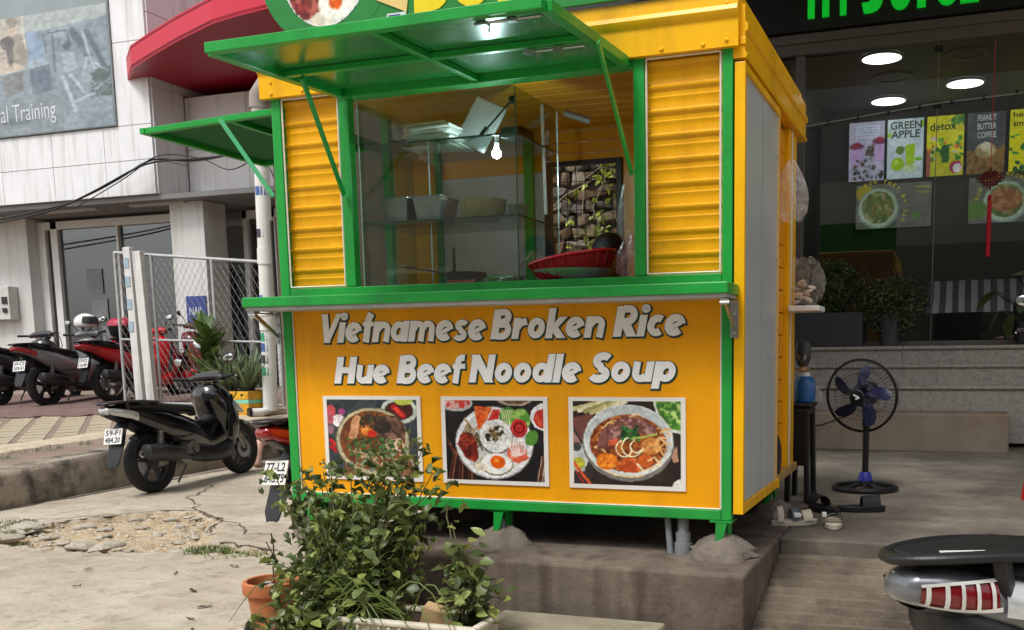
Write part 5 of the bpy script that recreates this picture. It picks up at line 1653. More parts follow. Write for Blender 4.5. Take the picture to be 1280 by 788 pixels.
def leaf_mat(name, rgb, rgb2, rough=.42):
    m = mat(name, rgb, rough, var=.22, scale=9, rgb2=rgb2, thr=(.45, .7))
    b = m.node_tree.nodes['Principled BSDF']
    # a little light through the blade
    N = m.node_tree.nodes; L = m.node_tree.links
    tr = N.new('ShaderNodeBsdfTranslucent'); mx = N.new('ShaderNodeMixShader'); mx.inputs[0].default_value = .22
    src = b.inputs['Base Color'].links[0].from_socket
    L.new(src, tr.inputs['Color'])
    out = [n for n in N if n.type == 'OUTPUT_MATERIAL'][0]
    L.new(b.outputs[0], mx.inputs[1]); L.new(tr.outputs[0], mx.inputs[2]); L.new(mx.outputs[0], out.inputs['Surface'])
    return m
LEAF_A = leaf_mat('leaf_mid', (106, 118, 66), (82, 98, 52))
LEAF_B = leaf_mat('leaf_dark', (78, 92, 52), (60, 74, 42))
LEAF_C = leaf_mat('leaf_light', (144, 154, 82), (120, 136, 66))
LEAF_D = leaf_mat('leaf_shop', (48, 74, 40), (36, 58, 34))
LEAF_Y = leaf_mat('leaf_yellow', (176, 190, 72), (140, 160, 60))
vine = thing('climbing_vine', 'thin yellow green vine hanging over the rubble wall', 'vine', (-2.0, 4.0, 1.9))
lv = [leaf_mesh('leaf', .075, .05, LEAF_Y), leaf_mesh('leaf', .06, .042, LEAF_C)]
b = MB()
pts = [(-1.98, 4.02, 3.0), (-2.02, 4.0, 2.7), (-2.12, 4.0, 2.5), (-2.05, 4.0, 2.3), (-2.0, 4.0, 2.05)]
b.tube(pts, .006, 5); b.tube([(-2.1, 4.0, 2.75), (-2.4, 4.02, 2.62), (-2.55, 4.03, 2.5)], .006, 5); b.tube([(-1.95, 4, 2.9), (-2.2, 4, 2.75), (-2.22, 4, 2.45)], .005, 5)
b.build('stem', mat('vine_stem', (150, 138, 120), .8), vine)
for i in range(120):
    q = rnd.random()
    if q < .45: x, z = rnd.gauss(-2.03, .08), rnd.gauss(2.2, .12)
    elif q < .7: x, z = rnd.gauss(-1.97, .05), rnd.gauss(2.85, .1)
    else: x, z = rnd.gauss(-2.08, .12), rnd.uniform(2.0, 2.8)
    place(lv[i % 2], 'leaf', vine, (x - vine.location.x, 3.98 + rnd.uniform(-.04, .03) - vine.location.y, z - vine.location.z), (rnd.uniform(-1.5, 1.5), rnd.uniform(-1, 1), rnd.uniform(0, 6.3)))

# ---------------------------------------------------------------- shop contents
SCR = print_mat('lit_screen', .3, emit=.5)
def paint_menu(k):
    c = Cv(72, 116, 72 / 116., (255, 255, 255))
    one = np.ones_like(c.X)
    if k == 0:
        c.a[:] = (176, 170, 204); c.mottle(one, (206, 202, 224), 14, .6)
        c.poly([(.2, .06), (.86, .06), (.86, .28), (.2, .28)], (206, 206, 234))
        for i in range(4): c.line(.28, .1 + .045 * i, .78, .1 + .045 * i, .008, (130, 126, 170))
        for (x, y) in ((.22, .55), (.86, .48)):
            c.poly([(x - .2, y - .14), (x + .2, y - .14), (x + .15, y + .2), (x - .15, y + .2)], (196, 160, 214)); c.ell(x, y - .14, .2, .05, (120, 60, 90)); c.ell(x, y - .17, .12, .04, (150, 40, 66))
        c.blobs(50, .1, 1, .62, .98, .05, [(70, 52, 50), (40, 34, 44), (96, 84, 80), (150, 150, 176)], seed=3); c.blobs(20, .5, .7, .4, .6, .05, [(70, 60, 60), (110, 90, 80)], seed=4)
    elif k == 1:
        c.a[:] = (196, 208, 224); c.mottle(one, (222, 232, 244), 20, .6)
        c.poly([(.5, .44), (.78, .42), (.74, .78), (.54, .8)], (170, 204, 30)); c.ell(.3, .75, .18, .11, (160, 200, 20)); c.ell(.26, .72, .06, .04, (206, 230, 90)); c.ell(.62, .83, .2, .06, (206, 220, 170)); c.ell(.86, .68, .1, .03, (130, 190, 30)); c.ell(.36, .52, .12, .07, (96, 130, 60)); c.ell(.06, .26, .06, .04, (150, 210, 40)); c.ell(.95, .1, .06, .06, (150, 200, 60))
    elif k == 2:
        c.a[:] = (226, 212, 20); c.mottle(one, (246, 236, 70), 12, .7)
        c.poly([(.1, .6), (.5, .55), (.95, .68), (1, 1), (.1, 1)], (196, 190, 40)); c.blobs(40, .1, .95, .35, .72, .06, [(40, 120, 40), (70, 160, 60), (220, 200, 200), (230, 120, 60), (150, 190, 40)], seed=6)
        c.poly([(.4, .5), (.62, .48), (.6, .78), (.42, .78)], (46, 96, 44)); c.ell(.8, .86, .17, .1, (176, 40, 90)); c.ell(.84, .88, .12, .08, (236, 226, 230)); c.ell(.4, .9, .1, .05, (214, 200, 60)); c.poly([(0, .5), (.14, .7), (.1, 1), (0, 1)], (160, 90, 80)); c.blobs(14, .6, 1, 0, .14, .07, [(80, 150, 40), (60, 120, 36)], seed=9)
    elif k == 3:
        c.a[:] = (72, 74, 80); c.mottle(one, (92, 94, 98), 20, .6)
        m = c.poly([(0, .62), (1, .56), (1, 1), (0, 1)], (150, 112, 66)); c.mottle(m, (96, 66, 40), 6, .7); m = c.ell(.5, .62, .26, .13, (206, 186, 142)); c.mottle(m, (150, 126, 84), 6, .7); c.ell(.5, .56, .14, .07, (226, 214, 190))
    else:
        c.a[:] = (240, 226, 14); c.mottle(one, (250, 240, 60), 16, .5)
        c.blobs(36, .02, 1, .4, 1, .07, [(40, 150, 60), (30, 120, 50), (90, 180, 60), (20, 90, 60), (210, 200, 40)], seed=12)
    return c.grade(1.0, .03)
MENU_L = ['lit menu screen with pink milkshakes above the shop counter', 'lit menu screen reading green apple with a lime green juice', 'lit yellow menu screen reading detox with fruit', 'dark menu screen reading peanut butter coffee', 'yellow menu screen with green leaves beside the peanut butter coffee screen']
sx = [-.447, .03, .51, .99, 1.48]
MENU_Z0, MENU_H, MENU_W = 3.405, .73, .44
YS = 9.0
DT = mat('dark_text', (70, 96, 60), .6); LT = mat('light_text', (222, 228, 230), .6, emit=.4); GT = mat('green_text', (74, 110, 20), .6)
for k in range(5):
    t = thing('menu_screen', MENU_L[k], 'screen', (sx[k] + .22, YS, MENU_Z0), group='menu screens on the shop back wall')
    MB().box(sx[k] - .02, sx[k] + MENU_W + .02, YS, YS + .04, MENU_Z0 - .02, MENU_Z0 + MENU_H + .02).build('bezel', BLACK, t, bev=.004)
    print_grid('display', paint_menu(k), SCR, t, (sx[k], YS - .004, MENU_Z0), (MENU_W, 0, 0), (0, 0, MENU_H))
    U, V, N_ = (1, 0, 0), (0, 0, 1), (0, -1, 0)
    def T(s, x, z, w, h, m):
        lettering('screen_lettering', s, m, t, (sx[k] + x * MENU_W, YS - .006, MENU_Z0 + z * MENU_H), U, V, N_, w * MENU_W, h * MENU_H, offset=.02, depth=.001)
    if k == 1: T('GREEN', .08, .83, .86, .13, DT); T('APPLE', .1, .68, .8, .13, DT)
    if k == 2: T('detox', .08, .76, .72, .13, GT)
    if k == 3: T('PEANUT', .26, .86, .5, .1, LT); T('BUTTER', .26, .72, .5, .1, LT); T('COFFEE', .26, .58, .5, .1, LT)
    if k == 4: T('healthy', .08, .85, .8, .11, GT); T('smoothie', .08, .73, .9, .1, GT)
def paint_dish(k):
    c = Cv(110, 66, 110 / 66., (112, 112, 108))
    one = np.ones_like(c.X)
    for i in range(6):
        c.line(0, .1 + .17 * i, 1, .06 + .17 * i, .006, (88, 88, 84))
    c.mottle(one, (138, 138, 132), 12, .4)
    x0 = .3 if k == 0 else .45
    if k == 0: c.ell(.12, .2, .12, .18, (190, 170, 30))
    c.ell(x0, .55, .27, .46, (150, 176, 160)); c.ell(x0, .54, .25, .42, (206, 220, 206)); m = c.ell(x0, .52, .22, .36, (110, 136, 62)); c.mottle(m, (206, 206, 150), 5, .8); c.mottle(m, (70, 92, 40), 4, .7); c.mottle(m, (170, 120, 70), 6, .6, .55)
    if k: m = c.ell(x0, .5, .2, .26, (160, 96, 60)); c.mottle(m, (206, 150, 100), 5, .8); c.ell(.9, .3, .2, .3, (190, 200, 170)); c.ell(.1, .7, .14, .2, (96, 140, 60)); c.ell(.88, .82, .08, .1, (226, 226, 226))
    else: c.ell(.8, .74, .06, .08, (90, 140, 70)); c.line(.78, .1, .98, .12, .01, (190, 180, 60)); c.line(.8, .22, .96, .23, .008, (180, 170, 60))
    return c.grade(.85, .04)
YT = mat('yellow_text', (226, 214, 40), .5, emit=.25)
for k, (x0, w, l) in enumerate(((-.345, .93, 'screen with a salad bowl ringed by yellow lettering'), (1.03, .95, 'screen with grilled meat dish behind the red hanging knot'))):
    z0, h = 2.80, .55
    t = thing('dish_screen', l, 'screen', (x0 + w / 2, YS, z0))
    MB().box(x0 - .015, x0 + w + .015, YS + .001, YS + .035, z0 - .015, z0 + h + .015).build('bezel', BLACK, t, bev=.004)
    print_grid('display', paint_dish(k), SCR, t, (x0, YS - .004, z0), (w, 0, 0), (0, 0, h))
    word = 'B\u00daN TH\u1ecaT B\u00d2 X\u00c0O' if k == 0 else 'B\u00daN TH\u1ecaT N\u01af\u1edaNG NEM'
    cx, cz, rr_ = (x0 + .30 * w, z0 + .45 * h, .315) if k == 0 else (x0 + .45 * w, z0 + .45 * h, .31)
    a0, a1 = (118, -28) if k == 0 else (170, 12)
    for i, ch in enumerate(word):
        if ch == ' ':
            continue
        a = R(a0 + (a1 - a0) * i / (len(word) - 1))
        U = (math.sin(a), 0, -math.cos(a)); V = (math.cos(a), 0, math.sin(a))
        lettering('screen_lettering', ch, YT, t, (cx + rr_ * math.cos(a) - .02 * U[0], YS - .0065, cz + rr_ * math.sin(a) - .02 * U[2]), U, V, (0, -1, 0), .036, .05, offset=.03, depth=.001)
# red knot tassel hanging in the window
kn = thing('knot_tassel', 'red knotted charm with long tassel hanging in front of the shop window', 'charm', (1.2, 6.27, 3.0))
MB().tube([(1.2, 6.27, 4.2), (1.2, 6.27, 3.03)], .004, 5).build('cord', REDP, kn)
b = MB()
for i in range(7):
    o_ = -.09 + .03 * i
    b.tube([(1.2 + o_ - .0 , 6.27 - .006 * (i % 2), 2.90 + .11 - abs(o_)), (1.2 + o_, 6.27 + .006 * (i % 2), 2.90 - .11 + abs(o_))], .010, 6)
for i in range(5):
    o_ = -.06 + .03 * i
    b.tube([(1.2 - .13 + abs(o_), 6.27, 2.90 + o_), (1.2 + .13 - abs(o_), 6.27, 2.90 + o_)], .010, 6)
b.build('knot', mat('brownish_red', (120, 40, 34), .7, var=.25, scale=40), kn, smooth=60)
MB().ell((1.2, 6.27, 2.72), (.022, .022, .03), 10, 8).build('bead', REDP, kn, smooth=80)
MB().lathe([(.01, 2.7), (.02, 2.66), (.021, 2.55), (.021, 2.15), (.001, 2.15)], (1.2, 6.27, 0), n=12).build('tassel', mat('tassel_red', (206, 18, 40), .7, var=.25, scale=60), kn, smooth=40)
# planters with bushes inside the window
def bush(name, label, base, rad, nleaf, m2, lm, seed, box=None, low=.1):
    t = thing(name, label, 'plant', base)
    g = random.Random(seed)
    if box:
        MB().box(*box).build('planter_box', mat('planter_grey', (58, 58, 62), .6, var=.1, scale=5), t, bev=.01)
    st = MB(); tips = []
    for i in range(14):
        a = g.uniform(0, 6.28); r = g.uniform(.2, .95)
        tip = (base[0] + rad[0] * r * math.cos(a), base[1] + rad[1] * r * math.sin(a), base[2] + rad[2] * g.uniform(.6, 1.05))
        mid = tuple((base[j] * .55 + tip[j] * .45) + g.uniform(-.03, .03) for j in range(3))
        st.tube([base, mid, tip], [.012, .008, .003], 5); tips += [tip, mid]
    st.build('stem', mat('woody_stem', (84, 66, 48), .9), t)
    b = MB()
    for i in range(nleaf):
        a = g.uniform(0, 6.28); u = g.random() ** .5; h = g.random()
        k = (1 - abs(h - .55) * 1.15)
        lump = 1 + .22 * math.sin(3 * a + 7 * h + seed) + .15 * math.sin(7 * a - 5 * h)
        p = Vector((base[0] + rad[0] * u * k * lump * math.cos(a), base[1] + rad[1] * u * k * lump * math.sin(a), base[2] + low + rad[2] * h * (.92 + .16 * g.random())))
        L_ = g.uniform(.03, .06); W_ = L_ * .5
        q = Euler((g.uniform(-1.2, 1.2), g.uniform(-1.2, 1.2), g.uniform(0, 6.3))).to_matrix()
        b.c = g.randrange(2)
        b.add([p + q @ Vector(v) for v in ((0, 0, 0), (W_ / 2, L_ * .45, .006), (0, L_, -.008), (-W_ / 2, L_ * .45, .006))], [(0, 1, 2), (0, 2, 3)])
    o = b.build('foliage', [lm, m2], t)
    o['kind'] = 'stuff'
    return t
bush('potted_bush', 'bushy green shrub in a dark planter box in front of the shop window', (-.38, 6.17, 1.60), (.40, .2, .52), 2300, LEAF_A, LEAF_D, 3, (-.82, .02, 6.06, 6.28, 1.285, 1.63), .02)
bush('potted_bush', 'loose drooping shrub to the right of the dark planter box', (.28, 6.17, 1.6), (.40, .2, .52), 1500, LEAF_A, LEAF_D, 8, None, -.18)
o = MB().lathe([(.001, 1.284), (.09, 1.284), (.11, 1.6), (.10, 1.6), (.09, 1.58), (.001, 1.58)], (.28, 6.17, 0), n=20).build('round_pot', mat('planter_grey', (58, 58, 62)), smooth=50)
tag(o, 'round dark pot holding the loose drooping shrub', 'pot')
# dark broad-leaved plant at the far right of the window
t = thing('rubber_plant', 'dark broad leaved plant outside the right end of the shop window', 'plant', (1.62, 6.2, 1.285))
MB().lathe([(.001, 1.284), (.12, 1.284), (.16, 1.5), (.14, 1.5), (.001, 1.48)], (1.62, 6.2, 0), n=20).build('pot', DARKGREY, t, smooth=50)
big = leaf_mesh('leaf', .26, .17, LEAF_B, .3, .2)
b = MB()
for (x, z, rx, ry, rz) in ((1.3, 1.80, -.5, .2, 1.2), (1.34, 1.62, -.9, .2, 1.6), (1.44, 1.58, -1.2, 0, 2.2), (1.56, 2.08, .4, .3, -.4), (1.52, 1.95, .2, -.3, .6), (1.60, 1.78, -.6, 0, 2.5), (1.66, 2.2, .5, 0, .2), (1.70, 1.9, -.2, 0, -1.2)):
    place(big, 'leaf', t, (x - 1.62, -.05, z - 1.285), (rx, ry, rz))
    b.tube([(1.62, 6.2, 1.48), ((x + 1.62) / 2, 6.17, z - .1), (x, 6.15, z)], .007, 6)
b.build('stem', mat('dark_stem', (60, 54, 44), .8), t)
# ---------------------------------------------------------------- standing fan
fx, fy, fz = .38, 2.36, .326
NAVY = mat('navy_plastic', (22, 26, 54), .35, var=.1, scale=10)
fan = thing('standing_fan', 'black pedestal fan with dark blue blades on the forecourt', 'fan', (fx, fy, fz), R(0))
F = lambda n, b, m, **k: b.build(n, m, fan, **k)
b = MB(); b.lathe([(.19, fz + .002), (.215, fz + .006), (.215, fz + .02), (.2, fz + .034), (.18, fz + .034), (.172, fz + .012)], (fx, fy, 0), n=40)
for i in range(5):
    a = 2 * PI * i / 5 + .3
    b.beam((fx + .03 * math.cos(a), fy + .03 * math.sin(a), fz + .05), (fx + .19 * math.cos(a), fy + .19 * math.sin(a), fz + .024), .05, .016)
b.lathe([(.07, fz + .03), (.065, fz + .055), (.04, fz + .07)], (fx, fy, 0), n=24)
F('base', b, BLACK, smooth=40)
F('collar', MB().lathe([(.05, fz + .06), (.042, fz + .10), (.032, fz + .12), (.001, fz + .125)], (fx, fy, 0), n=24), mat('blue_collar', (40, 48, 150), .35), smooth=40)
F('pole', MB().tube([(fx, fy, fz + .1), (fx, fy, fz + .5)], .021, 14), BLACK, smooth=40)
F('pole_upper', MB().tube([(fx, fy, fz + .42), (fx, fy, fz + .60)], .027, 14), NAVY, smooth=40)
# head looks towards the viewer and a little left
hc = Vector((fx - .035, fy, .947)); ax = Vector((-.25, -.96, -.08)).normalized()
F('motor_housing', MB().lathe([(.001, .02), (.05, .02), (.085, .05), (.085, .12), (.06, .17), (.001, .18)], hc - ax * .0, -ax, 24), NAVY, smooth=40)
F('neck', MB().tube([(fx, fy, fz + .52), (fx + .01, fy + .06, fz + .60), hc - ax * .1], .03, 10), BLACK, smooth=40)
u_ = ax.cross(Vector((0, 0, 1))).normalized(); w_ = u_.cross(ax)
b = MB()
def ringp(r, h, n=40):
    return [hc + ax * h + (u_ * math.cos(t) + w_ * math.sin(t)) * r for t in [2 * PI * k / n for k in range(n + 1)]]
for (r, h, q) in ((.237, 0, .007), (.232, .012, .004), (.232, -.012, .004)):
    b.tube(ringp(r, h), q, 6, False)
F('cage_rim', b, BLACK, smooth=60)
for (sgn, nm) in ((1, 'front_cage'), (-1, 'rear_cage')):
    b = MB()
    for i in range(54):
        t = 2 * PI * i / 54 + (.05 if sgn < 0 else 0)
        d = u_ * math.cos(t) + w_ * math.sin(t)
        b.tube([hc + ax * (sgn * .085) + d * .05, hc + ax * (sgn * .078) + d * .14, hc + ax * (sgn * .05) + d * .205, hc + ax * (sgn * .008) + d * .235], .0011, 4, False)
    b.tube(ringp(.15, sgn * .076), .0018, 4, False)
    F(nm, b, BLACK)
F('badge', MB().lathe([(.001, .095), (.045, .093), (.052, .085), (.048, .08)], hc, ax, 24), BLACK, smooth=40)
b = MB(); b.obox(hc + ax * .097 + w_ * .008 - u_ * .0, (.022, .0015, .006), (0, .5, 0)); b.obox(hc + ax * .097 - w_ * .006 - u_ * .008, (.014, .0015, .005), (0, -.4, 0))
F('badge_mark', b, WHITE)
for i in range(5):
    t0 = 2 * PI * i / 5 + .25
    rows = []
    for k in range(7):
        q = k / 6
        r = .04 + q * .165
        wd = (.25, .5, .62, .62, .55, .42, .2)[k]
        rows.append([hc + ax * (.02 + .03 * (s - .5)) + (u_ * math.cos(t0 + .35 * q + wd * (s - .5)) + w_ * math.sin(t0 + .35 * q + wd * (s - .5))) * r for s in (0, .33, .66, 1)])
    F('blade', MB().sheet(rows), mat('blade_navy', (34, 40, 76), .25, var=.08), smooth=70)
o = MB().tube([(fx - .02, fy + .05, fz + .62), (fx - .15, fy + .1, .80), (.1, 2.2, .76), (.03, 2.05, .78), (.02, 1.9, .9)], .005, 6).build('power_cord', BLACK, smooth=60)
tag(o, 'black cord looping from the fan to the kiosk', 'cord')
# black stool with blue jug beside the kiosk
st = thing('plastic_stool', 'tall black plastic stool beside the kiosk corner post', 'stool', (.045, 1.86, .326))
b = MB(); b.box(-.05, .11, 1.72, 2.0, .90, .93); b.box(-.04, .10, 1.73, 1.99, .86, .899)
b.build('seat', BLACK, st, bev=.012)
for (sx_, sy_) in ((-1, -1), (1, -1), (1, 1), (-1, 1)):
    MB().beam((.03 + .05 * sx_, 1.86 + .12 * sy_, .87), (.03 + .06 * sx_, 1.86 + .15 * sy_, .33), .06, .03, (1, 0, 0)).build('leg', BLACK, st, bev=.005)
MB().box(-.035, .095, 1.725, 1.735, .55, .86).build('apron', BLACK, st, bev=.003)
jg = thing('blue_jug', 'blue plastic jug standing on the black stool', 'jug', (.05, 1.84, .931))
BLUE = mat('blue_plastic', (34, 92, 150), .35, var=.15, scale=12)
MB().lathe([(.001, .932), (.06, .932), (.066, .95), (.066, 1.05), (.05, 1.08), (.03, 1.09)], (.05, 1.84, 0), n=22).build('body', BLUE, jg, smooth=45)
MB().lathe([(.034, 1.085), (.034, 1.11), (.001, 1.112)], (.05, 1.84, 0), n=18).build('cap', WHITE, jg, smooth=45)
gm = thing('hanging_grinder', 'grey hand grinder hanging from the kiosk post above the blue jug', 'grinder', (.05, 1.72, 1.12))
MB().lathe([(.001, 1.15), (.03, 1.15), (.045, 1.19), (.05, 1.25), (.04, 1.29), (.001, 1.31)], (.055, 1.72, 0), n=18).build('housing', DARKGREY, gm, smooth=45)
MB().lathe([(.02, 0), (.028, .012), (.001, .016)], (.055, 1.69, 1.21), (0, -1, 0), 14).build('dial', STEEL, gm, smooth=45)
b = MB(); b.tube([(.055, 1.72, 1.15), (.055, 1.71, 1.12)], .02, 10); b.tube([(.01, 1.71, 1.13), (.1, 1.71, 1.13)], .008, 8)
b.build('handle', mat('tan_grip', (176, 136, 104), .6), gm, smooth=45)
o = bag('plastic_bag', 'small crumpled plastic bag wedged on the black stool behind the jug', .10, 1.9, .932, 1.02, .05, FILM, 15, .4)
o = MB().ell((.022, .99, .68), (.03, .09, .13), 18, 12).build('black_pouch', BLACK, smooth=70)
tag(o, 'round black pouch at the foot of the plank side wall', 'pouch')
# footwear
WL = mat('offwhite_rubber', (186, 176, 158), .7, var=.12, scale=20)
def sole(b, n=26, L_=.27, w=.05, z0=0, z1=.028, toe=1.0):
    pts = []
    for i in range(n):
        a = 2 * PI * i / n
        x = w * math.cos(a) * (1.0 + .16 * math.sin(a) - .10 * math.sin(a) ** 2); y = L_ / 2 * math.sin(a)
        pts.append((x, y))
    b.prism(pts, 'xy', z0, z1)
    return pts
def strap(b, y, w, h, wd, n=10, t=.004):
    rows = []
    for i in range(n + 1):
        a = PI * i / n
        x = w * math.cos(a); z = .026 + h * math.sin(a)
        rows.append([(x, y - wd / 2, z - .3 * t), (x, y + wd / 2, z + .006)])
    b.sheet(rows)
    rows2 = [[(p[0] * .92, p[1], .026 + (p[2] - .026) * .93) for p in r] for r in rows]
    b.sheet(rows2)
for (x, y, rz, l) in ((.135, .93, R(-62), 'off-white strappy sandal lying turned sideways by the kiosk'), (.335, .95, R(-172), 'off-white strappy sandal pointing at the viewer by the kiosk')):
    t = thing('sandal', l, 'sandal', (x, y, .328), rz, 'pair of off-white sandals on the forecourt')
    b = MB(); sole(b, L_=.26, w=.048); b.build('sole', WL, t, bev=.006, local=True)
    b = MB(); strap(b, .06, .052, .05, .05); b.build('toe_strap', WL, t, smooth=60, local=True)
    b = MB(); strap(b, -.005, .05, .062, .035); b.build('strap', mat('sandal_grey', (84, 90, 96), .7), t, smooth=60, local=True)
    b = MB(); strap(b, -.085, .046, .075, .03); b.build('heel_strap', WL, t, smooth=60, local=True)
    MB().obox((.045, .0, .06), (.012, .02, .012)).build('buckle', WHITE, t, bev=.004, local=True)
for (x, y, rz, l) in ((.23, 1.40, R(40), 'black slide slipper lying beside the stool leg'), (.43, 1.47, R(-75), 'black slide slipper lying flat below the fan')):
    t = thing('slipper', l, 'slipper', (x, y, .328), rz, 'pair of black slippers on the forecourt')
    b = MB(); sole(b, L_=.28, w=.052, z1=.032); b.build('sole', BLACK, t, bev=.007, local=True)
    b = MB(); strap(b, .055, .055, .065, .10); b.build('strap', mat('slipper_black', (26, 26, 27), .8), t, smooth=60, local=True)
# red plastic stool at the right edge
t = thing('red_stool', 'red plastic stool with a black cover at the edge of the forecourt', 'stool', (1.49, 2.0, .326))
MB().box(1.33, 1.67, 1.84, 2.18, .60, .66).build('seat', BLACK, t, bev=.02)
for (sx_, sy_) in ((-1, -1), (1, -1), (1, 1), (-1, 1)):
    MB().beam((1.50 + .13 * sx_, 2.01 + .13 * sy_, .60), (1.50 + .16 * sx_, 2.01 + .16 * sy_, .33), .07, .03, (1, 0, 0)).build('leg', REDP, t, bev=.005)
# ---------------------------------------------------------------- scooters
def sec(y, zc, hw, hh, e=2.6, n=20, tilt=0.0, x=0.0):
    out = []
    for k in range(n):
        t = 2 * PI * k / n
        c, s = math.cos(t), math.sin(t)
        px = hw * math.copysign(abs(c) ** (2 / e), c); pz = hh * math.copysign(abs(s) ** (2 / e), s)
        out.append((x + px, y + tilt * pz, zc + pz))
    return out
def interp(tab, n):
    ys = [r[0] for r in tab]
    out = []
    for i in range(n):
        t = (len(tab) - 1) * i / (n - 1); k = min(int(t), len(tab) - 2); f = t - k
        f2 = f * f * (3 - 2 * f) * .4 + f * .6
        out.append(tuple(tab[k][j] * (1 - f2) + tab[k + 1][j] * f2 for j in range(len(tab[0]))))
    return out
LENS_CLEAR = mat('clear_lens', (196, 198, 198), .12, metal=.35, var=.25, scale=18, coat=.6)
LENS_RED = mat('red_lens', (150, 14, 22), .15, var=.25, scale=16, coat=.7)
LENS_AMBER = mat('amber_lens', (206, 110, 20), .2, var=.2, scale=16, coat=.5)
ENGINE = mat('engine_metal', (128, 126, 120), .42, metal=.8, var=.3, scale=16)
MUFF = mat('muffler_black', (44, 44, 46), .5, var=.2, scale=10)
PLATE = mat('plate_white', (226, 226, 222), .4, var=.05)
PLATE_INK = mat('plate_ink', (30, 30, 34), .5)
HELM = mat('helmet_white', (226, 224, 216), .2, var=.1, scale=5, coat=.8, rgb2=(196, 150, 60), thr=(.58, .6))
SEATM = mat('seat_vinyl', (28, 28, 30), .6, var=.2, scale=18, bump=.15, bscale=90)
TAIL = [(-.45, .805, .06, .036), (-.40, .797, .092, .052), (-.26, .765, .125, .075), (-.08, .70, .16, .115), (.14, .63, .175, .155), (.36, .56, .17, .165), (.54, .50, .155, .16), (.68, .43, .13, .12)]
def tail_pt(y, th, off=0.):
    ys = [r[0] for r in TAIL]
    y = max(ys[0], min(ys[-1], y))
    k = max(i for i in range(len(ys) - 1) if ys[i] <= y)
    f = (y - ys[k]) / (ys[k + 1] - ys[k])
    _, zc, hw, hh = [TAIL[k][j] * (1 - f) + TAIL[k + 1][j] * f for j in range(4)]
    c, s = math.cos(th), math.sin(th); e = 2.6
    return ((hw + off) * math.copysign(abs(c) ** (2 / e), c), y - off * .6, zc + (hh + off) * math.copysign(abs(s) ** (2 / e), s))
def patch(b, y0, y1, t0, t1, off=.006, n=6, side=1):
    rows = []
    for i in range(n + 1):
        y = y0 + (y1 - y0) * i / n
        a = t0[0] + (t0[1] - t0[0]) * i / n; c = t1[0] + (t1[1] - t1[0]) * i / n
        rows.append([(lambda p: (side * p[0], p[1], p[2]))(tail_pt(y, R(a + (c - a) * k / 4), off)) for k in range(5)])
    b.sheet(rows)
def wheel(root, y, r, w, spokes, rim):
    cz = r
    o = MB().lathe([(r * .70, -w * .34), (r * .80, -w * .47), (r * .91, -w * .5), (r * .975, -w * .34), (r, -w * .1), (r, w * .1), (r * .975, w * .34), (r * .91, w * .5), (r * .80, w * .47), (r * .70, w * .34)], (0, y, cz), (1, 0, 0), 40).build('wheel', RUBBER, root, smooth=50, local=True)
    b = MB()
    b.lathe([(r * .71, -w * .36), (r * .70, -w * .25), (r * .62, -w * .18), (r * .62, w * .18), (r * .70, w * .25), (r * .71, w * .36)], (0, y, cz), (1, 0, 0), 40)
    b.lathe([(.001, -w * .45), (.05, -w * .45), (.055, 0), (.05, w * .45), (.001, w * .45)], (0, y, cz), (1, 0, 0), 18)
    if spokes:
        for i in range(5):
            a = 2 * PI * i / 5 + .3
            for d in (-.12, .12):
                b.beam((0, y + .04 * math.cos(a), cz + .04 * math.sin(a)), (0, y + r * .64 * math.cos(a + d), cz + r * .64 * math.sin(a + d)), .028, .02)
    else:
        for i in range(30):
            a = 2 * PI * i / 30
            s = (-1) ** i * .03
            b.tube([(s, y + .045 * math.cos(a + .3), cz + .045 * math.sin(a + .3)), (0, y + r * .66 * math.cos(a), cz + r * .66 * math.sin(a))], .0025, 4)
    b.build('rim', rim, o, smooth=40, local=True)
    return o
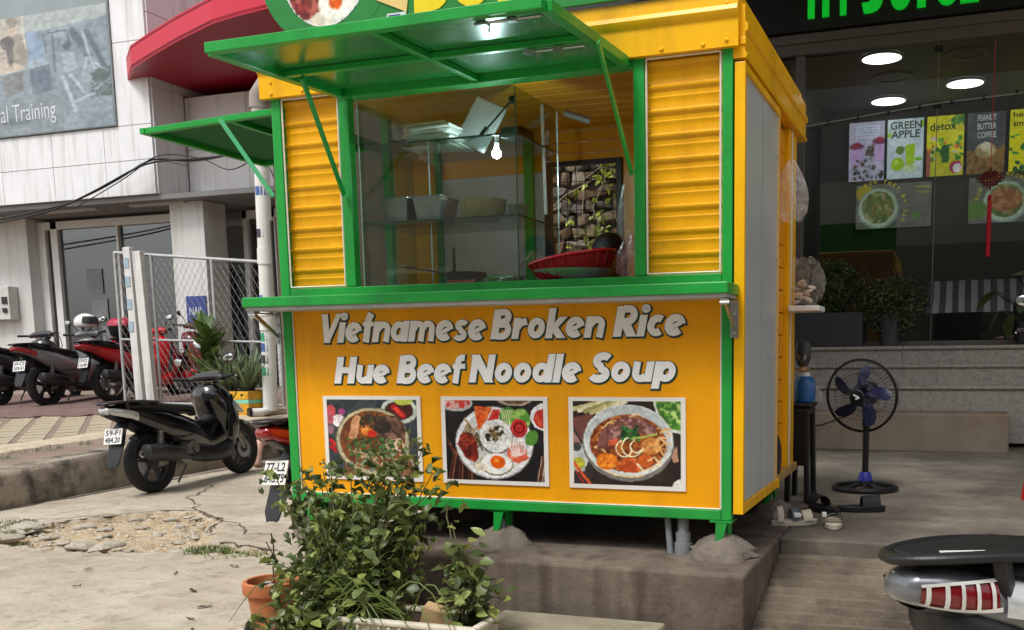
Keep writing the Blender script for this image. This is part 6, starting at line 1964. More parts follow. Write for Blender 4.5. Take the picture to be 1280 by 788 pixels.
def scooter(name, label, loc, rz, body, accent, plate=('59-F1', '484.20'), lens=LENS_CLEAR, seat=SEATM, lean=R(-4), wb=1.27, rim=DARKGREY, grille=False, gloss=None, wirewheel=False, mirrors=True, badge=None, scale=1.0, mirr=(1, -1)):
    root = thing(name, label, 'scooter', loc, rz)
    root.rotation_euler = (0, lean, rz)
    root.scale = (scale, scale, scale)
    def A(n, b, m, **k):
        return b.build(n, m, root, local=True, **k)
    wheel(root, 0, .285, .13, not wirewheel, rim)
    wheel(root, wb, .275, .095, not wirewheel, rim)
    # tail body and seat
    tb = A('tail_body', MB().loft([sec(*r) for r in interp(TAIL, 22)]), body, smooth=55)
    if badge:
        lettering('badge_lettering', badge, WHITE, tb, tuple(Vector((.153, .02, .70)) + Vector((0, 0, 0))), (0, 1, -.28), (0, .1, 1), (1, 0, 0), .2, .028, shear=.3, depth=.003, local=True)
    stab = [(-.33, .825, .06, .02), (-.22, .825, .115, .035), (.0, .815, .135, .05), (.2, .785, .14, .045), (.42, .765, .125, .04), (.58, .745, .09, .035), (.64, .70, .05, .03)]
    A('seat', MB().loft([sec(*r, e=2.8) for r in interp(stab, 18)]), seat, smooth=50)
    b = MB()
    gr = [(.14, .05, .845), (.15, -.15, .865), (.13, -.30, .872), (.075, -.44, .868), (0, -.485, .862), (-.075, -.44, .868), (-.13, -.30, .872), (-.15, -.15, .865), (-.14, .05, .845)]
    gs_ = gr
    for _ in range(3):
        q_ = [gs_[0]]
        for i in range(len(gs_) - 1):
            q_ += [tuple(gs_[i][k] * .75 + gs_[i + 1][k] * .25 for k in range(3)), tuple(gs_[i][k] * .25 + gs_[i + 1][k] * .75 for k in range(3))]
        gs_ = q_ + [gs_[-1]]
    secs_ = []
    for i, p in enumerate(gs_):
        a_ = Vector(gs_[max(0, i - 1)]); c_ = Vector(gs_[min(len(gs_) - 1, i + 1)])
        d_ = (c_ - a_).normalized(); n_ = Vector((-d_.y, d_.x, 0)).normalized()
        secs_.append([tuple(Vector(p) + n_ * .021 * math.cos(2 * PI * k / 10) + Vector((0, 0, .013 * math.sin(2 * PI * k / 10)))) for k in range(10)])
    b.loft(secs_)
    ol = [(p[0] * .93, p[1] + .012) for p in gs_ if p[1] < -.12]
    b.prism(ol, 'xy', .864 if not grille else .868, .872 if not grille else .878)
    for s in (-1, 1):
        b.beam((s * .11, -.28, .79), (s * .12, -.3, .87), .03, .03)
    A('grab_rail', b, BLACK if not grille else MATS['black_plastic'], bev=.006)
    # lamps
    b = MB(); b.loft([sec(-.449, .805, .0615, .037), sec(-.462, .804, .055, .031), sec(-.472, .803, .035, .018), sec(-.475, .803, .01, .005)])
    A('tail_cap', b, body if grille else lens, smooth=60)
    for s in (-1, 1):
        b = MB(); patch(b, -.448, -.30 if grille else -.2, (-34, -4) if grille else (-42, -28), (8, 32) if grille else (20, 8), .006, 8, s)
        tl = A('tail_light', b, lens, smooth=60)
        if grille:
            b = MB()
            for q in range(5):
                y0 = -.440 + q * .031
                f_ = q / 4.
                patch(b, y0, y0 + .008, (-34 + 28 * f_, -33 + 28 * f_), (8 + 24 * f_, 9 + 24 * f_), .010, 2, s)
            patch(b, -.448, -.295, (4, 29), (10, 35), .010, 8, s); patch(b, -.448, -.295, (-38, -7), (-33, -2), .010, 8, s)
            b.build('light_bar', mat('lamp_chrome_white', (206, 204, 198), .25, metal=.2), tl, smooth=60, local=True)
            b = MB(); patch(b, -.285, -.10, (-14, 0), (34, 30), .007, 6, s)
            b.build('indicator', LENS_CLEAR, tl, smooth=60, local=True)
            b = MB(); patch(b, -.24, -.16, (-2, 6), (20, 18), .011, 4, s)
            b.build('indicator_bulb', LENS_AMBER, tl, smooth=60, local=True)
        else:
            b = MB(); patch(b, -.40, -.26, (22, 12), (50, 34), .006, 6, s); A('tail_trim', b, accent, smooth=60)
    b = MB()
    rows = [[tail_pt(-.43 + .06 * i, R(-a), .005) for a in range(38 if grille else 60, (143 if grille else 121), 7)] for i in range(12)]
    A('tail_undercover', b.sheet(rows), BLACK, smooth=60)
    if grille:
        b = MB(); b.loft([sec(y, z, w, h, 2.6) for (y, z, w, h) in ((-.40, .74, .06, .05), (-.34, .70, .11, .08), (-.2, .64, .14, .10), (.0, .58, .15, .12))])
        A('rear_cover', b, BLACK, smooth=50)
        A('rail_highlight', MB().obox((.09, -.37, .8815), (.045, .007, .0012), (0, 0, 1.15)), WHITE)  # white strip standing in for the bright highlight on the grab rail
    # rear mudguard with number plate
    b = MB()
    mp_ = [(-.25, .70), (-.33, .62), (-.37, .50), (-.44, .36), (-.455, .30)]
    rows = [[(sx_ * w, y, z - abs(sx_) * .01) for sx_ in (-1, -.4, .4, 1)] for (y, z), w in zip(mp_, (.07, .085, .085, .07, .045))]
    b.sheet(rows); b.sheet([[(p[0], p[1] + .012, p[2] + .004) for p in r] for r in rows])
    A('mudguard', b, BLACK, smooth=50)
    pb = MB(); pm = Matrix.Rotation(R(-20), 4, 'X')
    pb.obox((0, -.392, .57), (.098, .004, .072), (R(-18), 0, 0))
    p = A('number_plate', pb, PLATE, bev=.003)
    for i, tx in enumerate(plate):
        lettering('plate_lettering', tx, PLATE_INK, p, tuple(Vector((-.082, -.392, .57)) + Matrix.Rotation(R(-18), 3, 'X') @ Vector((0, -.0048, .008 if i == 0 else -.058))), (1, 0, 0), tuple(Matrix.Rotation(R(-18), 3, 'X') @ Vector((0, 0, 1))), (0, -1, -.3), .164, .052, offset=.015, depth=.001, local=True)
    # engine block, swing arm, muffler, shock
    b = MB()
    b.loft([sec(y, z, w, h, 3, 16, 0, -.05) for (y, z, w, h) in ((-.06, .29, .06, .09), (.1, .31, .085, .11), (.28, .32, .1, .12), (.42, .31, .08, .09))])
    b.tube([(.0, .36, .3), (.0, .52, .33)], .085, 14); b.lathe([(.06, 0), (.075, .02), (.075, .06), (.04, .075)], (.06, .3, .31), (1, 0, 0), 20)
    for i in range(5):
        b.lathe([(.095, -.004), (.095, .004)], (0, .4 + .025 * i, .31 + .004 * i), (0, 1, .15), 16)
    b.lathe([(.001, .075), (.05, .075), (.095, .055), (.105, .0)], (.085, .33, .32), (1, 0, 0), 22); b.lathe([(.001, .05), (.04, .05), (.06, .0)], (.1, .47, .36), (1, 0, 0), 16); b.obox((.12, .40, .40), (.035, .06, .03), (.3, 0, 0)); b.tube([(.1, .3, .42), (.13, .42, .44), (.12, .5, .40)], .014, 8)
    A('engine', b, ENGINE, smooth=35)
    b = MB(); b.loft([sec(y, z, w, h, 2.3, 16, 0, .165) for (y, z, w, h) in ((-.22, .40, .035, .035), (-.20, .40, .064, .07), (-.02, .375, .078, .085), (.14, .345, .07, .075), (.24, .32, .04, .04), (.36, .28, .02, .02), (.5, .26, .02, .02))])
    mf = A('muffler', b, MUFF, smooth=45)
    b = MB(); b.loft([sec(y, z, w, h, 2.6, 14, 0, .21) for (y, z, w, h) in ((-.16, .39, .012, .04), (-.04, .385, .03, .052), (.12, .37, .03, .05), (.24, .35, .012, .035))])
    b.build('heat_shield', BLACK, mf, smooth=45, local=True)
    MB().lathe([(.022, 0), (.03, .004), (.03, .012)], (.165, -.248, .385), (0, -1, 0), 14).build('tail_pipe', ALU, mf, local=True)
    b = MB(); b.tube([(.135, .0, .34), (.13, .05, .64)], .016, 10)
    for i in range(9):
        t = .2 + .07 * i
        b.lathe([(.03, -.006), (.034, 0), (.03, .006)], (.135 - .005 * t, .05 * t, .34 + .3 * t), (0, .16, 1), 14)
    A('shock_absorber', b, ALU, smooth=45)
    b = MB(); b.loft([sec(y, z, w, h, 3, 12) for (y, z, w, h) in ((-.16, .53, .055, .015), (.0, .59, .06, .015), (.2, .55, .06, .02), (.32, .48, .05, .02))])
    A('inner_fender', b, BLACK, smooth=45)
    # floor board and side skirts
    b = MB(); b.loft([sec(y, z, w, h, 3.4) for (y, z, w, h) in ((.44, .34, .12, .10), (.6, .29, .165, .09), (.8, .27, .175, .085), (.98, .30, .17, .10), (1.06, .36, .12, .10))])
    A('floor_skirt', b, accent, smooth=45)
    b = MB(); b.loft([sec(y, z, w, h, 2.8) for (y, z, w, h) in ((.5, .47, .13, .17), (.62, .44, .125, .19), (.78, .44, .115, .20), (.92, .50, .13, .22), (1.0, .56, .14, .2))])
    A('center_tunnel', b, body, smooth=50)
    # leg shield / front body
    b = MB()
    b.loft([sec(y, z, w, h, 2.8, 20, tl) for (y, z, w, h, tl) in ((.86, .60, .09, .26, -.30), (.91, .63, .18, .32, -.30), (.99, .66, .215, .32, -.28), (1.07, .68, .20, .28, -.25), (1.15, .70, .12, .19, -.2), (1.23, .72, .05, .10, -.1), (1.26, .73, .015, .04, 0))])
    A('front_shield', b, body, smooth=50)
    for s in (-1, 1):
        b = MB(); b.loft([sec(y, z, w, h, 2.4, 14, 0, s * .15) for (y, z, w, h) in ((.98, .80, .012, .02), (1.06, .76, .03, .05), (1.15, .70, .026, .045), (1.22, .66, .008, .012))])
        A('front_indicator', b, LENS_CLEAR, smooth=50)
        b = MB(); b.prism([(.86, .42), (.98, .86), (1.02, .84), (.94, .42)], 'yz', s * .205, s * .213)
        A('shield_trim', b, gloss or BLACK_GLOSS, bev=.003)
    for x_ in (-.1, .06, .12):
        A('cable', MB().tube([(x_, .97, 1.03), (x_ * 1.6, 1.08, 1.0), (x_ * 1.5, 1.12, .86), (x_ * .6, 1.12, .74)], .006, 6), BLACK, smooth=60)
    A('cable', MB().tube([(.1, .5, .62), (.17, .42, .50), (.16, .2, .48), (.12, .02, .36)], .006, 6), BLACK, smooth=60)
    A('brake_disc', MB().lathe([(.05, 0), (.1, 0), (.1, .005), (.05, .005)], (.06, wb, .275), (1, 0, 0), 26), STEEL, smooth=40)
    A('foot_peg', MB().tube([(.12, .36, .30), (.24, .34, .31)], .014, 8), RUBBER)
    A('seat_strip', MB().loft([sec(y, z, w, h, 2.8) for (y, z, w, h) in ((-.30, .808, .112, .006), (0, .778, .152, .006), (.3, .738, .155, .006), (.56, .705, .11, .006))]), DARKGREY, smooth=50)
    # front fork and fender
    b = MB()
    for s in (-1, 1):
        b.tube([(s * .065, wb, .275), (s * .062, wb - .16, .62)], .018, 10)
    A('fork', b, ALU, smooth=45)
    rows = []
    for i in range(13):
        a = R(10 + 130 * i / 12)
        rows.append([(sx_ * .062, wb + .305 * math.cos(a) * (1 if abs(sx_) < .9 else .97), .275 + (.305 if abs(sx_) < .9 else .27) * math.sin(a)) for sx_ in (-1, -.7, 0, .7, 1)])
    A('front_fender', MB().sheet(rows), body, smooth=50)
    # handlebar cover, grips, levers, mirrors, headlight
    b = MB(); hb = []
    for (x, y, z, ry, rz_) in ((-.2, .93, 1.03, .03, .03), (-.13, .96, 1.045, .06, .045), (0, .99, 1.05, .085, .055), (.13, .96, 1.045, .06, .045), (.2, .93, 1.03, .03, .03)):
        hb.append([(x, y + ry * math.cos(2 * PI * k / 14), z + rz_ * math.sin(2 * PI * k / 14)) for k in range(14)])
    b.loft(hb)
    A('handlebar_cover', b, body, smooth=50)
    b = MB(); b.lathe([(.001, .03), (.05, .025), (.075, 0), (.06, -.03)], (0, 1.06, 1.03), (0, 1, -.25), 20)
    A('headlight', b, LENS_CLEAR, smooth=50)
    for s in (-1, 1):
        b = MB(); b.tube([(s * .19, .93, 1.035), (s * .35, .87, 1.045)], .017, 12); b.ell((s * .355, .868, 1.045), .02, 10, 7)
        A('grip', b, RUBBER, smooth=50)
        b = MB(); b.tube([(s * .2, .985, 1.035), (s * .27, .965, 1.03), (s * .36, .925, 1.035)], .006, 8); b.ell((s * .362, .924, 1.035), .009, 8, 6)
        A('brake_lever', b, CHROME, smooth=50)
        if mirrors and s in mirr:
            b = MB(); b.tube([(s * .16, .95, 1.06), (s * .2, .93, 1.14), (s * .27, .92, 1.20)], .007, 8)
            mo = A('mirror_arm', b, BLACK, smooth=50)
            MB().ell((s * .31, .92, 1.22), (.065, .018, .042), 18, 10, (0, s * -.15, s * .25)).build('mirror_shell', BLACK_GLOSS, mo, smooth=60, local=True)
            MB().ell((s * .31, .905, 1.22), (.054, .006, .033), 18, 8, (0, s * -.15, s * .25)).build('mirror_glass', mat('mirror_glass', (200, 206, 206), .04, metal=1., var=.02), mo, local=True)
    b = MB(); b.tube([(-.12, .62, .22), (-.2, .55, .02)], .011, 8); b.box(-.225, -.17, .53, .57, .0, .012)
    A('side_stand', b, DARKGREY)
    return root
SILV = mat('scooter_silver', (150, 152, 154), .25, metal=.4, var=.08, scale=6, coat=.7)
GREYB = mat('scooter_grey', (138, 138, 140), .35, metal=.2, var=.08, scale=6, coat=.4)
REDB = mat('scooter_red', (186, 22, 30), .2, var=.08, scale=6, coat=.8)
DKRED = mat('scooter_dark_red', (134, 26, 32), .2, var=.1, scale=6, coat=.8)
hero = scooter('parked_scooter', 'glossy black scooter parked against the stained kerb', (-5.87, 2.66, .042), R(2.5), BLACK_GLOSS, BLACK, badge='AIRBLADE', scale=.95)
hero.rotation_euler[0] = math.atan(.02)
redt = scooter('parked_scooter', 'dark red scooter standing between the kiosk and the street, tail showing', (-2.66, .84, .006), R(-12), DKRED, BLACK, ('77-L2', '648.75'), LENS_RED, mirrors=False)
fgs = scooter('parked_scooter', 'charcoal scooter tail with red barred tail light beside the ramp', (1.205, -1.93, .0), R(-54), mat('scooter_charcoal', (112, 115, 120), .25, metal=.4, var=.08, scale=6, coat=.7), BLACK, ('59-X3', '417.08'), mat('dark_red_lens', (104, 8, 14), .15, var=.25, scale=16, coat=.7), grille=True, badge='HONDA', scale=.96)
grey = scooter('parked_scooter', 'matt grey scooter with a helmet hung on its handlebar', (-11.24, 6.23, zp(6.23)), R(6), GREYB, DARKGREY, ('59-C3', '209.81'), LENS_RED, rim=BLACK)
yel = scooter('parked_scooter', 'black and yellow scooter half hidden behind the grey scooter', (-12.05, 6.1, zp(6.1)), R(4), mat('scooter_black_yellow', (40, 40, 42), .3, var=.1, rgb2=(206, 160, 30), thr=(.62, .64), coat=.4), BLACK, ('59-P1', '336.12'), mirrors=False)
redc = scooter('parked_motorbike', 'bright red motorbike with chrome wire wheels behind the fence post', (-10.66, 6.8, zp(6.8)), R(-4), REDB, REDB, ('59-K2', '118.40'), LENS_RED, rim=CHROME, wirewheel=True)
redc['category'] = 'motorbike'
red2 = scooter('parked_motorbike', 'dark motorbike with a black and red top box behind the wire fence', (-11.34, 7.98, zp(8.0)), R(-80), mat('bike_dark_red', (120, 20, 30), .25, coat=.6), REDB, ('59-T1', '552.63'), LENS_RED, mirrors=True)
red2['category'] = 'motorbike'
edge = scooter('parked_scooter', 'scooter at the edge of the forecourt with only its chrome mirror showing', (1.82, 1.35, .328), R(8), REDB, BLACK, mirr=(-1,))
# top box carried by the bike behind the fence
tb = thing('top_box', 'black motorbike top box with a dark red lid', 'top box', (-11.46, 7.9, 1.54))
mt = Matrix.Translation((-11.46, 7.9, 1.72)) @ Matrix.Rotation(R(-80), 4, 'Z')
b = MB(); b.loft([[tuple(mt @ Vector((p[0], p[2], zz))) for p in sec(0, 0, w, w * .9, 3.2)] for (zz, w) in ((-.16, .16), (-.12, .2), (.02, .23))]); b.build('box', BLACK, tb, smooth=45)
b = MB(); b.loft([[tuple(mt @ Vector((p[0], p[2], zz))) for p in sec(0, 0, w, w * .9, 3.2)] for (zz, w) in ((.022, .235), (.07, .23), (.13, .18), (.15, .08))]); b.build('lid', mat('lid_red', (166, 40, 60), .35), tb, smooth=45)
# helmet on the grey scooter
hp = grey.matrix_basis @ Vector((.0, .93, 1.20))
hm = thing('helmet', 'white and gold helmet hanging on the grey scooter handlebar', 'helmet', (hp.x, hp.y, hp.z - .12))
b = MB(); b.ell((hp.x, hp.y, hp.z), (.135, .165, .14), 24, 16, (0, 0, R(-60)))
b.v = [v if v[2] > hp.z - .06 else (v[0], v[1], hp.z - .06 - (hp.z - .06 - v[2]) * .15) for v in b.v]
b.build('shell', HELM, hm, smooth=70)
b = MB(); b.lathe([(.168, -.02), (.172, .03), (.15, .09)], (hp.x, hp.y, hp.z), (0, 0, 1), 14, R(120), R(250)); b.build('visor', DARKGREY, hm, smooth=60)
MB().tube([(hp.x - .1, hp.y, hp.z - .07), (hp.x, hp.y - .02, hp.z - .17), (hp.x + .1, hp.y, hp.z - .07)], .008, 6).build('chin_strap', BLACK, hm)

# ---------------------------------------------------------------- wire fence, posts, pipes
fz0 = zp(7.4)
fence = thing('wire_fence', 'galvanised chain-link fence panel in front of the gym pillar', 'fence', (-8.6, 6.35, zp(6.4)))
FA = Vector((-10.05, 6.45, 0)); FB = Vector((-7.2, 6.2, 0))
fzt = lambda t: 2.68 - .27 * t
fpt = lambda t, z: (FA.x + (FB.x - FA.x) * t, FA.y + (FB.y - FA.y) * t, z)
for t in (0.0, .24, .62, 1.0):
    MB().tube([fpt(t, .45), fpt(t, fzt(t))], .022, 10).build('fence_post', GALV, fence, smooth=50)
MB().tube([fpt(0, 2.68), fpt(1, fzt(1))], .022, 10).build('top_rail', GALV, fence, smooth=50)
MB().tube([fpt(0, 1.5), fpt(1, 1.42)], .016, 8).build('mid_rail', GALV, fence, smooth=50)
MB().tube([fpt(0, .62), fpt(1, .62)], .016, 8).build('bottom_rail', GALV, fence, smooth=50)
b = MB()
Lf = (FB - FA).length
p_ = .105
for sgn in (1, -1):
    k = -40
    while k < 90:
        # diagonal wire: z = zlow + sgn*(s - s0)
        s0 = k * p_
        pts = []
        for i in range(60):
            s = Lf * i / 59
            z = .62 + 1.45 * sgn * (s - s0)
            t = s / Lf
            if .62 <= z <= fzt(t) and 0 <= t <= 1:
                pts.append((FA.x + (FB.x - FA.x) * t, FA.y + (FB.y - FA.y) * t - sgn * .003, z))
        if len(pts) > 1:
            b.tube([pts[0], pts[-1]], .0028, 4, False)
        k += 1
o = b.build('chain_mesh', mat('fence_wire', (128, 130, 130), .5, metal=.4, var=.2, scale=20), fence); o['kind'] = 'stuff'
# two leaning white posts
for (dx, w, l, top) in ((0, .075, 'white painted gate post leaning slightly, with peeling stickers', 2.72), (.2, .085, 'square white gate post right of the leaning stickered post', 2.66)):
    t = thing('gate_post', l, 'post', (-9.62 + dx, 6.3, .5))
    b = MB(); b.beam((-9.62 + dx * 1.0, 6.3, .5), (-9.66 + dx * .85, 6.3, top), w * 1.6, w, (0, 1, 0))
    b.build('shaft', mat('old_white_paint', (206, 206, 202), .6, var=.1, scale=8, streak=(110, 100, 90), stamt=.7), t, bev=.006)
    if dx == 0:
        for z in (2.2, 2.45, 1.9, 1.6):
            MB().box(-9.70, -9.62, 6.253, 6.259, z, z + .13).build('sticker', LBLUE, t)
# white drain pipe with stickers
pp = thing('drain_pipe', 'tall white plastic drain pipe with small stickers behind the kiosk', 'pipe', (-6.84, 5.5, .55))
WPIPE = mat('white_pipe', (220, 220, 214), .4, var=.06, scale=5, streak=(150, 140, 124), stamt=.35)
MB().tube([(-6.85, 5.5, .60), (-6.80, 5.5, 2.2), (-6.77, 5.5, 4.05), (-6.76, 5.5, 4.2)], .085, 18).build('pipe', WPIPE, pp, smooth=50)
MB().tube([(-6.795, 5.5, 2.32), (-6.79, 5.5, 2.5)], .097, 18).build('coupling', WPIPE, pp, smooth=50)
MB().tube([(-6.82, 5.5, 1.55), (-6.82, 5.5, 1.70)], .097, 18).build('coupling', WPIPE, pp, smooth=50)
b = MB(); b.tube([(-6.77, 5.5, 4.08), (-6.76, 5.5, 4.22), (-6.68, 5.5, 4.31), (-6.52, 5.5, 4.32)], .11, 14); b.build('elbow', mat('grey_elbow', (150, 140, 132), .6, var=.15), pp, smooth=50)
MB().tube([(-6.85, 5.5, .66), (-6.85, 5.46, .60), (-6.88, 5.38, .585), (-6.95, 5.28, .585)], .05, 14).build('foot_elbow', WPIPE, pp, smooth=50)
MB().tube([(-6.95, 5.28, .585), (-6.97, 5.25, .585)], .06, 14).build('pipe_end', BLACK, pp, smooth=50)
STK = [mat('sticker_blue', (70, 96, 160), .5, var=.4, scale=40), mat('sticker_dark', (60, 62, 72), .5, var=.5, scale=40), mat('sticker_green', (60, 150, 110), .5, var=.3, scale=40)]
for i, z in enumerate((3.1, 2.62, 1.42, 1.30, 1.16, 1.02, 1.86)):
    rows = []
    for k in range(5):
        a = R(-115 + 28 * k)
        rows.append([(-6.85 + .012 * (z - .6) * 2.1 + .0875 * math.cos(a), 5.5 + .0875 * math.sin(a), zz) for zz in (z, z + .1)])
    MB().sheet(rows).build('sticker', STK[i % 3], pp)
o = MB().tube([(-6.62, 5.42, 2.8), (-6.6, 5.4, 2.0), (-6.58, 5.4, 1.6)], .02, 8).build('hanging_cable', BLACK, smooth=50)
tag(o, 'thick black cable hanging beside the white drain pipe', 'cable')
# pier wall behind the kiosk
o = MB().box(-6.72, -6.45, 5.62, 9.8, .2, 4.6).build('pier_wall', mat('pier_plaster', (176, 162, 142), .85, var=.14, scale=4, bump=.2, bscale=40, streak=(110, 92, 76), stamt=.6), bev=.01)
tag(o, 'stained plaster pier wall behind the white drain pipe', 'wall')
# pink corrugated hoses
for i in range(3):
    pts = [(-6.5 + i * .07, 5.0 - .12 * i, .30), (-6.38 + i * .08, 4.75 - .12 * i, .36), (-6.24 + i * .08, 4.5 - .1 * i, .25), (-6.2 + i * .08, 4.42 - .1 * i, .10)]
    P = []
    for a in range(len(pts) - 1):
        for q in range(8):
            f = q / 8; P.append(tuple(pts[a][j] * (1 - f) + pts[a + 1][j] * f for j in range(3)))
    P.append(pts[-1])
    rs = [.05 if k % 2 else .042 for k in range(len(P))]
    o = MB().tube(P, rs, 10).build('hose', mat('pink_hose', (206, 164, 148), .6, var=.1, scale=12), smooth=60)
    tag(o, 'pinkish corrugated hose bending down over the kerb', 'hose', 'corrugated hoses over the kerb')

# ---------------------------------------------------------------- plants on the raised pavement
YB = mat('yellow_planter', (222, 168, 30), .6, var=.15, scale=8, rgb2=(196, 140, 24), thr=(.5, .6))
px0, px1, py0, py1 = -7.60, -6.98, 5.28, 5.72
bz = zp(5.5)
pl = thing('yellow_planter', 'yellow box planter with a pale green band and black triangles on the kerb', 'planter', ((px0 + px1) / 2, 5.5, bz))
for (z0, z1, m) in ((bz + .0, bz + .10, YB), (bz + .101, bz + .155, YB), (bz + .156, bz + .20, mat('mint_band', (120, 200, 170), .6, var=.1)), (bz + .201, bz + .30, YB)):
    MB().box(px0, px1, py0, py1, z0, z1).build('band', m, pl, bev=.004)
for i in range(8):
    x = px0 + .04 + i * .077
    MB().prism([(x, bz + .02), (x + .05, bz + .02), (x + .025, bz + .06)] if i % 2 else [(x, bz + .27), (x + .05, bz + .27), (x + .025, bz + .235)], 'xz', py0 - .004, py0 - .0005).build('triangle_mark', BLACK, pl)
MB().box(px0 + .02, px1 - .02, py0 + .02, py1 - .02, bz + .298, bz + .304).build('soil', SOIL, pl)
def tuft_plant(name, label, base, n, L_, W_, m, shape, spread, curl, seed, droop=0.):
    t = thing(name, label, 'plant', base)
    g = random.Random(seed)
    ms = [leaf_mesh('leaf', L_ * k, W_, mm, curl, .3, shape) for k, mm in ((1, m[0]), (.8, m[1]), (.62, m[0]))]
    for i in range(n):
        a = g.uniform(0, 6.28); el = g.uniform(.1, 1) ** .7
        lift = R(88) - spread * el
        place(ms[i % 3], 'leaf', t, (g.uniform(-.05, .05), g.uniform(-.05, .05), g.uniform(0, droop)), (lift, 0, a), (1, 1, 1))
    return t
AG = leaf_mat('spiky_leaf', (122, 140, 104), (96, 116, 84))
AG2 = leaf_mat('spiky_leaf_dark', (92, 112, 74), (70, 90, 56))
for (dx, s, l) in ((-.12, 5, 'spiky grey green plant at the left of the yellow planter'), (.14, 6, 'spiky grey green plant at the right of the yellow planter')):
    tuft_plant('spiky_plant', l, (-7.28 + dx, 5.48, bz + .30), 70, .62, .035, (AG, AG2), 'blade', R(52), .12, s)
BR = leaf_mat('broad_leaf', (104, 126, 66), (74, 100, 48))
BR2 = leaf_mat('broad_leaf_dark', (70, 96, 46), (54, 78, 40))
t = tuft_plant('leafy_plant', 'leafy plant with long green leaves standing in front of the wire fence', (-8.25, 6.1, zp(6.1) + .28), 70, .46, .10, (BR, BR2), 'lance', R(75), .25, 9, .75)
MB().lathe([(.001, 0), (.14, 0), (.18, .28), (.16, .28), (.001, .26)], (-8.25, 6.1, zp(6.1)), n=20).build('pot', DARKGREY, t, smooth=50)
MB().tube([(-8.25, 6.1, zp(6.1) + .25), (-8.24, 6.1, zp(6.1) + 1.0)], .02, 7).build('stem', MATS['woody_stem'], t)

# ---------------------------------------------------------------- foreground: terracotta pot, planter box, shrub, slab
TERRA = mat('terracotta', (186, 112, 68), .8, var=.12, scale=8, bump=.15, bscale=60, rgb2=(206, 146, 106), thr=(.55, .75))
pot = thing('terracotta_pot', 'terracotta flower pot in front of the platform corner', 'pot', (-1.96, -.62, 0))
MB().lathe([(.001, .03), (.085, .03), (.108, .19), (.123, .192), (.127, .2), (.127, .245), (.12, .25), (.108, .248), (.104, .2), (.001, .2)], (-1.96, -.62, 0), n=36).build('pot_body', TERRA, pot, smooth=40)
MB().lathe([(.001, .004), (.11, .004), (.13, .035), (.12, .035), (.1, .012), (.001, .012)], (-1.96, -.62, 0), n=30).build('saucer', DARKGREY, pot, smooth=40)
MB().lathe([(.104, .212), (.06, .218), (.001, .215)], (-1.96, -.62, 0), n=24).build('soil', SOIL, pot)
for i in range(7):
    a = rnd.uniform(0, 6.28); r = rnd.uniform(.0, .07)
    place(rocks[i % 5], 'pebble', pot, (r * math.cos(a), r * math.sin(a), .222), (0, 0, a), (.02, .02, .02))
tw = thing('dry_twig', 'thin leafless twig sprouting from the terracotta pot', 'twig', (-1.95, -.62, .216))
b = MB(); b.tube([(-1.945, -.62, .21), (-1.95, -.62, .30), (-1.94, -.62, .40), (-1.95, -.62, .46)], .0035, 5); b.tube([(-1.945, -.62, .36), (-1.98, -.62, .42)], .0025, 5); b.tube([(-1.948, -.62, .31), (-1.92, -.63, .35)], .0025, 5)
b.build('twig_stem', mat('twig', (70, 50, 38), .8), tw)
# white plastic planter box
WP = mat('aged_white_plastic', (206, 198, 180), .55, var=.1, scale=9, streak=(150, 130, 100), stamt=.5)
pb = thing('planter_box', 'long off-white plastic planter box with curled black hooks', 'planter', (-1.25, -.79, 0))
xa, xb, ya, yb, zt_ = -1.52, -.79, -.92, -.66, .20
b = MB()
for (x0, x1, y0, y1) in ((xa, xb, ya, ya + .035), (xa, xb, yb - .035, yb), (xa, xa + .035, ya + .036, yb - .036), (xb - .035, xb, ya + .036, yb - .036)):
    b.box(x0, x1, y0, y1, zt_ - .022, zt_)
b.build('rim', WP, pb, bev=.007)
b = MB(); c1 = [(xa + .02, ya + .02), (xb - .02, ya + .02), (xb - .02, yb - .02), (xa + .02, yb - .02)]; c0 = [(x * .97 - .037, y * .97 - .024) for x, y in c1]
b.loft([[(x, y, .0) for x, y in c0], [(x, y, zt_ - .023) for x, y in c1]], cap=False)
for i in range(14):
    x = xa + .05 + i * .048
    b.box(x, x + .012, ya + .006, ya + .02, .02, zt_ - .024)
b.build('wall', WP, pb)
MB().box(xa + .03, xb - .03, ya + .03, yb - .03, .1, .165).build('soil', SOIL, pb)
for x in (-1.12, -.93):
    MB().tube([(x - .02, ya - .004, .02), (x - .02, ya - .006, .155), (x, ya - .008, .165), (x + .012, ya - .008, .15), (x + .002, ya - .008, .14)], .004, 6).build('hook', BLACK, pb)
MB().obox((-1.02, -.78, .19), (.07, .03, .04), (.2, .3, .2)).build('broken_board', mat('tan_board', (196, 164, 120), .8, var=.15), pb)
o = MB().box(-.95, -.2, -.95, -.345, .0, .118).build('concrete_slab', mat('mossy_slab', (150, 142, 120), .9, var=.22, scale=5, bump=.45, bscale=40, rgb2=(112, 108, 84), thr=(.47, .66)), bev=.012)
tag(o, 'mossy concrete slab lying against the front of the platform', 'slab')

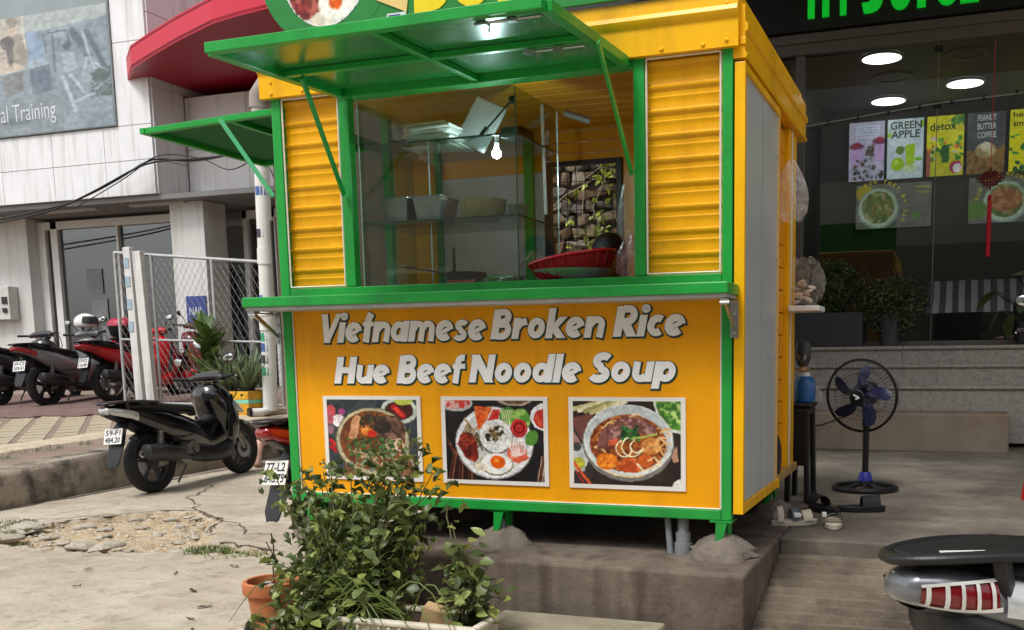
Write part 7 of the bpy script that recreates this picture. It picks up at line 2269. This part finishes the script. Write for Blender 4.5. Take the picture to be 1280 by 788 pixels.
def shrub(name, label, base_pts, tips, nleaf, parts, lm, seed, Lr=(.03, .06)):
    t = thing(name, label, 'plant', (base_pts[0][0], base_pts[0][1], base_pts[0][2]))
    g = random.Random(seed)
    b = MB(); paths = []
    for tp in tips:
        bp_ = g.choice(base_pts)
        n = 7; P = []
        mid = Vector([(bp_[j] * .5 + tp[j] * .5) + g.uniform(-.09, .09) for j in range(3)]); mid.z += .06 * g.random()
        for i in range(n + 1):
            q = i / n
            p = Vector(bp_) * (1 - q) ** 2 + mid * 2 * q * (1 - q) + Vector(tp) * q * q
            P.append(p + Vector((g.uniform(-.008, .008), g.uniform(-.008, .008), g.uniform(-.008, .008))))
        b.tube(P, [.0045 * (1 - .7 * i / n) + .001 for i in range(n + 1)], 5)
        paths.append(P)
    b.build('stem', mat('green_stem', (84, 84, 50), .8, var=.2), t)
    Ls = []
    for i in range(nleaf):
        P = g.choice(paths); q = g.uniform(.15, 1.0) * (len(P) - 1); k = min(int(q), len(P) - 2)
        p = P[k].lerp(P[k + 1], q - k) + Vector((g.gauss(0, .045), g.gauss(0, .035), g.gauss(0, .035)))
        p.z = max(p.z, .015); p.y = max(p.y, -1.0)
        d = (Vector((.904, -4.115, 1.24)) - p)
        rot = (g.gauss(.2, .55), g.gauss(0, .55), g.uniform(0, 6.28))
        Ls.append((d.length - .25 * (p.z), p, rot, g.uniform(*Lr), g.randrange(len(lm))))
    Ls.sort(key=lambda a: a[0])
    meshes = [leaf_mesh('leaf', 1.0, w, m, .25, .3, s) for m in lm for (w, s) in ((.75, 'ovate'), (.5, 'lance'))]
    for (dd, p, rot, L_, k) in Ls[:parts]:
        place(meshes[(2 * k + (1 if g.random() < .4 else 0)) % len(meshes)], 'leaf', t, p - t.location, rot, (L_, L_, L_))
    b = MB()
    for (dd, p, rot, L_, k) in Ls[parts:]:
        q = Euler(rot).to_matrix(); W_ = L_ * .62
        b.c = k
        b.add([p + q @ Vector(v) for v in ((0, 0, 0), (W_ / 2, L_ * .4, .12 * L_), (W_ * .3, L_ * .75, .02), (0, L_, -.2 * L_), (-W_ * .3, L_ * .75, .02), (-W_ / 2, L_ * .4, .12 * L_), (0, L_ * .45, -.02 * L_))],
              [(0, 1, 6), (1, 2, 6), (2, 3, 6), (3, 4, 6), (4, 5, 6), (5, 0, 6)])
    if b.f:
        o = b.build('foliage', lm, t, smooth=85); o['kind'] = 'stuff'
    return t
g = random.Random(21)
bases = [(-1.44, -.80, .17), (-1.4, -.78, .17), (-1.36, -.8, .17), (-1.46, -.76, .17), (-1.28, -.76, .17)]
tips = []
for i in range(26):
    tips.append((g.uniform(-1.92, -1.2), g.uniform(-.66, -.36), g.uniform(.40, .74) if g.random() < .75 else g.uniform(.25, .45)))
for i in range(12):
    tips.append((g.uniform(-1.80, -1.3), g.uniform(-.99, -.80), g.uniform(.08, .40)))
for i in range(10):
    tips.append((g.uniform(-1.70, -1.30), -1.0, g.uniform(.03, .2)))
tips += [(-1.90, -.45, .70), (-1.34, -.42, .86), (-1.28, -.42, .83), (-1.40, -.42, .84), (-1.48, -.42, .80), (-1.5, -.4, .74), (-1.25, -.42, .72), (-1.2, -.44, .68), (-1.75, -.5, .66), (-1.9, -.55, .58), (-1.7, -.5, .72), (-1.6, -.5, .72)]
shrub('leafy_shrub', 'tangled leafy green shrub spilling from the planter in front of the kiosk', bases, tips, 2900, 295, [LEAF_A, LEAF_B, LEAF_A, LEAF_C], 31, (.03, .068))
tips2 = [(-1.07, -.60, .62), (-1.05, -.60, .55), (-1.02, -.60, .46), (-.90, -.70, .36), (-.86, -.72, .34), (-.95, -.7, .38), (-.84, -.74, .28), (-.98, -.72, .34), (-.90, -.78, .28), (-.82, -.76, .22), (-1.0, -.66, .42)]
shrub('young_shrub', 'small upright shrub with pointed leaves at the right end of the planter box', [(-.92, -.78, .165), (-.95, -.75, .165), (-.9, -.74, .165)], tips2, 170, 170, [LEAF_A, LEAF_C, LEAF_B], 5, (.04, .075))
# long bent grass stalks over the planter
t = thing('grass_clump', 'long bent grass stalks arching over the planter box rim', 'grass', (-1.35, -.8, .17))
GS_ = leaf_mat('stalk_green', (112, 128, 62), (88, 106, 50))
for i in range(34):
    a = g.uniform(0, 1)
    x0 = g.uniform(-1.55, -1.1); sg_ = -1 if g.random() < .75 else 1
    L_ = g.uniform(.2, .42); h = g.uniform(.06, .18)
    P = [(x0 + sg_ * L_ * q, -.82 - .12 * q + g.uniform(-.01, .01), .17 + h * math.sin(q * PI * .9) * 1.2 - .08 * q * q) for q in [k / 7 for k in range(8)]]
    MB().tube(P, [.004, .004, .0038, .0035, .003, .0026, .002, .001], 5).build('stalk', GS_, t, smooth=60)

# ---------------------------------------------------------------- house across the street (seen in the shop glass)
hs = thing('street_house', 'pale house with white balustrade and striped awning across the street', 'house', (1, -11.2, 0))
H = lambda n, b, m, **k: b.build(n, m, hs, **k)
PALE = mat('house_plaster', (176, 172, 160), .85, var=.08, scale=1.5)
H('wall', MB().box(-14, -1.6, -14, -11.4, 0, 3.5), PALE)
H('sky_screen_wall', MB().box(-16, 16, -18, -16.1, 0, 11.2), mat('sky_screen_plaster', (150, 148, 142), .85, var=.1, scale=1))  # tall wall added out of view to block sky reflections in the shop glass
H('wall', MB().box(-1.59, 14, -14, -11.4, 0, 4.1), mat('house_dark', (96, 92, 86), .85, var=.1, scale=1.5))
H('upper_wall', MB().box(-14, 14, -16, -13.2, 3.5, 6.2), PALE)
for i in range(14):
    x = -3.6 + i * .16
    H('baluster', MB().lathe([(.03, 4.1), (.05, 4.2), (.025, 4.45), (.04, 4.6)], (x, -11.6, 0), n=8), WHITE)
H('balustrade_rail', MB().box(-5.5, -1.5, -11.72, -11.5, 4.6, 4.72), WHITE)
H('balustrade_base', MB().box(-5.5, -1.5, -11.72, -11.5, 3.52, 4.1), WHITE)
for x in (-5.4, -3.7, -1.7):
    H('balustrade_pier', MB().box(x, x + .25, -11.75, -11.47, 3.53, 5.1), WHITE)
for i in range(26):
    x = .2 + i * .16
    H('awning_stripe', MB().add([(x, -11.38, 3.1), (x + .158, -11.38, 3.1), (x + .158, -10.3, 2.2), (x, -10.3, 2.2)], [(0, 1, 2, 3)]), WHITE if i % 2 else mat('awning_grey', (110, 112, 112), .7))
for i in range(8):
    x = -12 + i * 3.1
    w = H('window', MB().box(x, x + 1.2, -11.395, -11.36, 1.0, 2.7), DARKGLASS)
    MB().box(x - .08, x + 1.28, -11.36, -11.33, 2.7, 2.8).build('lintel', WHITE, w)
